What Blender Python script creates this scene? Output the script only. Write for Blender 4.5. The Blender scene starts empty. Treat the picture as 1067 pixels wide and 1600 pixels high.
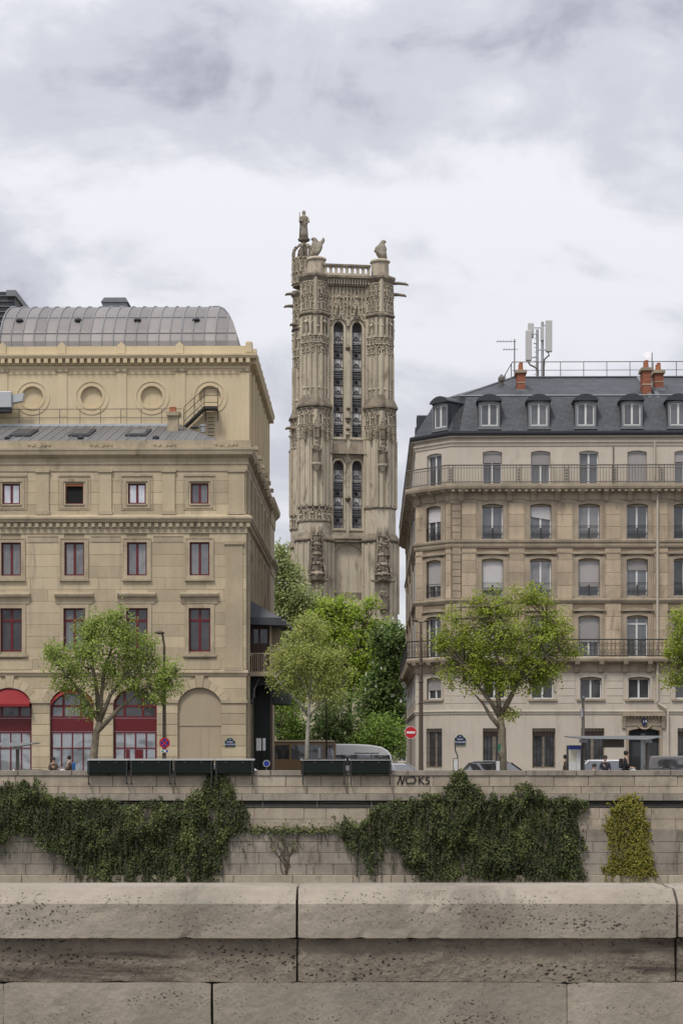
import bpy, bmesh, math, random
from mathutils import Vector, Matrix
from mathutils.geometry import tessellate_polygon

random.seed(7)
SC = bpy.context.scene
COL = SC.collection
R = math.radians
# ------------------------------------------------------------------ camera
F, CX, HY, EYE = 2900.0, 533.5, 1180.0, 1.9      # focal length in pixels, street axis, horizon line, eye height
cam_d = bpy.data.cameras.new('camera'); cam = bpy.data.objects.new('camera', cam_d); COL.objects.link(cam)
cam.location = (0, 0, EYE); cam.rotation_euler = (R(90), 0, 0)
cam_d.sensor_fit = 'VERTICAL'; cam_d.sensor_height = 36.0; cam_d.sensor_width = 36.0
cam_d.lens = F / 1600.0 * 36.0
cam_d.shift_y = (HY - 800.0) / 1600.0
cam_d.clip_start = 0.1; cam_d.clip_end = 6000
cam_d.dof.use_dof = True; cam_d.dof.focus_distance = 115; cam_d.dof.aperture_fstop = 13.0
SC.camera = cam
# ------------------------------------------------------------------ sky
SUN_EL, SUN_AZ = R(59), R(210)          # azimuth from +Y (north) clockwise: behind the camera, a little to the left
world = bpy.data.worlds.new('World'); SC.world = world; world.use_nodes = True
def build_sky():
    nt = world.node_tree; N = nt.nodes; L = nt.links; N.clear()
    out = N.new('ShaderNodeOutputWorld')
    sky = N.new('ShaderNodeTexSky'); sky.sky_type = 'NISHITA'; sky.sun_disc = False
    sky.sun_elevation = SUN_EL; sky.sun_rotation = SUN_AZ
    bg1 = N.new('ShaderNodeBackground'); bg1.inputs['Strength'].default_value = 0.10
    L.new(sky.outputs[0], bg1.inputs['Color'])
    tc = N.new('ShaderNodeTexCoord'); sep = N.new('ShaderNodeSeparateXYZ'); L.new(tc.outputs['Generated'], sep.inputs[0])
    def math_(op, a, b=None, clamp=False):
        m = N.new('ShaderNodeMath'); m.operation = op; m.use_clamp = clamp
        for i, v in enumerate((a, b)):
            if v is None: continue
            if isinstance(v, (int, float)): m.inputs[i].default_value = v
            else: L.new(v, m.inputs[i])
        return m.outputs[0]
    # soft cloud masses, flattened a little so they lie in banks
    com = N.new('ShaderNodeCombineXYZ'); L.new(sep.outputs['X'], com.inputs[0]); L.new(sep.outputs['Y'], com.inputs[1])
    L.new(math_('MULTIPLY', math_('MAXIMUM', sep.outputs['Z'], -0.05), 1.7), com.inputs[2])
    def noise(scale, det, rough, off, dist=0.0, sq=(1, 1, 1)):
        mp = N.new('ShaderNodeMapping'); mp.inputs['Location'].default_value = off; mp.inputs['Scale'].default_value = sq
        L.new(com.outputs[0], mp.inputs[0])
        n = N.new('ShaderNodeTexNoise'); n.inputs['Scale'].default_value = scale; n.inputs['Detail'].default_value = det
        n.inputs['Roughness'].default_value = rough; n.inputs['Distortion'].default_value = dist
        L.new(mp.outputs[0], n.inputs['Vector']); return n.outputs[0]
    big = noise(SKY['s1'], 5, 0.48, SKY['o1'], 0.35)
    med = noise(SKY['s2'], 7, 0.55, SKY['o2'], 0.5)
    fine = noise(SKY['s3'], 8, 0.6, SKY['o3'], 0.2)
    val = math_('ADD', math_('ADD', math_('MULTIPLY', big, 0.6), math_('MULTIPLY', med, 0.33)), math_('MULTIPLY', fine, 0.09))
    ramp = N.new('ShaderNodeValToRGB'); L.new(val, ramp.inputs[0])
    e = ramp.color_ramp; e.interpolation = 'EASE'
    e.elements[0].position = SKY['p'][0]; e.elements[0].color = SKY['dark']
    e.elements[1].position = SKY['p'][2]; e.elements[1].color = SKY['light']
    m = e.elements.new(SKY['p'][1]); m.color = SKY['mid']
    # an overcast sky is brighter overhead than at the horizon
    lift = math_('ADD', math_('MULTIPLY', math_('POWER', math_('MAXIMUM', sep.outputs['Z'], 0.0), 1.6), SKY['zen']), 1.0)
    bg2 = N.new('ShaderNodeBackground'); L.new(ramp.outputs[0], bg2.inputs['Color']); L.new(math_('MULTIPLY', lift, SKY['str']), bg2.inputs['Strength'])
    mix = N.new('ShaderNodeMixShader'); mix.inputs[0].default_value = 0.97
    L.new(bg1.outputs[0], mix.inputs[1]); L.new(bg2.outputs[0], mix.inputs[2]); L.new(mix.outputs[0], out.inputs['Surface'])
SKY = dict(s1=4.6, o1=(0.4768, -8.3287, 6.6505), s2=10.0, o2=(-6.7084, -2.6939, -0.6372), s3=26.0, o3=(-7.881, -6.6556, -4.9646), p=(0.385, 0.475, 0.575),
           dark=(0.345, 0.36, 0.425, 1), mid=(0.565, 0.575, 0.64, 1), light=(0.785, 0.79, 0.835, 1), zen=0.9, str=0.62)
build_sky()
# ------------------------------------------------------------------ sun (veiled)
sd = bpy.data.lights.new('sun', 'SUN'); sd.energy = 1.5; sd.angle = R(12); sd.color = (1.0, 0.95, 0.87)
sun = bpy.data.objects.new('sun', sd); COL.objects.link(sun)
_dir = Vector((math.sin(SUN_AZ) * math.cos(SUN_EL), math.cos(SUN_AZ) * math.cos(SUN_EL), math.sin(SUN_EL)))
sun.rotation_euler = _dir.to_track_quat('Z', 'Y').to_euler(); sun.location = (0, 0, 120)
SC.view_settings.view_transform = 'Standard'; SC.view_settings.look = 'None'
SC.view_settings.exposure = 0.70; SC.view_settings.gamma = 1.0; SC.view_settings.use_curve_mapping = False
SC.cycles.max_bounces = 5; SC.cycles.diffuse_bounces = 3; SC.cycles.glossy_bounces = 3; SC.cycles.transparent_max_bounces = 6
SC.cycles.use_denoising = True

# ------------------------------------------------------------------ materials
def _nt(name):
    m = bpy.data.materials.new(name); m.use_nodes = True
    nt = m.node_tree; return m, nt, nt.nodes, nt.links, nt.nodes['Principled BSDF']
def _mul(N, L, col, fac_out, lo, hi):
    mr = N.new('ShaderNodeMapRange'); mr.inputs[3].default_value = lo; mr.inputs[4].default_value = hi
    L.new(fac_out, mr.inputs[0])
    mx = N.new('ShaderNodeMix'); mx.data_type = 'RGBA'; mx.blend_type = 'MULTIPLY'; mx.inputs[0].default_value = 1.0
    L.new(col, mx.inputs[6]); L.new(mr.outputs[0], mx.inputs[7]); return mx.outputs[2]
def _noise(N, L, pos, scale, det=5, rough=0.55, sq=None, dist=0.0):
    v = pos
    if sq:
        mp = N.new('ShaderNodeMapping'); mp.inputs['Scale'].default_value = sq; L.new(pos, mp.inputs[0]); v = mp.outputs[0]
    n = N.new('ShaderNodeTexNoise'); n.inputs['Scale'].default_value = scale; n.inputs['Detail'].default_value = det
    n.inputs['Roughness'].default_value = rough; n.inputs['Distortion'].default_value = dist
    L.new(v, n.inputs['Vector']); return n.outputs[0]
def stone_mat(name, c1, c2, scale=0.5, bump=0.25, var=0.1, streak=0.25, grain=0.12, rough=0.9, fine=9.0, pits=0.0, pit_scale=20.0, soot=None, soot_pos=(0.56, 0.7), soot_sq=(1, 1, 0.5), stain=None):
    m, nt, N, L, b = _nt(name)
    g = N.new('ShaderNodeNewGeometry'); pos = g.outputs['Position']
    big = _noise(N, L, pos, scale, 6, 0.6)
    rp = N.new('ShaderNodeMapRange'); rp.inputs[1].default_value = 0.35; rp.inputs[2].default_value = 0.65; L.new(big, rp.inputs[0])
    mx = N.new('ShaderNodeMix'); mx.data_type = 'RGBA'; L.new(rp.outputs[0], mx.inputs[0])
    mx.inputs[6].default_value = (*c1, 1); mx.inputs[7].default_value = (*c2, 1)
    col = mx.outputs[2]
    st = _noise(N, L, pos, 1.6, 5, 0.6, (1.6, 1.6, 0.16))
    col = _mul(N, L, col, st, 1.0 + streak, 1.0 - streak)
    fn = _noise(N, L, pos, fine, 6, 0.65)
    col = _mul(N, L, col, fn, 1.0 - grain * 1.6, 1.0 + grain * 1.6)
    oi = N.new('ShaderNodeObjectInfo')
    col = _mul(N, L, col, oi.outputs['Random'], 1.0 - var, 1.0 + var)
    if soot:
        sn = _noise(N, L, pos, 0.9, 7, 0.68, soot_sq, 0.4)
        mr = N.new('ShaderNodeMapRange'); mr.inputs[1].default_value = soot_pos[0]; mr.inputs[2].default_value = soot_pos[1]; L.new(sn, mr.inputs[0])
        m2 = N.new('ShaderNodeMix'); m2.data_type = 'RGBA'; L.new(mr.outputs[0], m2.inputs[0]); L.new(col, m2.inputs[6]); m2.inputs[7].default_value = (*soot, 1)
        col = m2.outputs[2]
    if stain:
        sn = _noise(N, L, pos, 1.1, 6, 0.6, (0.7, 1, 2.0), 0.6)
        mr = N.new('ShaderNodeMapRange'); mr.inputs[1].default_value = 0.62; mr.inputs[2].default_value = 0.78; L.new(sn, mr.inputs[0])
        m3 = N.new('ShaderNodeMix'); m3.data_type = 'RGBA'; L.new(mr.outputs[0], m3.inputs[0]); L.new(col, m3.inputs[6]); m3.inputs[7].default_value = (*stain, 1)
        col = m3.outputs[2]
    h = fn
    if pits:
        wn = N.new('ShaderNodeTexNoise'); wn.inputs['Scale'].default_value = pit_scale*0.7; wn.inputs['Detail'].default_value = 3; L.new(pos, wn.inputs['Vector'])
        wa = N.new('ShaderNodeVectorMath'); wa.operation = 'MULTIPLY_ADD'; L.new(wn.outputs['Color'], wa.inputs[0]); wa.inputs[1].default_value = (0.035, 0.035, 0.02); L.new(pos, wa.inputs[2])
        sc_ = N.new('ShaderNodeMapping'); sc_.inputs['Scale'].default_value = (0.8, 1, 1.25); L.new(wa.outputs[0], sc_.inputs[0])
        vo = N.new('ShaderNodeTexVoronoi'); vo.inputs['Scale'].default_value = pit_scale; L.new(sc_.outputs[0], vo.inputs['Vector'])
        mask = _noise(N, L, pos, 2.0, 4, 0.6, (0.8, 1, 3.5))
        ad = N.new('ShaderNodeMath'); ad.operation = 'MULTIPLY_ADD'; L.new(mask, ad.inputs[0]); ad.inputs[1].default_value = -1.0; ad.inputs[2].default_value = 0.60
        su = N.new('ShaderNodeMath'); su.operation = 'ADD'; L.new(vo.outputs['Distance'], su.inputs[0]); L.new(ad.outputs[0], su.inputs[1])
        mr = N.new('ShaderNodeMapRange'); mr.inputs[1].default_value = 0.16; mr.inputs[2].default_value = 0.30; L.new(su.outputs[0], mr.inputs[0])
        col = _mul(N, L, col, mr.outputs[0], 1.0 - pits, 1.0)
        mm = N.new('ShaderNodeMath'); mm.operation = 'MULTIPLY_ADD'; L.new(mr.outputs[0], mm.inputs[0]); mm.inputs[1].default_value = 1.5; L.new(fn, mm.inputs[2]); h = mm.outputs[0]
    bp = N.new('ShaderNodeBump'); bp.inputs['Strength'].default_value = bump; bp.inputs['Distance'].default_value = 0.05
    L.new(h, bp.inputs['Height']); L.new(bp.outputs[0], b.inputs['Normal'])
    L.new(col, b.inputs['Base Color']); b.inputs['Roughness'].default_value = rough; b.inputs['Specular IOR Level'].default_value = 0.25
    return m
def paint_mat(name, c, rough=0.5, metal=0.0, grain=0.1, scale=4.0, var=0.0, coat=0.0, bump=0.0, spec=0.5):
    m, nt, N, L, b = _nt(name)
    g = N.new('ShaderNodeNewGeometry'); rgb = N.new('ShaderNodeRGB'); rgb.outputs[0].default_value = (*c, 1)
    n = _noise(N, L, g.outputs['Position'], scale, 5, 0.6)
    col = _mul(N, L, rgb.outputs[0], n, 1 - grain * 1.6, 1 + grain * 1.6)
    if var:
        oi = N.new('ShaderNodeObjectInfo'); col = _mul(N, L, col, oi.outputs['Random'], 1 - var, 1 + var)
    L.new(col, b.inputs['Base Color']); b.inputs['Roughness'].default_value = rough; b.inputs['Metallic'].default_value = metal
    b.inputs['Coat Weight'].default_value = coat; b.inputs['Specular IOR Level'].default_value = spec
    if bump:
        bp = N.new('ShaderNodeBump'); bp.inputs['Strength'].default_value = bump; bp.inputs['Distance'].default_value = 0.02
        L.new(n, bp.inputs['Height']); L.new(bp.outputs[0], b.inputs['Normal'])
    return m
def leaf_mat(name, cols, trans=0.3, patch=0.25):
    m, nt, N, L, b = _nt(name)
    g = N.new('ShaderNodeNewGeometry')
    rp = N.new('ShaderNodeValToRGB'); e = rp.color_ramp; e.elements[0].color = (*cols[0], 1); e.elements[1].color = (*cols[-1], 1)
    for i, c in enumerate(cols[1:-1]):
        x = e.elements.new((i + 1) / (len(cols) - 1)); x.color = (*c, 1)
    L.new(g.outputs['Random Per Island'], rp.inputs[0])
    n = _noise(N, L, g.outputs['Position'], 1.1, 3, 0.5)
    col = _mul(N, L, rp.outputs[0], n, 1 - patch * 1.8, 1 + patch * 1.8)
    L.new(col, b.inputs['Base Color']); b.inputs['Roughness'].default_value = 0.6; b.inputs['Specular IOR Level'].default_value = 0.3
    t = N.new('ShaderNodeBsdfTranslucent'); L.new(col, t.inputs['Color'])
    mx = N.new('ShaderNodeMixShader'); mx.inputs[0].default_value = trans
    L.new(b.outputs[0], mx.inputs[1]); L.new(t.outputs[0], mx.inputs[2]); L.new(mx.outputs[0], N['Material Output'].inputs['Surface'])
    return m
def glass_mat(name, c1, c2, gloss=0.25, rough=0.06, wav=0.6):
    # window glass with a room, curtain or reflected sky painted into its base colour
    m, nt, N, L, b = _nt(name)
    g = N.new('ShaderNodeNewGeometry'); oi = N.new('ShaderNodeObjectInfo')
    mx = N.new('ShaderNodeMix'); mx.data_type = 'RGBA'; L.new(oi.outputs['Random'], mx.inputs[0])
    mx.inputs[6].default_value = (*c1, 1); mx.inputs[7].default_value = (*c2, 1)
    n = _noise(N, L, g.outputs['Position'], 3.0, 3, 0.5, (3.0, 3.0, 0.35))
    col = _mul(N, L, mx.outputs[2], n, 0.6, 1.4)
    L.new(col, b.inputs['Base Color']); b.inputs['Roughness'].default_value = 0.6
    gl = N.new('ShaderNodeBsdfGlossy'); gl.inputs['Roughness'].default_value = rough; gl.inputs['Color'].default_value = (0.9, 0.92, 0.95, 1)
    n2 = _noise(N, L, g.outputs['Position'], wav, 2, 0.5)
    bp = N.new('ShaderNodeBump'); bp.inputs['Strength'].default_value = 0.12; bp.inputs['Distance'].default_value = 0.3; L.new(n2, bp.inputs['Height']); L.new(bp.outputs[0], gl.inputs['Normal'])
    ms = N.new('ShaderNodeMixShader'); ms.inputs[0].default_value = gloss
    L.new(b.outputs[0], ms.inputs[1]); L.new(gl.outputs[0], ms.inputs[2]); L.new(ms.outputs[0], N['Material Output'].inputs['Surface'])
    return m
M = {}
M['theatre'] = stone_mat('theatre_stone', (0.50, 0.415, 0.285), (0.41, 0.34, 0.235), 0.35, 0.2, 0.15, 0.16, 0.07, soot=(0.27, 0.22, 0.16), soot_pos=(0.56, 0.80), soot_sq=(1.3, 1.3, 0.22))
M['theatre_trim'] = stone_mat('theatre_trim_stone', (0.45, 0.375, 0.265), (0.34, 0.285, 0.20), 0.8, 0.25, 0.05, 0.22, 0.1, soot=(0.17, 0.14, 0.10), soot_pos=(0.55, 0.78), soot_sq=(1.0, 1.0, 0.5))
M['mortar'] = stone_mat('mortar', (0.34, 0.28, 0.195), (0.30, 0.245, 0.17), 0.8, 0.1, 0.0, 0.1, 0.08)
M['theatre_plaster'] = stone_mat('ochre_plaster', (0.61, 0.505, 0.335), (0.55, 0.455, 0.30), 0.3, 0.08, 0.02, 0.10, 0.04, soot=(0.38, 0.31, 0.21), soot_pos=(0.56, 0.85), soot_sq=(1.6, 1.6, 0.2))
M['blank'] = stone_mat('pale_render', (0.40, 0.33, 0.235), (0.36, 0.30, 0.215), 0.5, 0.06, 0.03, 0.08, 0.04)
M['haus'] = stone_mat('brown_limestone', (0.48, 0.385, 0.275), (0.36, 0.29, 0.21), 0.55, 0.25, 0.14, 0.22, 0.1, soot=(0.18, 0.14, 0.105), soot_pos=(0.56, 0.78), soot_sq=(1.2, 1.2, 0.4))
M['haus_trim'] = stone_mat('grey_limestone', (0.39, 0.32, 0.235), (0.27, 0.22, 0.165), 0.9, 0.25, 0.05, 0.3, 0.1)
M['haus_cream'] = stone_mat('cream_render', (0.53, 0.47, 0.39), (0.475, 0.42, 0.35), 0.5, 0.08, 0.04, 0.12, 0.04, soot=(0.33, 0.28, 0.22), soot_pos=(0.56, 0.8), soot_sq=(1.4, 1.4, 0.3))
M['haus_mortar'] = stone_mat('joint_mortar', (0.22, 0.17, 0.12), (0.19, 0.15, 0.11), 0.8, 0.1, 0.0, 0.1, 0.08)
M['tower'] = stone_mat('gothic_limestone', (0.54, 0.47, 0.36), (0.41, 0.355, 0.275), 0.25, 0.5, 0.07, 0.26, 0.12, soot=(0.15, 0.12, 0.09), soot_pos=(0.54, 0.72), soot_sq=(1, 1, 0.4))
M['tower_dark'] = stone_mat('soot_and_shade_stone', (0.29, 0.245, 0.185), (0.14, 0.115, 0.09), 0.7, 0.6, 0.1, 0.25, 0.2)  # soot tone, also used as painted recess shade behind the carved bands
M['louvre_light'] = stone_mat('pale_louvre_stone', (0.66, 0.64, 0.62), (0.52, 0.505, 0.50), 1.5, 0.3, 0.08, 0.2, 0.15)
M['louvre_dark'] = stone_mat('slate_louvre', (0.15, 0.145, 0.155), (0.10, 0.095, 0.10), 1.5, 0.3, 0.15, 0.2, 0.15)
M['statue'] = stone_mat('grey_statue_stone', (0.34, 0.30, 0.24), (0.22, 0.195, 0.155), 1.5, 0.4, 0.05, 0.25, 0.15)
M['quay'] = stone_mat('quay_limestone', (0.42, 0.355, 0.275), (0.31, 0.26, 0.20), 0.6, 0.35, 0.06, 0.28, 0.14, soot=(0.13, 0.11, 0.085), soot_pos=(0.54, 0.74), soot_sq=(0.7, 1, 0.8))
M['quay_grey'] = stone_mat('quay_grey_stone', (0.32, 0.28, 0.23), (0.23, 0.20, 0.165), 0.7, 0.35, 0.08, 0.3, 0.14, soot=(0.11, 0.095, 0.075), soot_pos=(0.54, 0.74), soot_sq=(1.2, 1, 0.5))
M['quay_joint'] = stone_mat('quay_joint', (0.27, 0.23, 0.175), (0.20, 0.17, 0.13), 0.8, 0.2, 0.0, 0.1, 0.1)
M['parapet'] = stone_mat('travertine', (0.335, 0.293, 0.238), (0.205, 0.178, 0.142), 1.5, 0.3, 0.06, 0.10, 0.10, fine=26, pits=0.85, pit_scale=58, soot=(0.13, 0.11, 0.09), soot_pos=(0.58, 0.78), soot_sq=(2.4, 1, 1.2), stain=(0.13, 0.155, 0.14))
M['parapet_eroded'] = stone_mat('eroded_travertine', (0.24, 0.205, 0.16), (0.17, 0.145, 0.115), 1.6, 0.8, 0.05, 0.05, 0.25, fine=18, pits=0.8, pit_scale=44, soot=(0.07, 0.055, 0.045), soot_pos=(0.54, 0.66), soot_sq=(0.8, 1, 7.0))
M['joint_black'] = stone_mat('deep_joint', (0.035, 0.028, 0.022), (0.05, 0.04, 0.03), 2, 0.2, 0, 0, 0.1)
M['zinc'] = paint_mat('zinc_sheet', (0.135, 0.13, 0.132), 0.55, 0.15, 0.16, 1.5, 0.14)
M['zinc_seam'] = paint_mat('zinc_seam', (0.30, 0.30, 0.30), 0.5, 0.3, 0.1, 2)
M['dome_zinc'] = paint_mat('dome_zinc', (0.20, 0.185, 0.178), 0.55, 0.1, 0.12, 1.2, 0.2)
M['lead'] = paint_mat('grey_metal', (0.19, 0.20, 0.21), 0.5, 0.4, 0.12, 2)
M['slate'] = paint_mat('slate', (0.052, 0.056, 0.065), 0.55, 0.0, 0.18, 1.6, 0.2, spec=0.4)
M['slate_dark'] = paint_mat('lead_flashing', (0.035, 0.037, 0.045), 0.5, 0.1, 0.15, 3)
M['red'] = paint_mat('oxblood_joinery', (0.115, 0.007, 0.011), 0.45, 0, 0.08, 3)
M['red_awning'] = paint_mat('red_canvas', (0.22, 0.012, 0.016), 0.8, 0, 0.1, 5)
M['white'] = paint_mat('white_joinery', (0.66, 0.65, 0.64), 0.5, 0, 0.05, 3)
M['shutter'] = paint_mat('grey_shutter', (0.36, 0.34, 0.33), 0.6, 0, 0.06, 3, 0.2)
M['blind'] = paint_mat('pale_blind', (0.55, 0.53, 0.53), 0.7, 0, 0.04, 2, 0.1)
M['iron'] = paint_mat('wrought_iron', (0.035, 0.033, 0.032), 0.55, 0.2, 0.1, 6)
M['iron_grey'] = paint_mat('weathered_iron', (0.13, 0.115, 0.10), 0.6, 0.2, 0.12, 4)
M['steel'] = paint_mat('galvanised_steel', (0.38, 0.39, 0.39), 0.45, 0.6, 0.08, 4)
M['brown_pole'] = paint_mat('brown_painted_steel', (0.085, 0.062, 0.045), 0.5, 0.1, 0.1, 4)
M['brick'] = paint_mat('red_brick', (0.27, 0.09, 0.05), 0.9, 0, 0.18, 5, 0.15)
M['terracotta'] = paint_mat('terracotta', (0.33, 0.12, 0.06), 0.85, 0, 0.12, 6)
M['box_green'] = paint_mat('bottle_green_paint', (0.008, 0.013, 0.011), 0.75, 0, 0.3, 3, 0.2, spec=0.2)
M['box_lid'] = paint_mat('zinc_lid', (0.32, 0.32, 0.31), 0.55, 0.2, 0.12, 4)
M['dark_green'] = paint_mat('dark_green_paint', (0.010, 0.018, 0.014), 0.5, 0, 0.15, 3)
M['dark_wood'] = paint_mat('dark_brown_wood', (0.055, 0.028, 0.022), 0.6, 0, 0.2, 4)
M['glass_grey'] = glass_mat('curtained_glass', (0.07, 0.067, 0.065), (0.19, 0.175, 0.165), 0.15)
M['glass_bright'] = glass_mat('painted_sky_glass', (0.5, 0.5, 0.52), (0.6, 0.6, 0.62), 0.35)  # pale base colour stands in for the sky's reflection
M['glass_dark'] = glass_mat('dark_glass', (0.015, 0.015, 0.017), (0.045, 0.043, 0.045), 0.06)
M['glass_mid'] = glass_mat('dim_glass', (0.03, 0.032, 0.035), (0.13, 0.135, 0.14), 0.10)
M['glass_frost'] = glass_mat('shop_glass', (0.16, 0.185, 0.20), (0.22, 0.24, 0.25), 0.2)
M['black'] = paint_mat('black_void', (0.006, 0.006, 0.006), 0.9, 0, 0.1, 3)
M['asphalt'] = stone_mat('asphalt', (0.055, 0.055, 0.056), (0.042, 0.042, 0.044), 0.4, 0.3, 0.0, 0.02, 0.2, fine=40)
M['pavement'] = stone_mat('pavement_stone', (0.24, 0.225, 0.205), (0.19, 0.18, 0.165), 0.5, 0.2, 0.1, 0.03, 0.12, fine=20)
M['bark'] = stone_mat('plane_bark', (0.13, 0.105, 0.075), (0.23, 0.20, 0.145), 3.0, 0.5, 0.0, 0.15, 0.25)
M['bark_dark'] = stone_mat('dark_bark', (0.06, 0.05, 0.037), (0.10, 0.08, 0.06), 3.0, 0.5, 0.0, 0.15, 0.25)
M['bark_pale'] = stone_mat('pale_bark', (0.27, 0.25, 0.20), (0.36, 0.34, 0.28), 3.0, 0.4, 0.0, 0.15, 0.2)
M['leaf_plane'] = leaf_mat('plane_leaf', [(0.19, 0.26, 0.05), (0.27, 0.35, 0.07), (0.35, 0.43, 0.095)], 0.45)
M['leaf_plane2'] = leaf_mat('plane_leaf_yellow', [(0.2, 0.255, 0.03), (0.29, 0.35, 0.045), (0.38, 0.43, 0.065)], 0.45)
M['leaf_pale'] = leaf_mat('pale_leaf', [(0.24, 0.29, 0.11), (0.34, 0.39, 0.15), (0.43, 0.47, 0.2)], 0.45)
M['leaf_young'] = leaf_mat('young_leaf', [(0.27, 0.31, 0.08), (0.37, 0.41, 0.11), (0.46, 0.48, 0.15)], 0.45)
M['leaf_bright'] = leaf_mat('bright_leaf', [(0.19, 0.28, 0.03), (0.3, 0.4, 0.045), (0.4, 0.51, 0.065)], 0.45)
M['leaf_chestnut'] = leaf_mat('chestnut_leaf', [(0.06, 0.1, 0.025), (0.11, 0.17, 0.04), (0.19, 0.26, 0.07)], 0.35)
M['leaf_shrub'] = leaf_mat('shrub_leaf', [(0.1, 0.17, 0.03), (0.2, 0.3, 0.05), (0.3, 0.42, 0.08)], 0.4)
M['blossom'] = paint_mat('cream_blossom', (0.55, 0.52, 0.44), 0.8, 0, 0.1, 4)
M['leaf_ivy'] = leaf_mat('ivy_leaf', [(0.014, 0.02, 0.006), (0.03, 0.042, 0.01), (0.055, 0.07, 0.018), (0.11, 0.125, 0.04)], 0.2, 0.4)
M['leaf_ivy2'] = leaf_mat('ivy_leaf_light', [(0.03, 0.042, 0.01), (0.06, 0.08, 0.018), (0.11, 0.13, 0.035), (0.2, 0.21, 0.07)], 0.25, 0.4)
M['leaf_yellow'] = leaf_mat('yellow_leaf', [(0.15, 0.14, 0.018), (0.22, 0.2, 0.025), (0.3, 0.26, 0.04), (0.12, 0.15, 0.025)], 0.3, 0.3)
M['vine_stem'] = stone_mat('vine_stem', (0.085, 0.065, 0.048), (0.12, 0.095, 0.07), 3, 0.3, 0, 0.1, 0.2)
M['tyre'] = paint_mat('tyre_rubber', (0.02, 0.02, 0.02), 0.85, 0, 0.1, 8)
M['car_white'] = paint_mat('white_car_paint', (0.68, 0.68, 0.69), 0.25, 0, 0.03, 2, coat=0.6)
M['car_grey'] = paint_mat('grey_car_paint', (0.19, 0.185, 0.185), 0.3, 0.3, 0.05, 2, coat=0.6)
M['car_silver'] = paint_mat('silver_car_paint', (0.45, 0.455, 0.47), 0.3, 0.5, 0.04, 2, coat=0.6)
M['car_dark'] = paint_mat('dark_car_paint', (0.03, 0.032, 0.034), 0.25, 0.2, 0.05, 2, coat=0.6)
M['coach'] = paint_mat('bronze_coach_paint', (0.30, 0.205, 0.11), 0.35, 0.3, 0.06, 2, coat=0.4)
M['car_glass'] = glass_mat('car_glass', (0.01, 0.01, 0.013), (0.03, 0.03, 0.035), 0.2, 0.05)
M['sign_red'] = paint_mat('sign_red', (0.50, 0.012, 0.02), 0.4, 0, 0.04, 6)
M['sign_blue'] = paint_mat('sign_blue', (0.012, 0.028, 0.23), 0.4, 0, 0.04, 6)
M['sign_white'] = paint_mat('sign_white', (0.72, 0.72, 0.72), 0.45, 0, 0.04, 6)
M['sign_green'] = paint_mat('sign_green', (0.015, 0.14, 0.07), 0.45, 0, 0.04, 6)
M['enamel'] = paint_mat('enamel_blue', (0.01, 0.018, 0.075), 0.35, 0, 0.05, 6)
M['paper'] = paint_mat('timetable_paper', (0.5, 0.5, 0.5), 0.8, 0, 0.15, 9)
M['map_paper'] = paint_mat('map_paper', (0.42, 0.41, 0.33), 0.8, 0, 0.25, 14)
M['graffiti'] = paint_mat('graffiti_paint', (0.02, 0.014, 0.014), 0.7, 0, 0.3, 20)
M['skin'] = paint_mat('skin', (0.42, 0.26, 0.19), 0.6, 0, 0.05, 10)
M['cloth_black'] = paint_mat('black_cloth', (0.014, 0.014, 0.018), 0.9, 0, 0.15, 12)
M['cloth_navy'] = paint_mat('navy_cloth', (0.016, 0.018, 0.032), 0.9, 0, 0.15, 12)
M['cloth_brown'] = paint_mat('brown_cloth', (0.075, 0.05, 0.036), 0.9, 0, 0.15, 12)
M['cloth_blue'] = paint_mat('blue_cloth', (0.015, 0.10, 0.28), 0.8, 0, 0.1, 12)
M['cloth_pale'] = paint_mat('pale_cloth', (0.45, 0.42, 0.43), 0.9, 0, 0.1, 12)
M['hair'] = paint_mat('dark_hair', (0.016, 0.012, 0.010), 0.7, 0, 0.1, 20)
M['unit_grey'] = paint_mat('grey_cabinet', (0.43, 0.45, 0.46), 0.45, 0.2, 0.05, 2)
M['antenna'] = paint_mat('antenna_housing', (0.48, 0.48, 0.46), 0.5, 0, 0.04, 2)
M['soil'] = stone_mat('lawn', (0.045, 0.06, 0.02), (0.06, 0.075, 0.025), 0.5, 0.3, 0, 0, 0.2)
def water_mat():
    m, nt, N, L, b = _nt('river_water')
    g = N.new('ShaderNodeNewGeometry')
    b.inputs['Base Color'].default_value = (0.03, 0.036, 0.026, 1); b.inputs['Roughness'].default_value = 0.08
    n = _noise(N, L, g.outputs['Position'], 1.4, 5, 0.55, (1, 0.5, 1))
    bp = N.new('ShaderNodeBump'); bp.inputs['Strength'].default_value = 0.4; bp.inputs['Distance'].default_value = 0.2
    L.new(n, bp.inputs['Height']); L.new(bp.outputs[0], b.inputs['Normal']); return m
M['water'] = water_mat()

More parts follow.
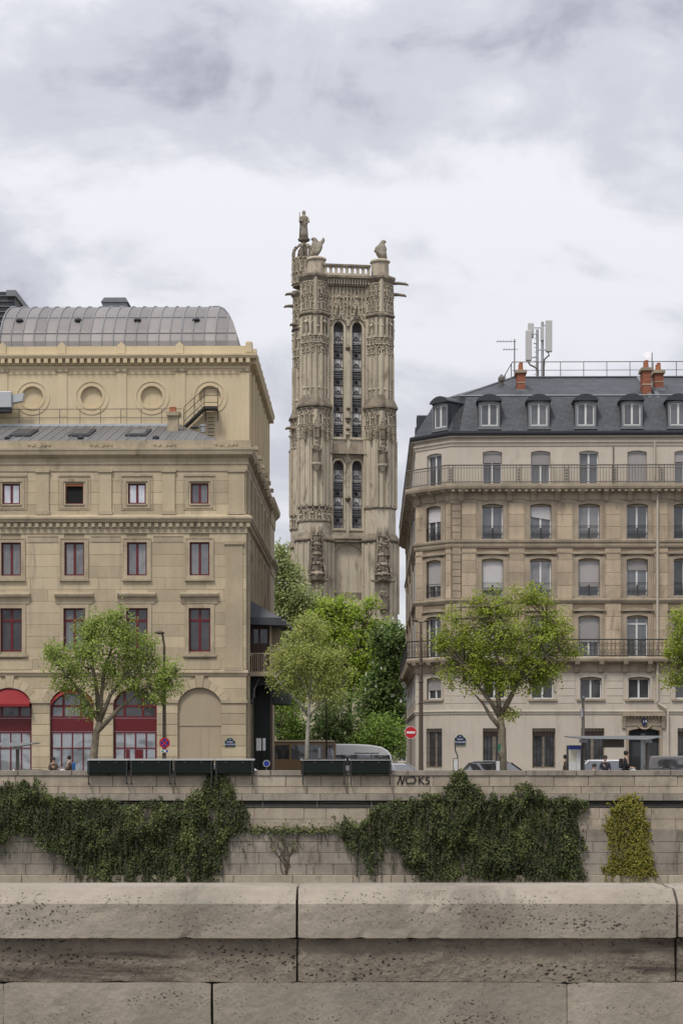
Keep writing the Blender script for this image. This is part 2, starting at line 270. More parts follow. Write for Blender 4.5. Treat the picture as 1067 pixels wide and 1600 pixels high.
# ------------------------------------------------------------------ mesh helpers
class MB:
    def __init__(self): self.v = []; self.f = []
    def quad(self, a, b, c, d):
        n = len(self.v); self.v += [tuple(a), tuple(b), tuple(c), tuple(d)]; self.f.append((n, n+1, n+2, n+3)); return self
    def tri(self, a, b, c):
        n = len(self.v); self.v += [tuple(a), tuple(b), tuple(c)]; self.f.append((n, n+1, n+2)); return self
    def hexa(self, p):      # 8 points: bottom 4 ccw, top 4 ccw
        n = len(self.v); self.v += [tuple(q) for q in p]
        for f in ((3,2,1,0),(4,5,6,7),(0,1,5,4),(1,2,6,5),(2,3,7,6),(3,0,4,7)): self.f.append(tuple(n+i for i in f))
        return self
    def box(self, x0, x1, y0, y1, z0, z1):
        return self.hexa([(x0,y0,z0),(x1,y0,z0),(x1,y1,z0),(x0,y1,z0),(x0,y0,z1),(x1,y0,z1),(x1,y1,z1),(x0,y1,z1)])
    def prism(self, pts, axis, a0, a1):
        # pts 2-D outline; axis 'y': (x,z); 'x': (y,z); 'z': (x,y)
        def P(p, a): return {'y': (p[0], a, p[1]), 'x': (a, p[0], p[1]), 'z': (p[0], p[1], a)}[axis]
        n = len(self.v); k = len(pts)
        self.v += [P(p, a0) for p in pts] + [P(p, a1) for p in pts]
        for i in range(k): self.f.append((n+i, n+(i+1) % k, n+k+(i+1) % k, n+k+i))
        self.f.append(tuple(n+i for i in range(k))[::-1]); self.f.append(tuple(n+k+i for i in range(k)))
        return self
    def tube(self, path, r, n=6, cap=True):
        path = [Vector(p) for p in path]; rs = r if isinstance(r, (list, tuple)) else [r]*len(path)
        base = len(self.v); prev = None
        for i, p in enumerate(path):
            a = path[max(i-1, 0)]; b = path[min(i+1, len(path)-1)]; d = (b-a).normalized()
            up = Vector((0,0,1)) if abs(d.z) < 0.95 else Vector((0,1,0))
            x = d.cross(up).normalized(); y = x.cross(d)
            for k in range(n):
                t = 2*math.pi*k/n; self.v.append(tuple(p + (x*math.cos(t) + y*math.sin(t))*rs[i]))
        for i in range(len(path)-1):
            for k in range(n):
                a = base+i*n+k; b = base+i*n+(k+1) % n; self.f.append((a, b, b+n, a+n))
        if cap:
            self.f.append(tuple(base+k for k in range(n))[::-1]); e = base+(len(path)-1)*n; self.f.append(tuple(e+k for k in range(n)))
        return self
    def lathe(self, prof, c=(0,0,0), n=12, a0=0.0):
        base = len(self.v)
        for r, z in prof:
            for k in range(n):
                t = a0 + 2*math.pi*k/n; self.v.append((c[0]+r*math.cos(t), c[1]+r*math.sin(t), c[2]+z))
        for i in range(len(prof)-1):
            for k in range(n):
                a = base+i*n+k; b = base+i*n+(k+1) % n; self.f.append((a, b, b+n, a+n))
        self.f.append(tuple(base+k for k in range(n))[::-1]); e = base+(len(prof)-1)*n; self.f.append(tuple(e+k for k in range(n)))
        return self
    def disc(self, c, r, y0, y1, n=20):        # a round plate facing -Y
        return self.prism([(c[0]+r*math.cos(2*math.pi*k/n), c[1]+r*math.sin(2*math.pi*k/n)) for k in range(n)], 'y', y0, y1)
    def ring(self, c, r0, r1, y0, y1, n=24, t0=0, t1=2*math.pi):
        for k in range(n):
            a = t0+(t1-t0)*k/n; b = t0+(t1-t0)*(k+1)/n
            P = lambda r, t, y: (c[0]+r*math.cos(t), y, c[1]+r*math.sin(t))
            self.hexa([P(r0,a,y0),P(r1,a,y0),P(r1,a,y1),P(r0,a,y1),P(r0,b,y0),P(r1,b,y0),P(r1,b,y1),P(r0,b,y1)])
        return self
    def blob(self, c, r, rnd=0.25):        # a small carved lump
        c = Vector(c); n = len(self.v)
        for d in ((1,0,0),(-1,0,0),(0,1,0),(0,-1,0),(0,0,1),(0,0,-1)):
            self.v.append(tuple(c + Vector(d)*r*(1+random.uniform(-rnd, rnd))))
        for f in ((0,2,4),(2,1,4),(1,3,4),(3,0,4),(2,0,5),(1,2,5),(3,1,5),(0,3,5)): self.f.append(tuple(n+i for i in f))
        return self
    def wall(self, outer, holes, y0, y1):
        # a slab in the x-z plane, thickness y0..y1, with openings through it
        loops = [outer] + list(holes); flat = [p for l in loops for p in l]
        tris = tessellate_polygon([[Vector((p[0], p[1], 0)) for p in l] for l in loops])
        n = len(self.v); k = len(flat)
        self.v += [(p[0], y0, p[1]) for p in flat] + [(p[0], y1, p[1]) for p in flat]
        for t in tris: self.f.append(tuple(n+i for i in t)); self.f.append(tuple(n+k+i for i in reversed(t)))
        o = n
        for l in loops:
            m = len(l)
            for i in range(m): self.f.append((o+i, o+(i+1) % m, o+k+(i+1) % m, o+k+i))
            o += m
        return self
    def sweep(self, path, prof):
        # profile (out, z) run along a plan polyline; outward is to the right of travel
        base = len(self.v); k = len(prof); path = [Vector(p) for p in path]
        for i, p in enumerate(path):
            ds = []
            if i > 0: ds.append((path[i]-path[i-1]).normalized())
            if i < len(path)-1: ds.append((path[i+1]-path[i]).normalized())
            ns = [Vector((d.y, -d.x)) for d in ds]
            nn = sum(ns, Vector((0, 0))).normalized(); sc = 1.0/max(0.3, nn.dot(ns[0]))
            for o, z in prof: self.v.append((p.x+nn.x*o*sc, p.y+nn.y*o*sc, z))
        for i in range(len(path)-1):
            for j in range(k):
                a = base+i*k+j; b = base+i*k+(j+1) % k; self.f.append((a, b, b+k, a+k))
        self.f.append(tuple(base+j for j in range(k))[::-1]); e = base+(len(path)-1)*k; self.f.append(tuple(e+j for j in range(k)))
        return self
    def mesh(self, name, mat, smooth=False):
        me = bpy.data.meshes.new(name); me.from_pydata(self.v, [], self.f); me.materials.append(M[mat] if isinstance(mat, str) else mat)
        bm = bmesh.new(); bm.from_mesh(me); bmesh.ops.recalc_face_normals(bm, faces=bm.faces); bm.to_mesh(me); bm.free()
        if smooth: me.polygons.foreach_set('use_smooth', [True]*len(me.polygons))
        return me
    def build(self, name, mat, parent=None, smooth=False, loc=None, bevel=0, kind=None):
        o = bpy.data.objects.new(name, self.mesh(name, mat, smooth)); COL.objects.link(o)
        if parent: o.parent = parent
        if loc: o.location = loc
        if bevel:
            b = o.modifiers.new('edge', 'BEVEL'); b.width = bevel; b.segments = 2; b.limit_method = 'ANGLE'
        if kind: o['kind'] = kind
        return o
def tag(o, label, cat, group=None):
    o['label'] = label; o['category'] = cat
    if group: o['group'] = group
    return o
def empty(name, loc, rz=0.0, label=None, cat=None, group=None):
    o = bpy.data.objects.new(name, None); COL.objects.link(o); o.location = loc; o.rotation_euler = (0, 0, rz); o.empty_display_size = 0.2
    if label: tag(o, label, cat, group)
    return o
def inst(name, me, parent, loc, scale=(1,1,1), rot=(0,0,0)):
    o = bpy.data.objects.new(name, me); COL.objects.link(o); o.parent = parent; o.location = loc; o.scale = scale; o.rotation_euler = rot; return o
def copy_tree(o, parent=None):
    c = o.copy(); COL.objects.link(c); c.parent = parent
    for ch in list(o.children): copy_tree(ch, c)
    return c
def struct(o): o['kind'] = 'structure'; return o
_UNIT = {}
def unit(mat):
    if mat not in _UNIT:
        b = 0.012
        mb = MB()
        mb.v = []
        # unit block, its front (-y) face slightly chamfered so the joints catch light
        mb.hexa([(-.5,-.5+0.08,-.5),(.5,-.5+0.08,-.5),(.5,.5,-.5),(-.5,.5,-.5),(-.5,-.5+0.08,.5),(.5,-.5+0.08,.5),(.5,.5,.5),(-.5,.5,.5)])
        mb.hexa([(-.5+b,-.5,-.5+b*2),(.5-b,-.5,-.5+b*2),(.5,-.5+0.08,-.5),(-.5,-.5+0.08,-.5),(-.5+b,-.5,.5-b*2),(.5-b,-.5,.5-b*2),(.5,-.5+0.08,.5),(-.5,-.5+0.08,.5)])
        _UNIT[mat] = mb.mesh('stone_block', mat)
    return _UNIT[mat]
def block(name, mat, parent, x0, x1, y0, y1, z0, z1):
    return inst(name, unit(mat), parent, ((x0+x1)/2, (y0+y1)/2, (z0+z1)/2), (x1-x0, y1-y0, z1-z0))
def hole_span(h, za, zb):
    # horizontal extent of an opening between two heights
    zs = [p[1] for p in h]
    if max(zs) <= za+1e-4 or min(zs) >= zb-1e-4: return None
    xs = []
    n = len(h)
    for i in range(n):
        (x0, z0), (x1, z1) = h[i], h[(i+1) % n]
        if za-1e-6 <= z0 <= zb+1e-6: xs.append(x0)
        for zz in (za, zb):
            if (z0-zz)*(z1-zz) < 0: xs.append(x0+(x1-x0)*(zz-z0)/(z1-z0))
    return (min(xs), max(xs)) if xs else None
def ashlar(parent, mat, x0, x1, rows, holes, bw, y0, y1, jw=0.012, name='stone', jit=0.006, seed=1, minw=0.12, xform=None, rw=.12):
    rnd = random.Random(seed); out = []
    for ri, (za, zb) in enumerate(rows):
        cuts = sorted(s for s in (hole_span(h, za, zb) for h in holes) if s)
        free = []; x = x0
        for a, b in cuts:
            if a-x > minw: free.append((x, a))
            x = max(x, b)
        if x1-x > minw: free.append((x, x1))
        for a, b in free:
            k = max(1, round((b-a)/bw)); e = [a+(b-a)*i/k for i in range(k+1)]
            off = (0.25 if ri % 2 else -0.25)*(b-a)/k if k > 1 else 0
            e = [e[0]] + [q+off+rnd.uniform(-rw, rw)*bw for q in e[1:-1]] + [e[-1]]
            for i in range(len(e)-1):
                dy = rnd.uniform(-jit, jit)
                o = block(name, mat, parent, e[i]+jw/2, e[i+1]-jw/2, y0+dy, y1, za+jw/2, zb-jw/2)
                if xform: xform(o)
                out.append(o)
    return out
def rect(x0, x1, z0, z1): return [(x0, z0), (x1, z0), (x1, z1), (x0, z1)]
def arch(x0, x1, z0, zs, rise, n=12):
    # opening with a segmental head springing at zs
    w = (x1-x0)/2; c = (x0+x1)/2; rad = (w*w+rise*rise)/(2*rise); zc = zs+rise-rad; a = math.asin(min(1, w/rad))
    if rise > w*0.999: a = math.pi/2
    pts = [(x0, z0), (x1, z0)]
    for i in range(n+1):
        t = a-2*a*i/n; pts.append((c+rad*math.sin(t), zc+rad*math.cos(t)))
    return pts
def lancet(x0, x1, z0, zs, rise, n=6):
    c = (x0+x1)/2; pts = [(x0, z0), (x1, z0)]
    for i in range(n+1):
        t = i/n; pts.append((x1-(x1-c)*(t**1.7), zs+rise*math.sin(t*math.pi/2)))
    for i in range(n-1, -1, -1):
        t = i/n; pts.append((x0+(c-x0)*(t**1.7), zs+rise*math.sin(t*math.pi/2)))
    return pts
def circle(c, r, n=28): return [(c[0]+r*math.cos(2*math.pi*k/n), c[1]+r*math.sin(2*math.pi*k/n)) for k in range(n)]
def frame_mb(outer, t, y0, y1, grow=False):
    # a flat band following an outline: outward (grow) or inward by t
    c = (sum(p[0] for p in outer)/len(outer), sum(p[1] for p in outer)/len(outer))
    n = len(outer); area = sum(outer[i][0]*outer[(i+1) % n][1]-outer[(i+1) % n][0]*outer[i][1] for i in range(n))
    s = (1 if area > 0 else -1)*(1 if not grow else -1)
    inn = []
    for i in range(n):
        a = Vector(outer[i-1]); b = Vector(outer[i]); d = Vector(outer[(i+1) % n])
        n1 = Vector((-(b-a).y, (b-a).x)).normalized(); n2 = Vector((-(d-b).y, (d-b).x)).normalized()
        nn = (n1+n2); nn = nn.normalized() if nn.length > 1e-6 else n1
        k = t/max(0.4, nn.dot(n1)); inn.append(tuple(b+nn*k*s))
    mb = MB()
    for i in range(n):
        j = (i+1) % n
        P = lambda p, y: (p[0], y, p[1])
        mb.hexa([P(outer[i],y0),P(outer[j],y0),P(outer[j],y1),P(outer[i],y1),P(inn[i],y0),P(inn[j],y0),P(inn[j],y1),P(inn[i],y1)])
    return mb, inn
def text_mesh(name, body, size, mat, parent, loc, depth=0.004, rot=(R(90),0,0), align='CENTER', sx=1.0):
    cu = bpy.data.curves.new(name, 'FONT'); cu.body = body; cu.size = size; cu.align_x = align; cu.align_y = 'CENTER'; cu.extrude = depth
    tmp = bpy.data.objects.new(name, cu); COL.objects.link(tmp)
    dg = bpy.context.evaluated_depsgraph_get(); me = bpy.data.meshes.new_from_object(tmp.evaluated_get(dg))
    bpy.data.objects.remove(tmp); me.materials.clear(); me.materials.append(M[mat])
    o = bpy.data.objects.new(name, me); COL.objects.link(o); o.parent = parent; o.location = loc; o.rotation_euler = rot; o.scale = (sx, 1, 1)
    return o
def PX(px, D): return (px-CX)*D/F
def PZ(py, D): return EYE+(HY-py)*D/F
# ================================================================== THE SETTING
from mathutils import noise as mnoise
WALL_Y = 89.0
struct(MB().quad((-1500,89.6,0),(1500,89.6,0),(1500,3000,0),(-1500,3000,0)).build('ground', 'asphalt'))
def slab(name, x0, x1, y0, y1, z, mat, h=0.3): return struct(MB().box(x0, x1, y0, y1, z-h, z).build(name, mat))
slab('pavement', -70, 70, 89.45, 93.6, 0.14, 'pavement')
slab('pavement', -70, -5.2, 104.4, 107.9, 0.14, 'pavement'); slab('pavement', 4.2, 70, 104.4, 106.9, 0.14, 'pavement')
slab('kerb', -70, 70, 93.6, 93.85, 0.15, 'quay_grey'); slab('kerb', -70, -5.2, 104.15, 104.4, 0.15, 'quay_grey'); slab('kerb', 4.2, 70, 104.15, 104.4, 0.15, 'quay_grey')
struct(MB().quad((-70,93.85,.004),(70,93.85,.004),(70,104.15,.004),(-70,104.15,.004)).build('road', 'asphalt'))
for k in range(-9, 10):
    struct(MB().quad((k*5,98.9,.008),(k*5+2.4,98.9,.008),(k*5+2.4,99.02,.008),(k*5,99.02,.008)).build('road_marking', 'sign_white'))
slab('lawn', -14, 16, 152, 240, 0.12, 'soil')
struct(MB().quad((-1500,-1500,-7),(1500,-1500,-7),(1500,89.3,-7),(-1500,89.3,-7)).build('river', 'water'))
struct(MB().box(-400, 400, -400, 9.35, -8, 0.30).build('near_pavement', 'pavement'))

# ---- far quay wall
qw = empty('quay_wall', (0, WALL_Y, -7), label='tall limestone river wall with cable ledge across the river', cat='wall')
zz = lambda py: PZ(py, WALL_Y)+7
MB().box(-70, 70, 0.12, 0.7, -1.5, zz(1250)).build('backing', 'quay_joint', qw)
rows = [(zz(b), zz(a)) for a, b in ((1262,1280),(1280,1297),(1297,1315),(1315,1332),(1332,1350),(1350,1367))]
low = [zz(1367)-0.6*i for i in range(0, 6)]
ashlar(qw, 'quay', -19.5, 20.5, rows[:2], [], 1.6, 0.02, 0.3, 0.009, seed=3, rw=.32, jit=0.009)
ashlar(qw, 'quay_grey', -19.5, 20.5, rows[2:], [], 1.75, -0.06, 0.3, 0.008, seed=4, rw=.32, jit=0.006)
ashlar(qw, 'quay', -19.5, 20.5, [(low[i+1], low[i]) for i in range(3)], [], 2.2, -0.22, 0.3, 0.010, seed=5, rw=.32, jit=0.012)
MB().box(-70, -19.52, 0.0, 0.5, -1.5, zz(1262)).box(20.52, 70, 0.0, 0.5, -1.5, zz(1262)).build('end_wall', 'quay', qw)
MB().box(-19.5, 20.5, -0.2, 0.4, -1.5, low[3]-.02).build('footing', 'quay_grey', qw)
for i, py in enumerate((1252.5, 1255.5, 1258.5, 1261)):      # cables clipped along the ledge
    MB().tube([(-40+2.5*k, 0.06-.015*i, zz(py)+0.012*math.sin(k*1.7+i)) for k in range(33)], 0.028, 5).build('cable', 'iron', qw)
for k in range(16): MB().box(-19.4+2.6*k, -19.34+2.6*k, -0.01, 0.15, zz(1262), zz(1251)).build('cable_bracket', 'iron_grey', qw)

qp = empty('quay_parapet', (0, WALL_Y, 0), label='low limestone parapet of three courses topping the far river wall', cat='parapet')
z0 = lambda py: PZ(py, WALL_Y)
MB().box(-70, 70, 0.08, 0.42, z0(1252), z0(1206)).build('backing', 'quay_joint', qp)
ashlar(qp, 'quay', -19.5, 20.5, [(z0(1229), z0(1212)), (z0(1240), z0(1229))], [], 1.9, 0.02, 0.46, 0.010, seed=8, rw=.32, jit=0.008)
ashlar(qp, 'quay_grey', -19.5, 20.5, [(z0(1251), z0(1240))], [], 2.1, -0.09, 0.3, 0.010, seed=9, rw=.32, jit=0.01)
ashlar(qp, 'quay_grey', -19.5, 20.5, [(z0(1212), z0(1203.5))], [], 2.4, -0.03, 0.50, 0.014, seed=10, rw=.32, jit=0.006, name='coping_stone')
MB().box(-70, -19.52, 0, 0.5, z0(1252), z0(1204)).box(20.52, 70, 0, 0.5, z0(1252), z0(1204)).build('end_wall', 'quay', qp)
# graffiti on the parapet: NOKS
def strokes(lines, r, parent, mat, name, y):
    mb = MB()
    for l in lines:
        for (a, b) in zip(l, l[1:]):
            d = Vector((b[0]-a[0], b[1]-a[1])).normalized(); n = Vector((-d.y, d.x))*r; e = d*r*0.6
            p = [(a[0]-e.x+n.x, a[1]-e.y+n.y), (a[0]-e.x-n.x, a[1]-e.y-n.y), (b[0]+e.x-n.x, b[1]+e.y-n.y), (b[0]+e.x+n.x, b[1]+e.y+n.y)]
            mb.prism(p, 'y', y-0.003, y)
    return mb.build(name, mat, parent)
def gp(zx, zy): return (PX(610+zx/13.34, WALL_Y), z0(1200+zy/13.34))
strokes([[gp(145,335),gp(200,175),gp(240,335),gp(290,175)], [gp(335,190),gp(480,180),gp(525,240),gp(490,315),gp(345,325),gp(320,250),gp(335,190)], [gp(595,170),gp(595,335)], [gp(690,175),gp(605,250),gp(695,335)], [gp(805,190),gp(745,195),gp(740,240),gp(800,270),gp(790,325),gp(730,335)]], 0.03, qp, 'graffiti', 'graffiti', -0.012)

# ---- near parapet (our bank): weathered blocks, each its own stone
np_ = empty('river_parapet', (0, 8.79, 0.3), label='pitted pale stone parapet with rounded coping at the front of the view', cat='parapet')
nz = lambda py: PZ(py, 8.79)-0.3
zt, zb = PZ(1378, 9.25)-0.3, nz(1466)
def rough_stone(name, x0, x1, prof, seed, mat='parapet', amp=0.0016, nx=46):
    # prof: (y,z) closed outline in the parapet's local space, resampled and eroded
    pts = []
    for i in range(len(prof)):
        a = Vector(prof[i]); b = Vector(prof[(i+1) % len(prof)]); k = max(1, int((b-a).length/0.035))
        for j in range(k): pts.append(a.lerp(b, j/k))
    mb = MB(); m = len(pts); cy = sum(p.x for p in pts)/m; cz = sum(p.y for p in pts)/m
    for i in range(nx+1):
        x = x0+(x1-x0)*i/nx; edge = min(i, nx-i)
        shr = 0.010 if edge == 0 else (0.003 if edge == 1 else 0)
        for p in pts:
            q = Vector((x*3.1+seed*7, p.x*5, p.y*5)); d = mnoise.fractal(q*1.4, 0.9, 2.1, 4)*amp
            near = p.x < .14 and (abs(p.y-(zt-.064)) < .03 or abs(p.y-zb) < .02)
            d2 = max(0, mnoise.noise(Vector((x*9+seed, p.x*11, p.y*11)))-0.4)*0.016+(max(0, mnoise.noise(Vector((x*5+seed*3, 1.7, p.y*4)))+.6*mnoise.noise(Vector((x*17, seed, 3.1)))-.15)*.03 if near else 0)
            n = (p-Vector((cy, cz))).normalized()
            s = d-d2-shr
            xx = x+(mnoise.noise(Vector((p.x*6, p.y*6, seed)))*0.004 if edge == 0 else 0)
            mb.v.append((xx, p.x+n.x*s, p.y+n.y*s))
    for i in range(nx):
        for j in range(m): mb.f.append((i*m+j, i*m+(j+1) % m, (i+1)*m+(j+1) % m, (i+1)*m+j))
    mb.f.append(tuple(range(m))[::-1]); mb.f.append(tuple(nx*m+j for j in range(m)))
    return mb.build(name, mat, np_, smooth=False)
cop = [(0.0, zb), (0.0, zt-0.072), (0.018, zt-0.056), (0.08, zt-0.012), (0.12, zt), (0.46, zt-0.004), (0.5, zt-0.03), (0.5, zb)]
xs = [-4.6, -2.62, PX(464, 8.79), PX(1058, 8.79), 3.2, 4.9]
for i in range(len(xs)-1): rough_stone('coping_stone', xs[i]+0.006, xs[i+1]-0.006, cop, i+1, nx=60 if i in (1, 2) else 30)
zc = nz(1536)
for i in range(len(xs)-1): rough_stone('stone', xs[i]+0.005, xs[i+1]-0.005, [(0.035, zc), (0.055, zb-0.004), (0.46, zb-0.004), (0.46, zc)], i+11, mat='parapet_eroded', amp=0.012, nx=60 if i in (1, 2) else 30)
xs2 = [-4.6, -3.0, PX(5, 8.8), PX(331, 8.8), PX(886, 8.8), 2.6, 4.9]
for i in range(len(xs2)-1): rough_stone('stone', xs2[i]+(.006 if i == 3 else .0015), xs2[i+1]-(.006 if i == 2 else .0015), [(0.022, -0.05), (0.022, zc-0.002), (0.46, zc-0.002), (0.46, -0.05)], i+21, amp=0.0025, nx=40)
MB().box(-4.6, 4.9, 0.09, 0.42, -0.1, zt-0.06).build('mortar_core', 'joint_black', np_)
MB().box(-60, -4.62, 0.0, 0.46, -0.1, zt-.01).box(4.92, 60, 0.0, 0.46, -0.1, zt-.01).build('end_wall', 'parapet', np_)
# ================================================================== OCHRE STONE BUILDING (left)
def window(parent, outline, v, fw, mat, glass, mx=(), mz=(), mw=0.09, depth=0.07, arched=False, name='window', split_head=None):
    # joinery at depth v behind the wall face; every pane between the bars is a sub-part
    fr, inn = frame_mb(outline, fw, v, v+depth)
    xs = [p[0] for p in inn]; zs = [p[1] for p in inn]; xa, xb, za, zb = min(xs), max(xs), min(zs), max(zs)
    for x in mx: fr.box(x-mw/2, x+mw/2, v-0.008, v+depth-0.004, za-0.01, (zb if not arched else hole_top(inn, x))+0.01)
    for z in mz: fr.box(xa-0.01, xb+0.01, v-0.004, v+depth-0.008, z-mw/2, z+mw/2)
    w = fr.build(name, mat, parent)
    y = v+depth*0.55
    if arched:
        MB().prism(inn, 'y', y, y+0.01).build('pane', glass, w)
    else:
        gx = [xa]+list(mx)+[xb]; gz = [za]+sorted(mz)+[zb]
        for i in range(len(gx)-1):
            for j in range(len(gz)-1): MB().box(gx[i]+.003, gx[i+1]-.003, y, y+0.01, gz[j]+.003, gz[j+1]-.003).build('pane', glass, w)
    return w
def hole_top(pts, x):
    best = max(p[1] for p in pts); n = len(pts); zs = []
    for i in range(n):
        (x0, z0), (x1, z1) = pts[i], pts[(i+1) % n]
        if (x0-x)*(x1-x) <= 0 and abs(x1-x0) > 1e-6: zs.append(z0+(z1-z0)*(x-x0)/(x1-x0))
    return max(zs) if zs else best
def surround(w, outline, t, v0, v1, mat, name='surround'):
    return frame_mb(outline, t, v0, v1, True)[0].build(name, mat, w)

TH = empty('theatre', (PX(385,108), 108, 0), -0.0155, 'ochre limestone building with red windows, arcade and barrel zinc roof', 'building')
U = lambda px: (px-385)*108/F
Z = lambda py: PZ(py, 108)
UL = U(-110)
cols = [-82, 17, 116, 214, 312]
holes = []; spec = []
for c in cols:
    spec.append((c, 4, rect(U(c-14), U(c+14), Z(787), Z(755))))
    spec.append((c, 3, rect(U(c-15.5), U(c+15.5), Z(899), Z(847))))
    spec.append((c, 2, rect(U(c-17), U(c+17), Z(1018), Z(950))))
acols = [-84, 15, 112, 211, 312]
for c in acols: spec.append((c, 1, arch(U(c-34), U(c+34), 0.0 if c != 312 else 0.25, Z(1097), (1097-1074)*108/F)))
holes = [h for _, _, h in spec]
MB().wall(rect(UL, -0.02, -0.3, Z(698)), [h if h[0][1] > 0.01 else [(p[0], max(p[1], 0.02)) for p in h] for h in holes], 0.03, 0.5).build('wall', 'mortar', TH)
def rws(a, b, n): return [(Z(a+(b-a)*(i+1)/n), Z(a+(b-a)*i/n)) for i in range(n)]
hs = holes
ashlar(TH, 'theatre', UL, 0.0, rws(733, 806, 4), hs, 2.0, 0.0, 0.12, 0.010, seed=21)
ashlar(TH, 'theatre', UL, 0.0, rws(830, 1049, 12), hs, 2.1, 0.0, 0.12, 0.010, seed=22)
ashlar(TH, 'theatre', UL, 0.0, rws(1056, 1097, 2), hs, 2.3, 0.0, 0.12, 0.010, seed=23)
ashlar(TH, 'theatre', UL, 0.0, rws(1098, 1217, 7)+[(Z(1217), Z(1217)+.001)][:0], hs, 2.3, -0.02, 0.12, 0.022, seed=24)
MB().box(UL, 0.02, -0.08, 0.3, 0.0, Z(1217)-0.01).build('plinth', 'theatre_trim', TH) if False else None
# voussoirs of the arcade, each its own stone, with a keystone
for c in acols:
    x0, x1, zs, rise = U(c-34), U(c+34), Z(1097), 23*108/F
    w = (x1-x0)/2; cc = (x0+x1)/2; rad = (w*w+rise*rise)/(2*rise); zc = zs+rise-rad; a = math.asin(w/rad); n = 9
    for i in range(n):
        ta = -a+2*a*i/n+.006; tb = -a+2*a*(i+1)/n-.006; ro = rad+(0.50 if i != n//2 else 0.74); P = lambda r, t: (cc+r*math.sin(t), zc+r*math.cos(t))
        MB().prism([P(rad, ta), P(rad, (ta+tb)/2), P(rad, tb), P(ro, tb), P(ro, ta)], 'y', -0.025-(0.03 if i == n//2 else random.uniform(0, .008)), 0.2).build('voussoir', 'theatre', TH)
# cornices and string courses
side = [(UL, 0), (0, 0), (0, 29)]
MB().sweep(side, [(-.04,Z(736)),(.05,Z(736)),(.05,Z(727)),(.10,Z(725)),(.10,Z(716)),(.20,Z(714)),(.36,Z(711)),(.40,Z(706)),(.44,Z(704)),(.44,Z(700.5)),(.28,Z(700)),(.28,Z(689)),(-.04,Z(689))]).build('cornice', 'theatre_trim', TH)
MB().sweep(side, [(-.04,Z(833)),(.05,Z(833)),(.05,Z(826)),(.09,Z(824.5)),(.09,Z(816.5)),(.26,Z(816)),(.32,Z(812)),(.36,Z(811)),(.36,Z(808)),(.05,Z(804)),(-.04,Z(804))]).build('dentil_cornice', 'theatre_trim', TH)
mb = MB(); k = UL
while k < 0.1: mb.box(k, k+0.21, -0.22, -0.085, Z(823.5), Z(817)); k += 0.41
v = 0.2
while v < 23: mb.box(0.085, 0.22, v, v+.21, Z(823.5), Z(817)); v += 0.41
mb.build('dentils', 'theatre_trim', TH, kind='stuff')
MB().sweep(side, [(-.04,Z(1056)),(.05,Z(1056)),(.07,Z(1053)),(.13,Z(1051.5)),(.13,Z(1049)),(.04,Z(1047.5)),(-.04,Z(1047.5))]).build('string_course', 'theatre_trim', TH)
for c, d in ((-149, 47), (48, 78), (145.5, 177), (245.5, 278), (346, 386)):
    MB().box(U(c)-.02, U(d)+.03, -0.09, 0.25, Z(1098.5), Z(1093.5)).build('impost', 'theatre_trim', TH)
for px in (150, 252, 332): pass
rose = MB()
for px in (-40, 62, 159, 258, 354):      # rosettes on the gutter blocking
    for d, r in ((0, 5), (-9, 3), (9, 3), (-16, 2), (16, 2)):
        rose = MB().disc((U(px+d), Z(695)), r*108/F, -0.34, -0.25, 10).build('rosette', 'theatre_trim', TH)
# pilasters of the attic storey
def pilaster(c, w, a, b, out=0.10, m='theatre', P=TH, u=U, z=Z, v=0.0):
    o = MB().box(u(c-w/2), u(c+w/2), v-out, v+0.1, z(b), z(a)).build('pilaster', m, P)
    MB().box(u(c-w/2)-.07, u(c+w/2)+.07, v-out-.07, v+0.08, z(a)-.18, z(a)-.002).build('capital', 'theatre_trim', o)
    MB().box(u(c-w/2)-.06, u(c+w/2)+.06, v-out-.06, v+0.08, z(b)-.002, z(b)+.2).build('base', 'theatre_trim', o)
for c in (-31, 67, 165, 264): pilaster(c, 19, 733, 804)
pilaster(370, 25, 733, 804); pilaster(366, 27, 846, 1048, 0.05)
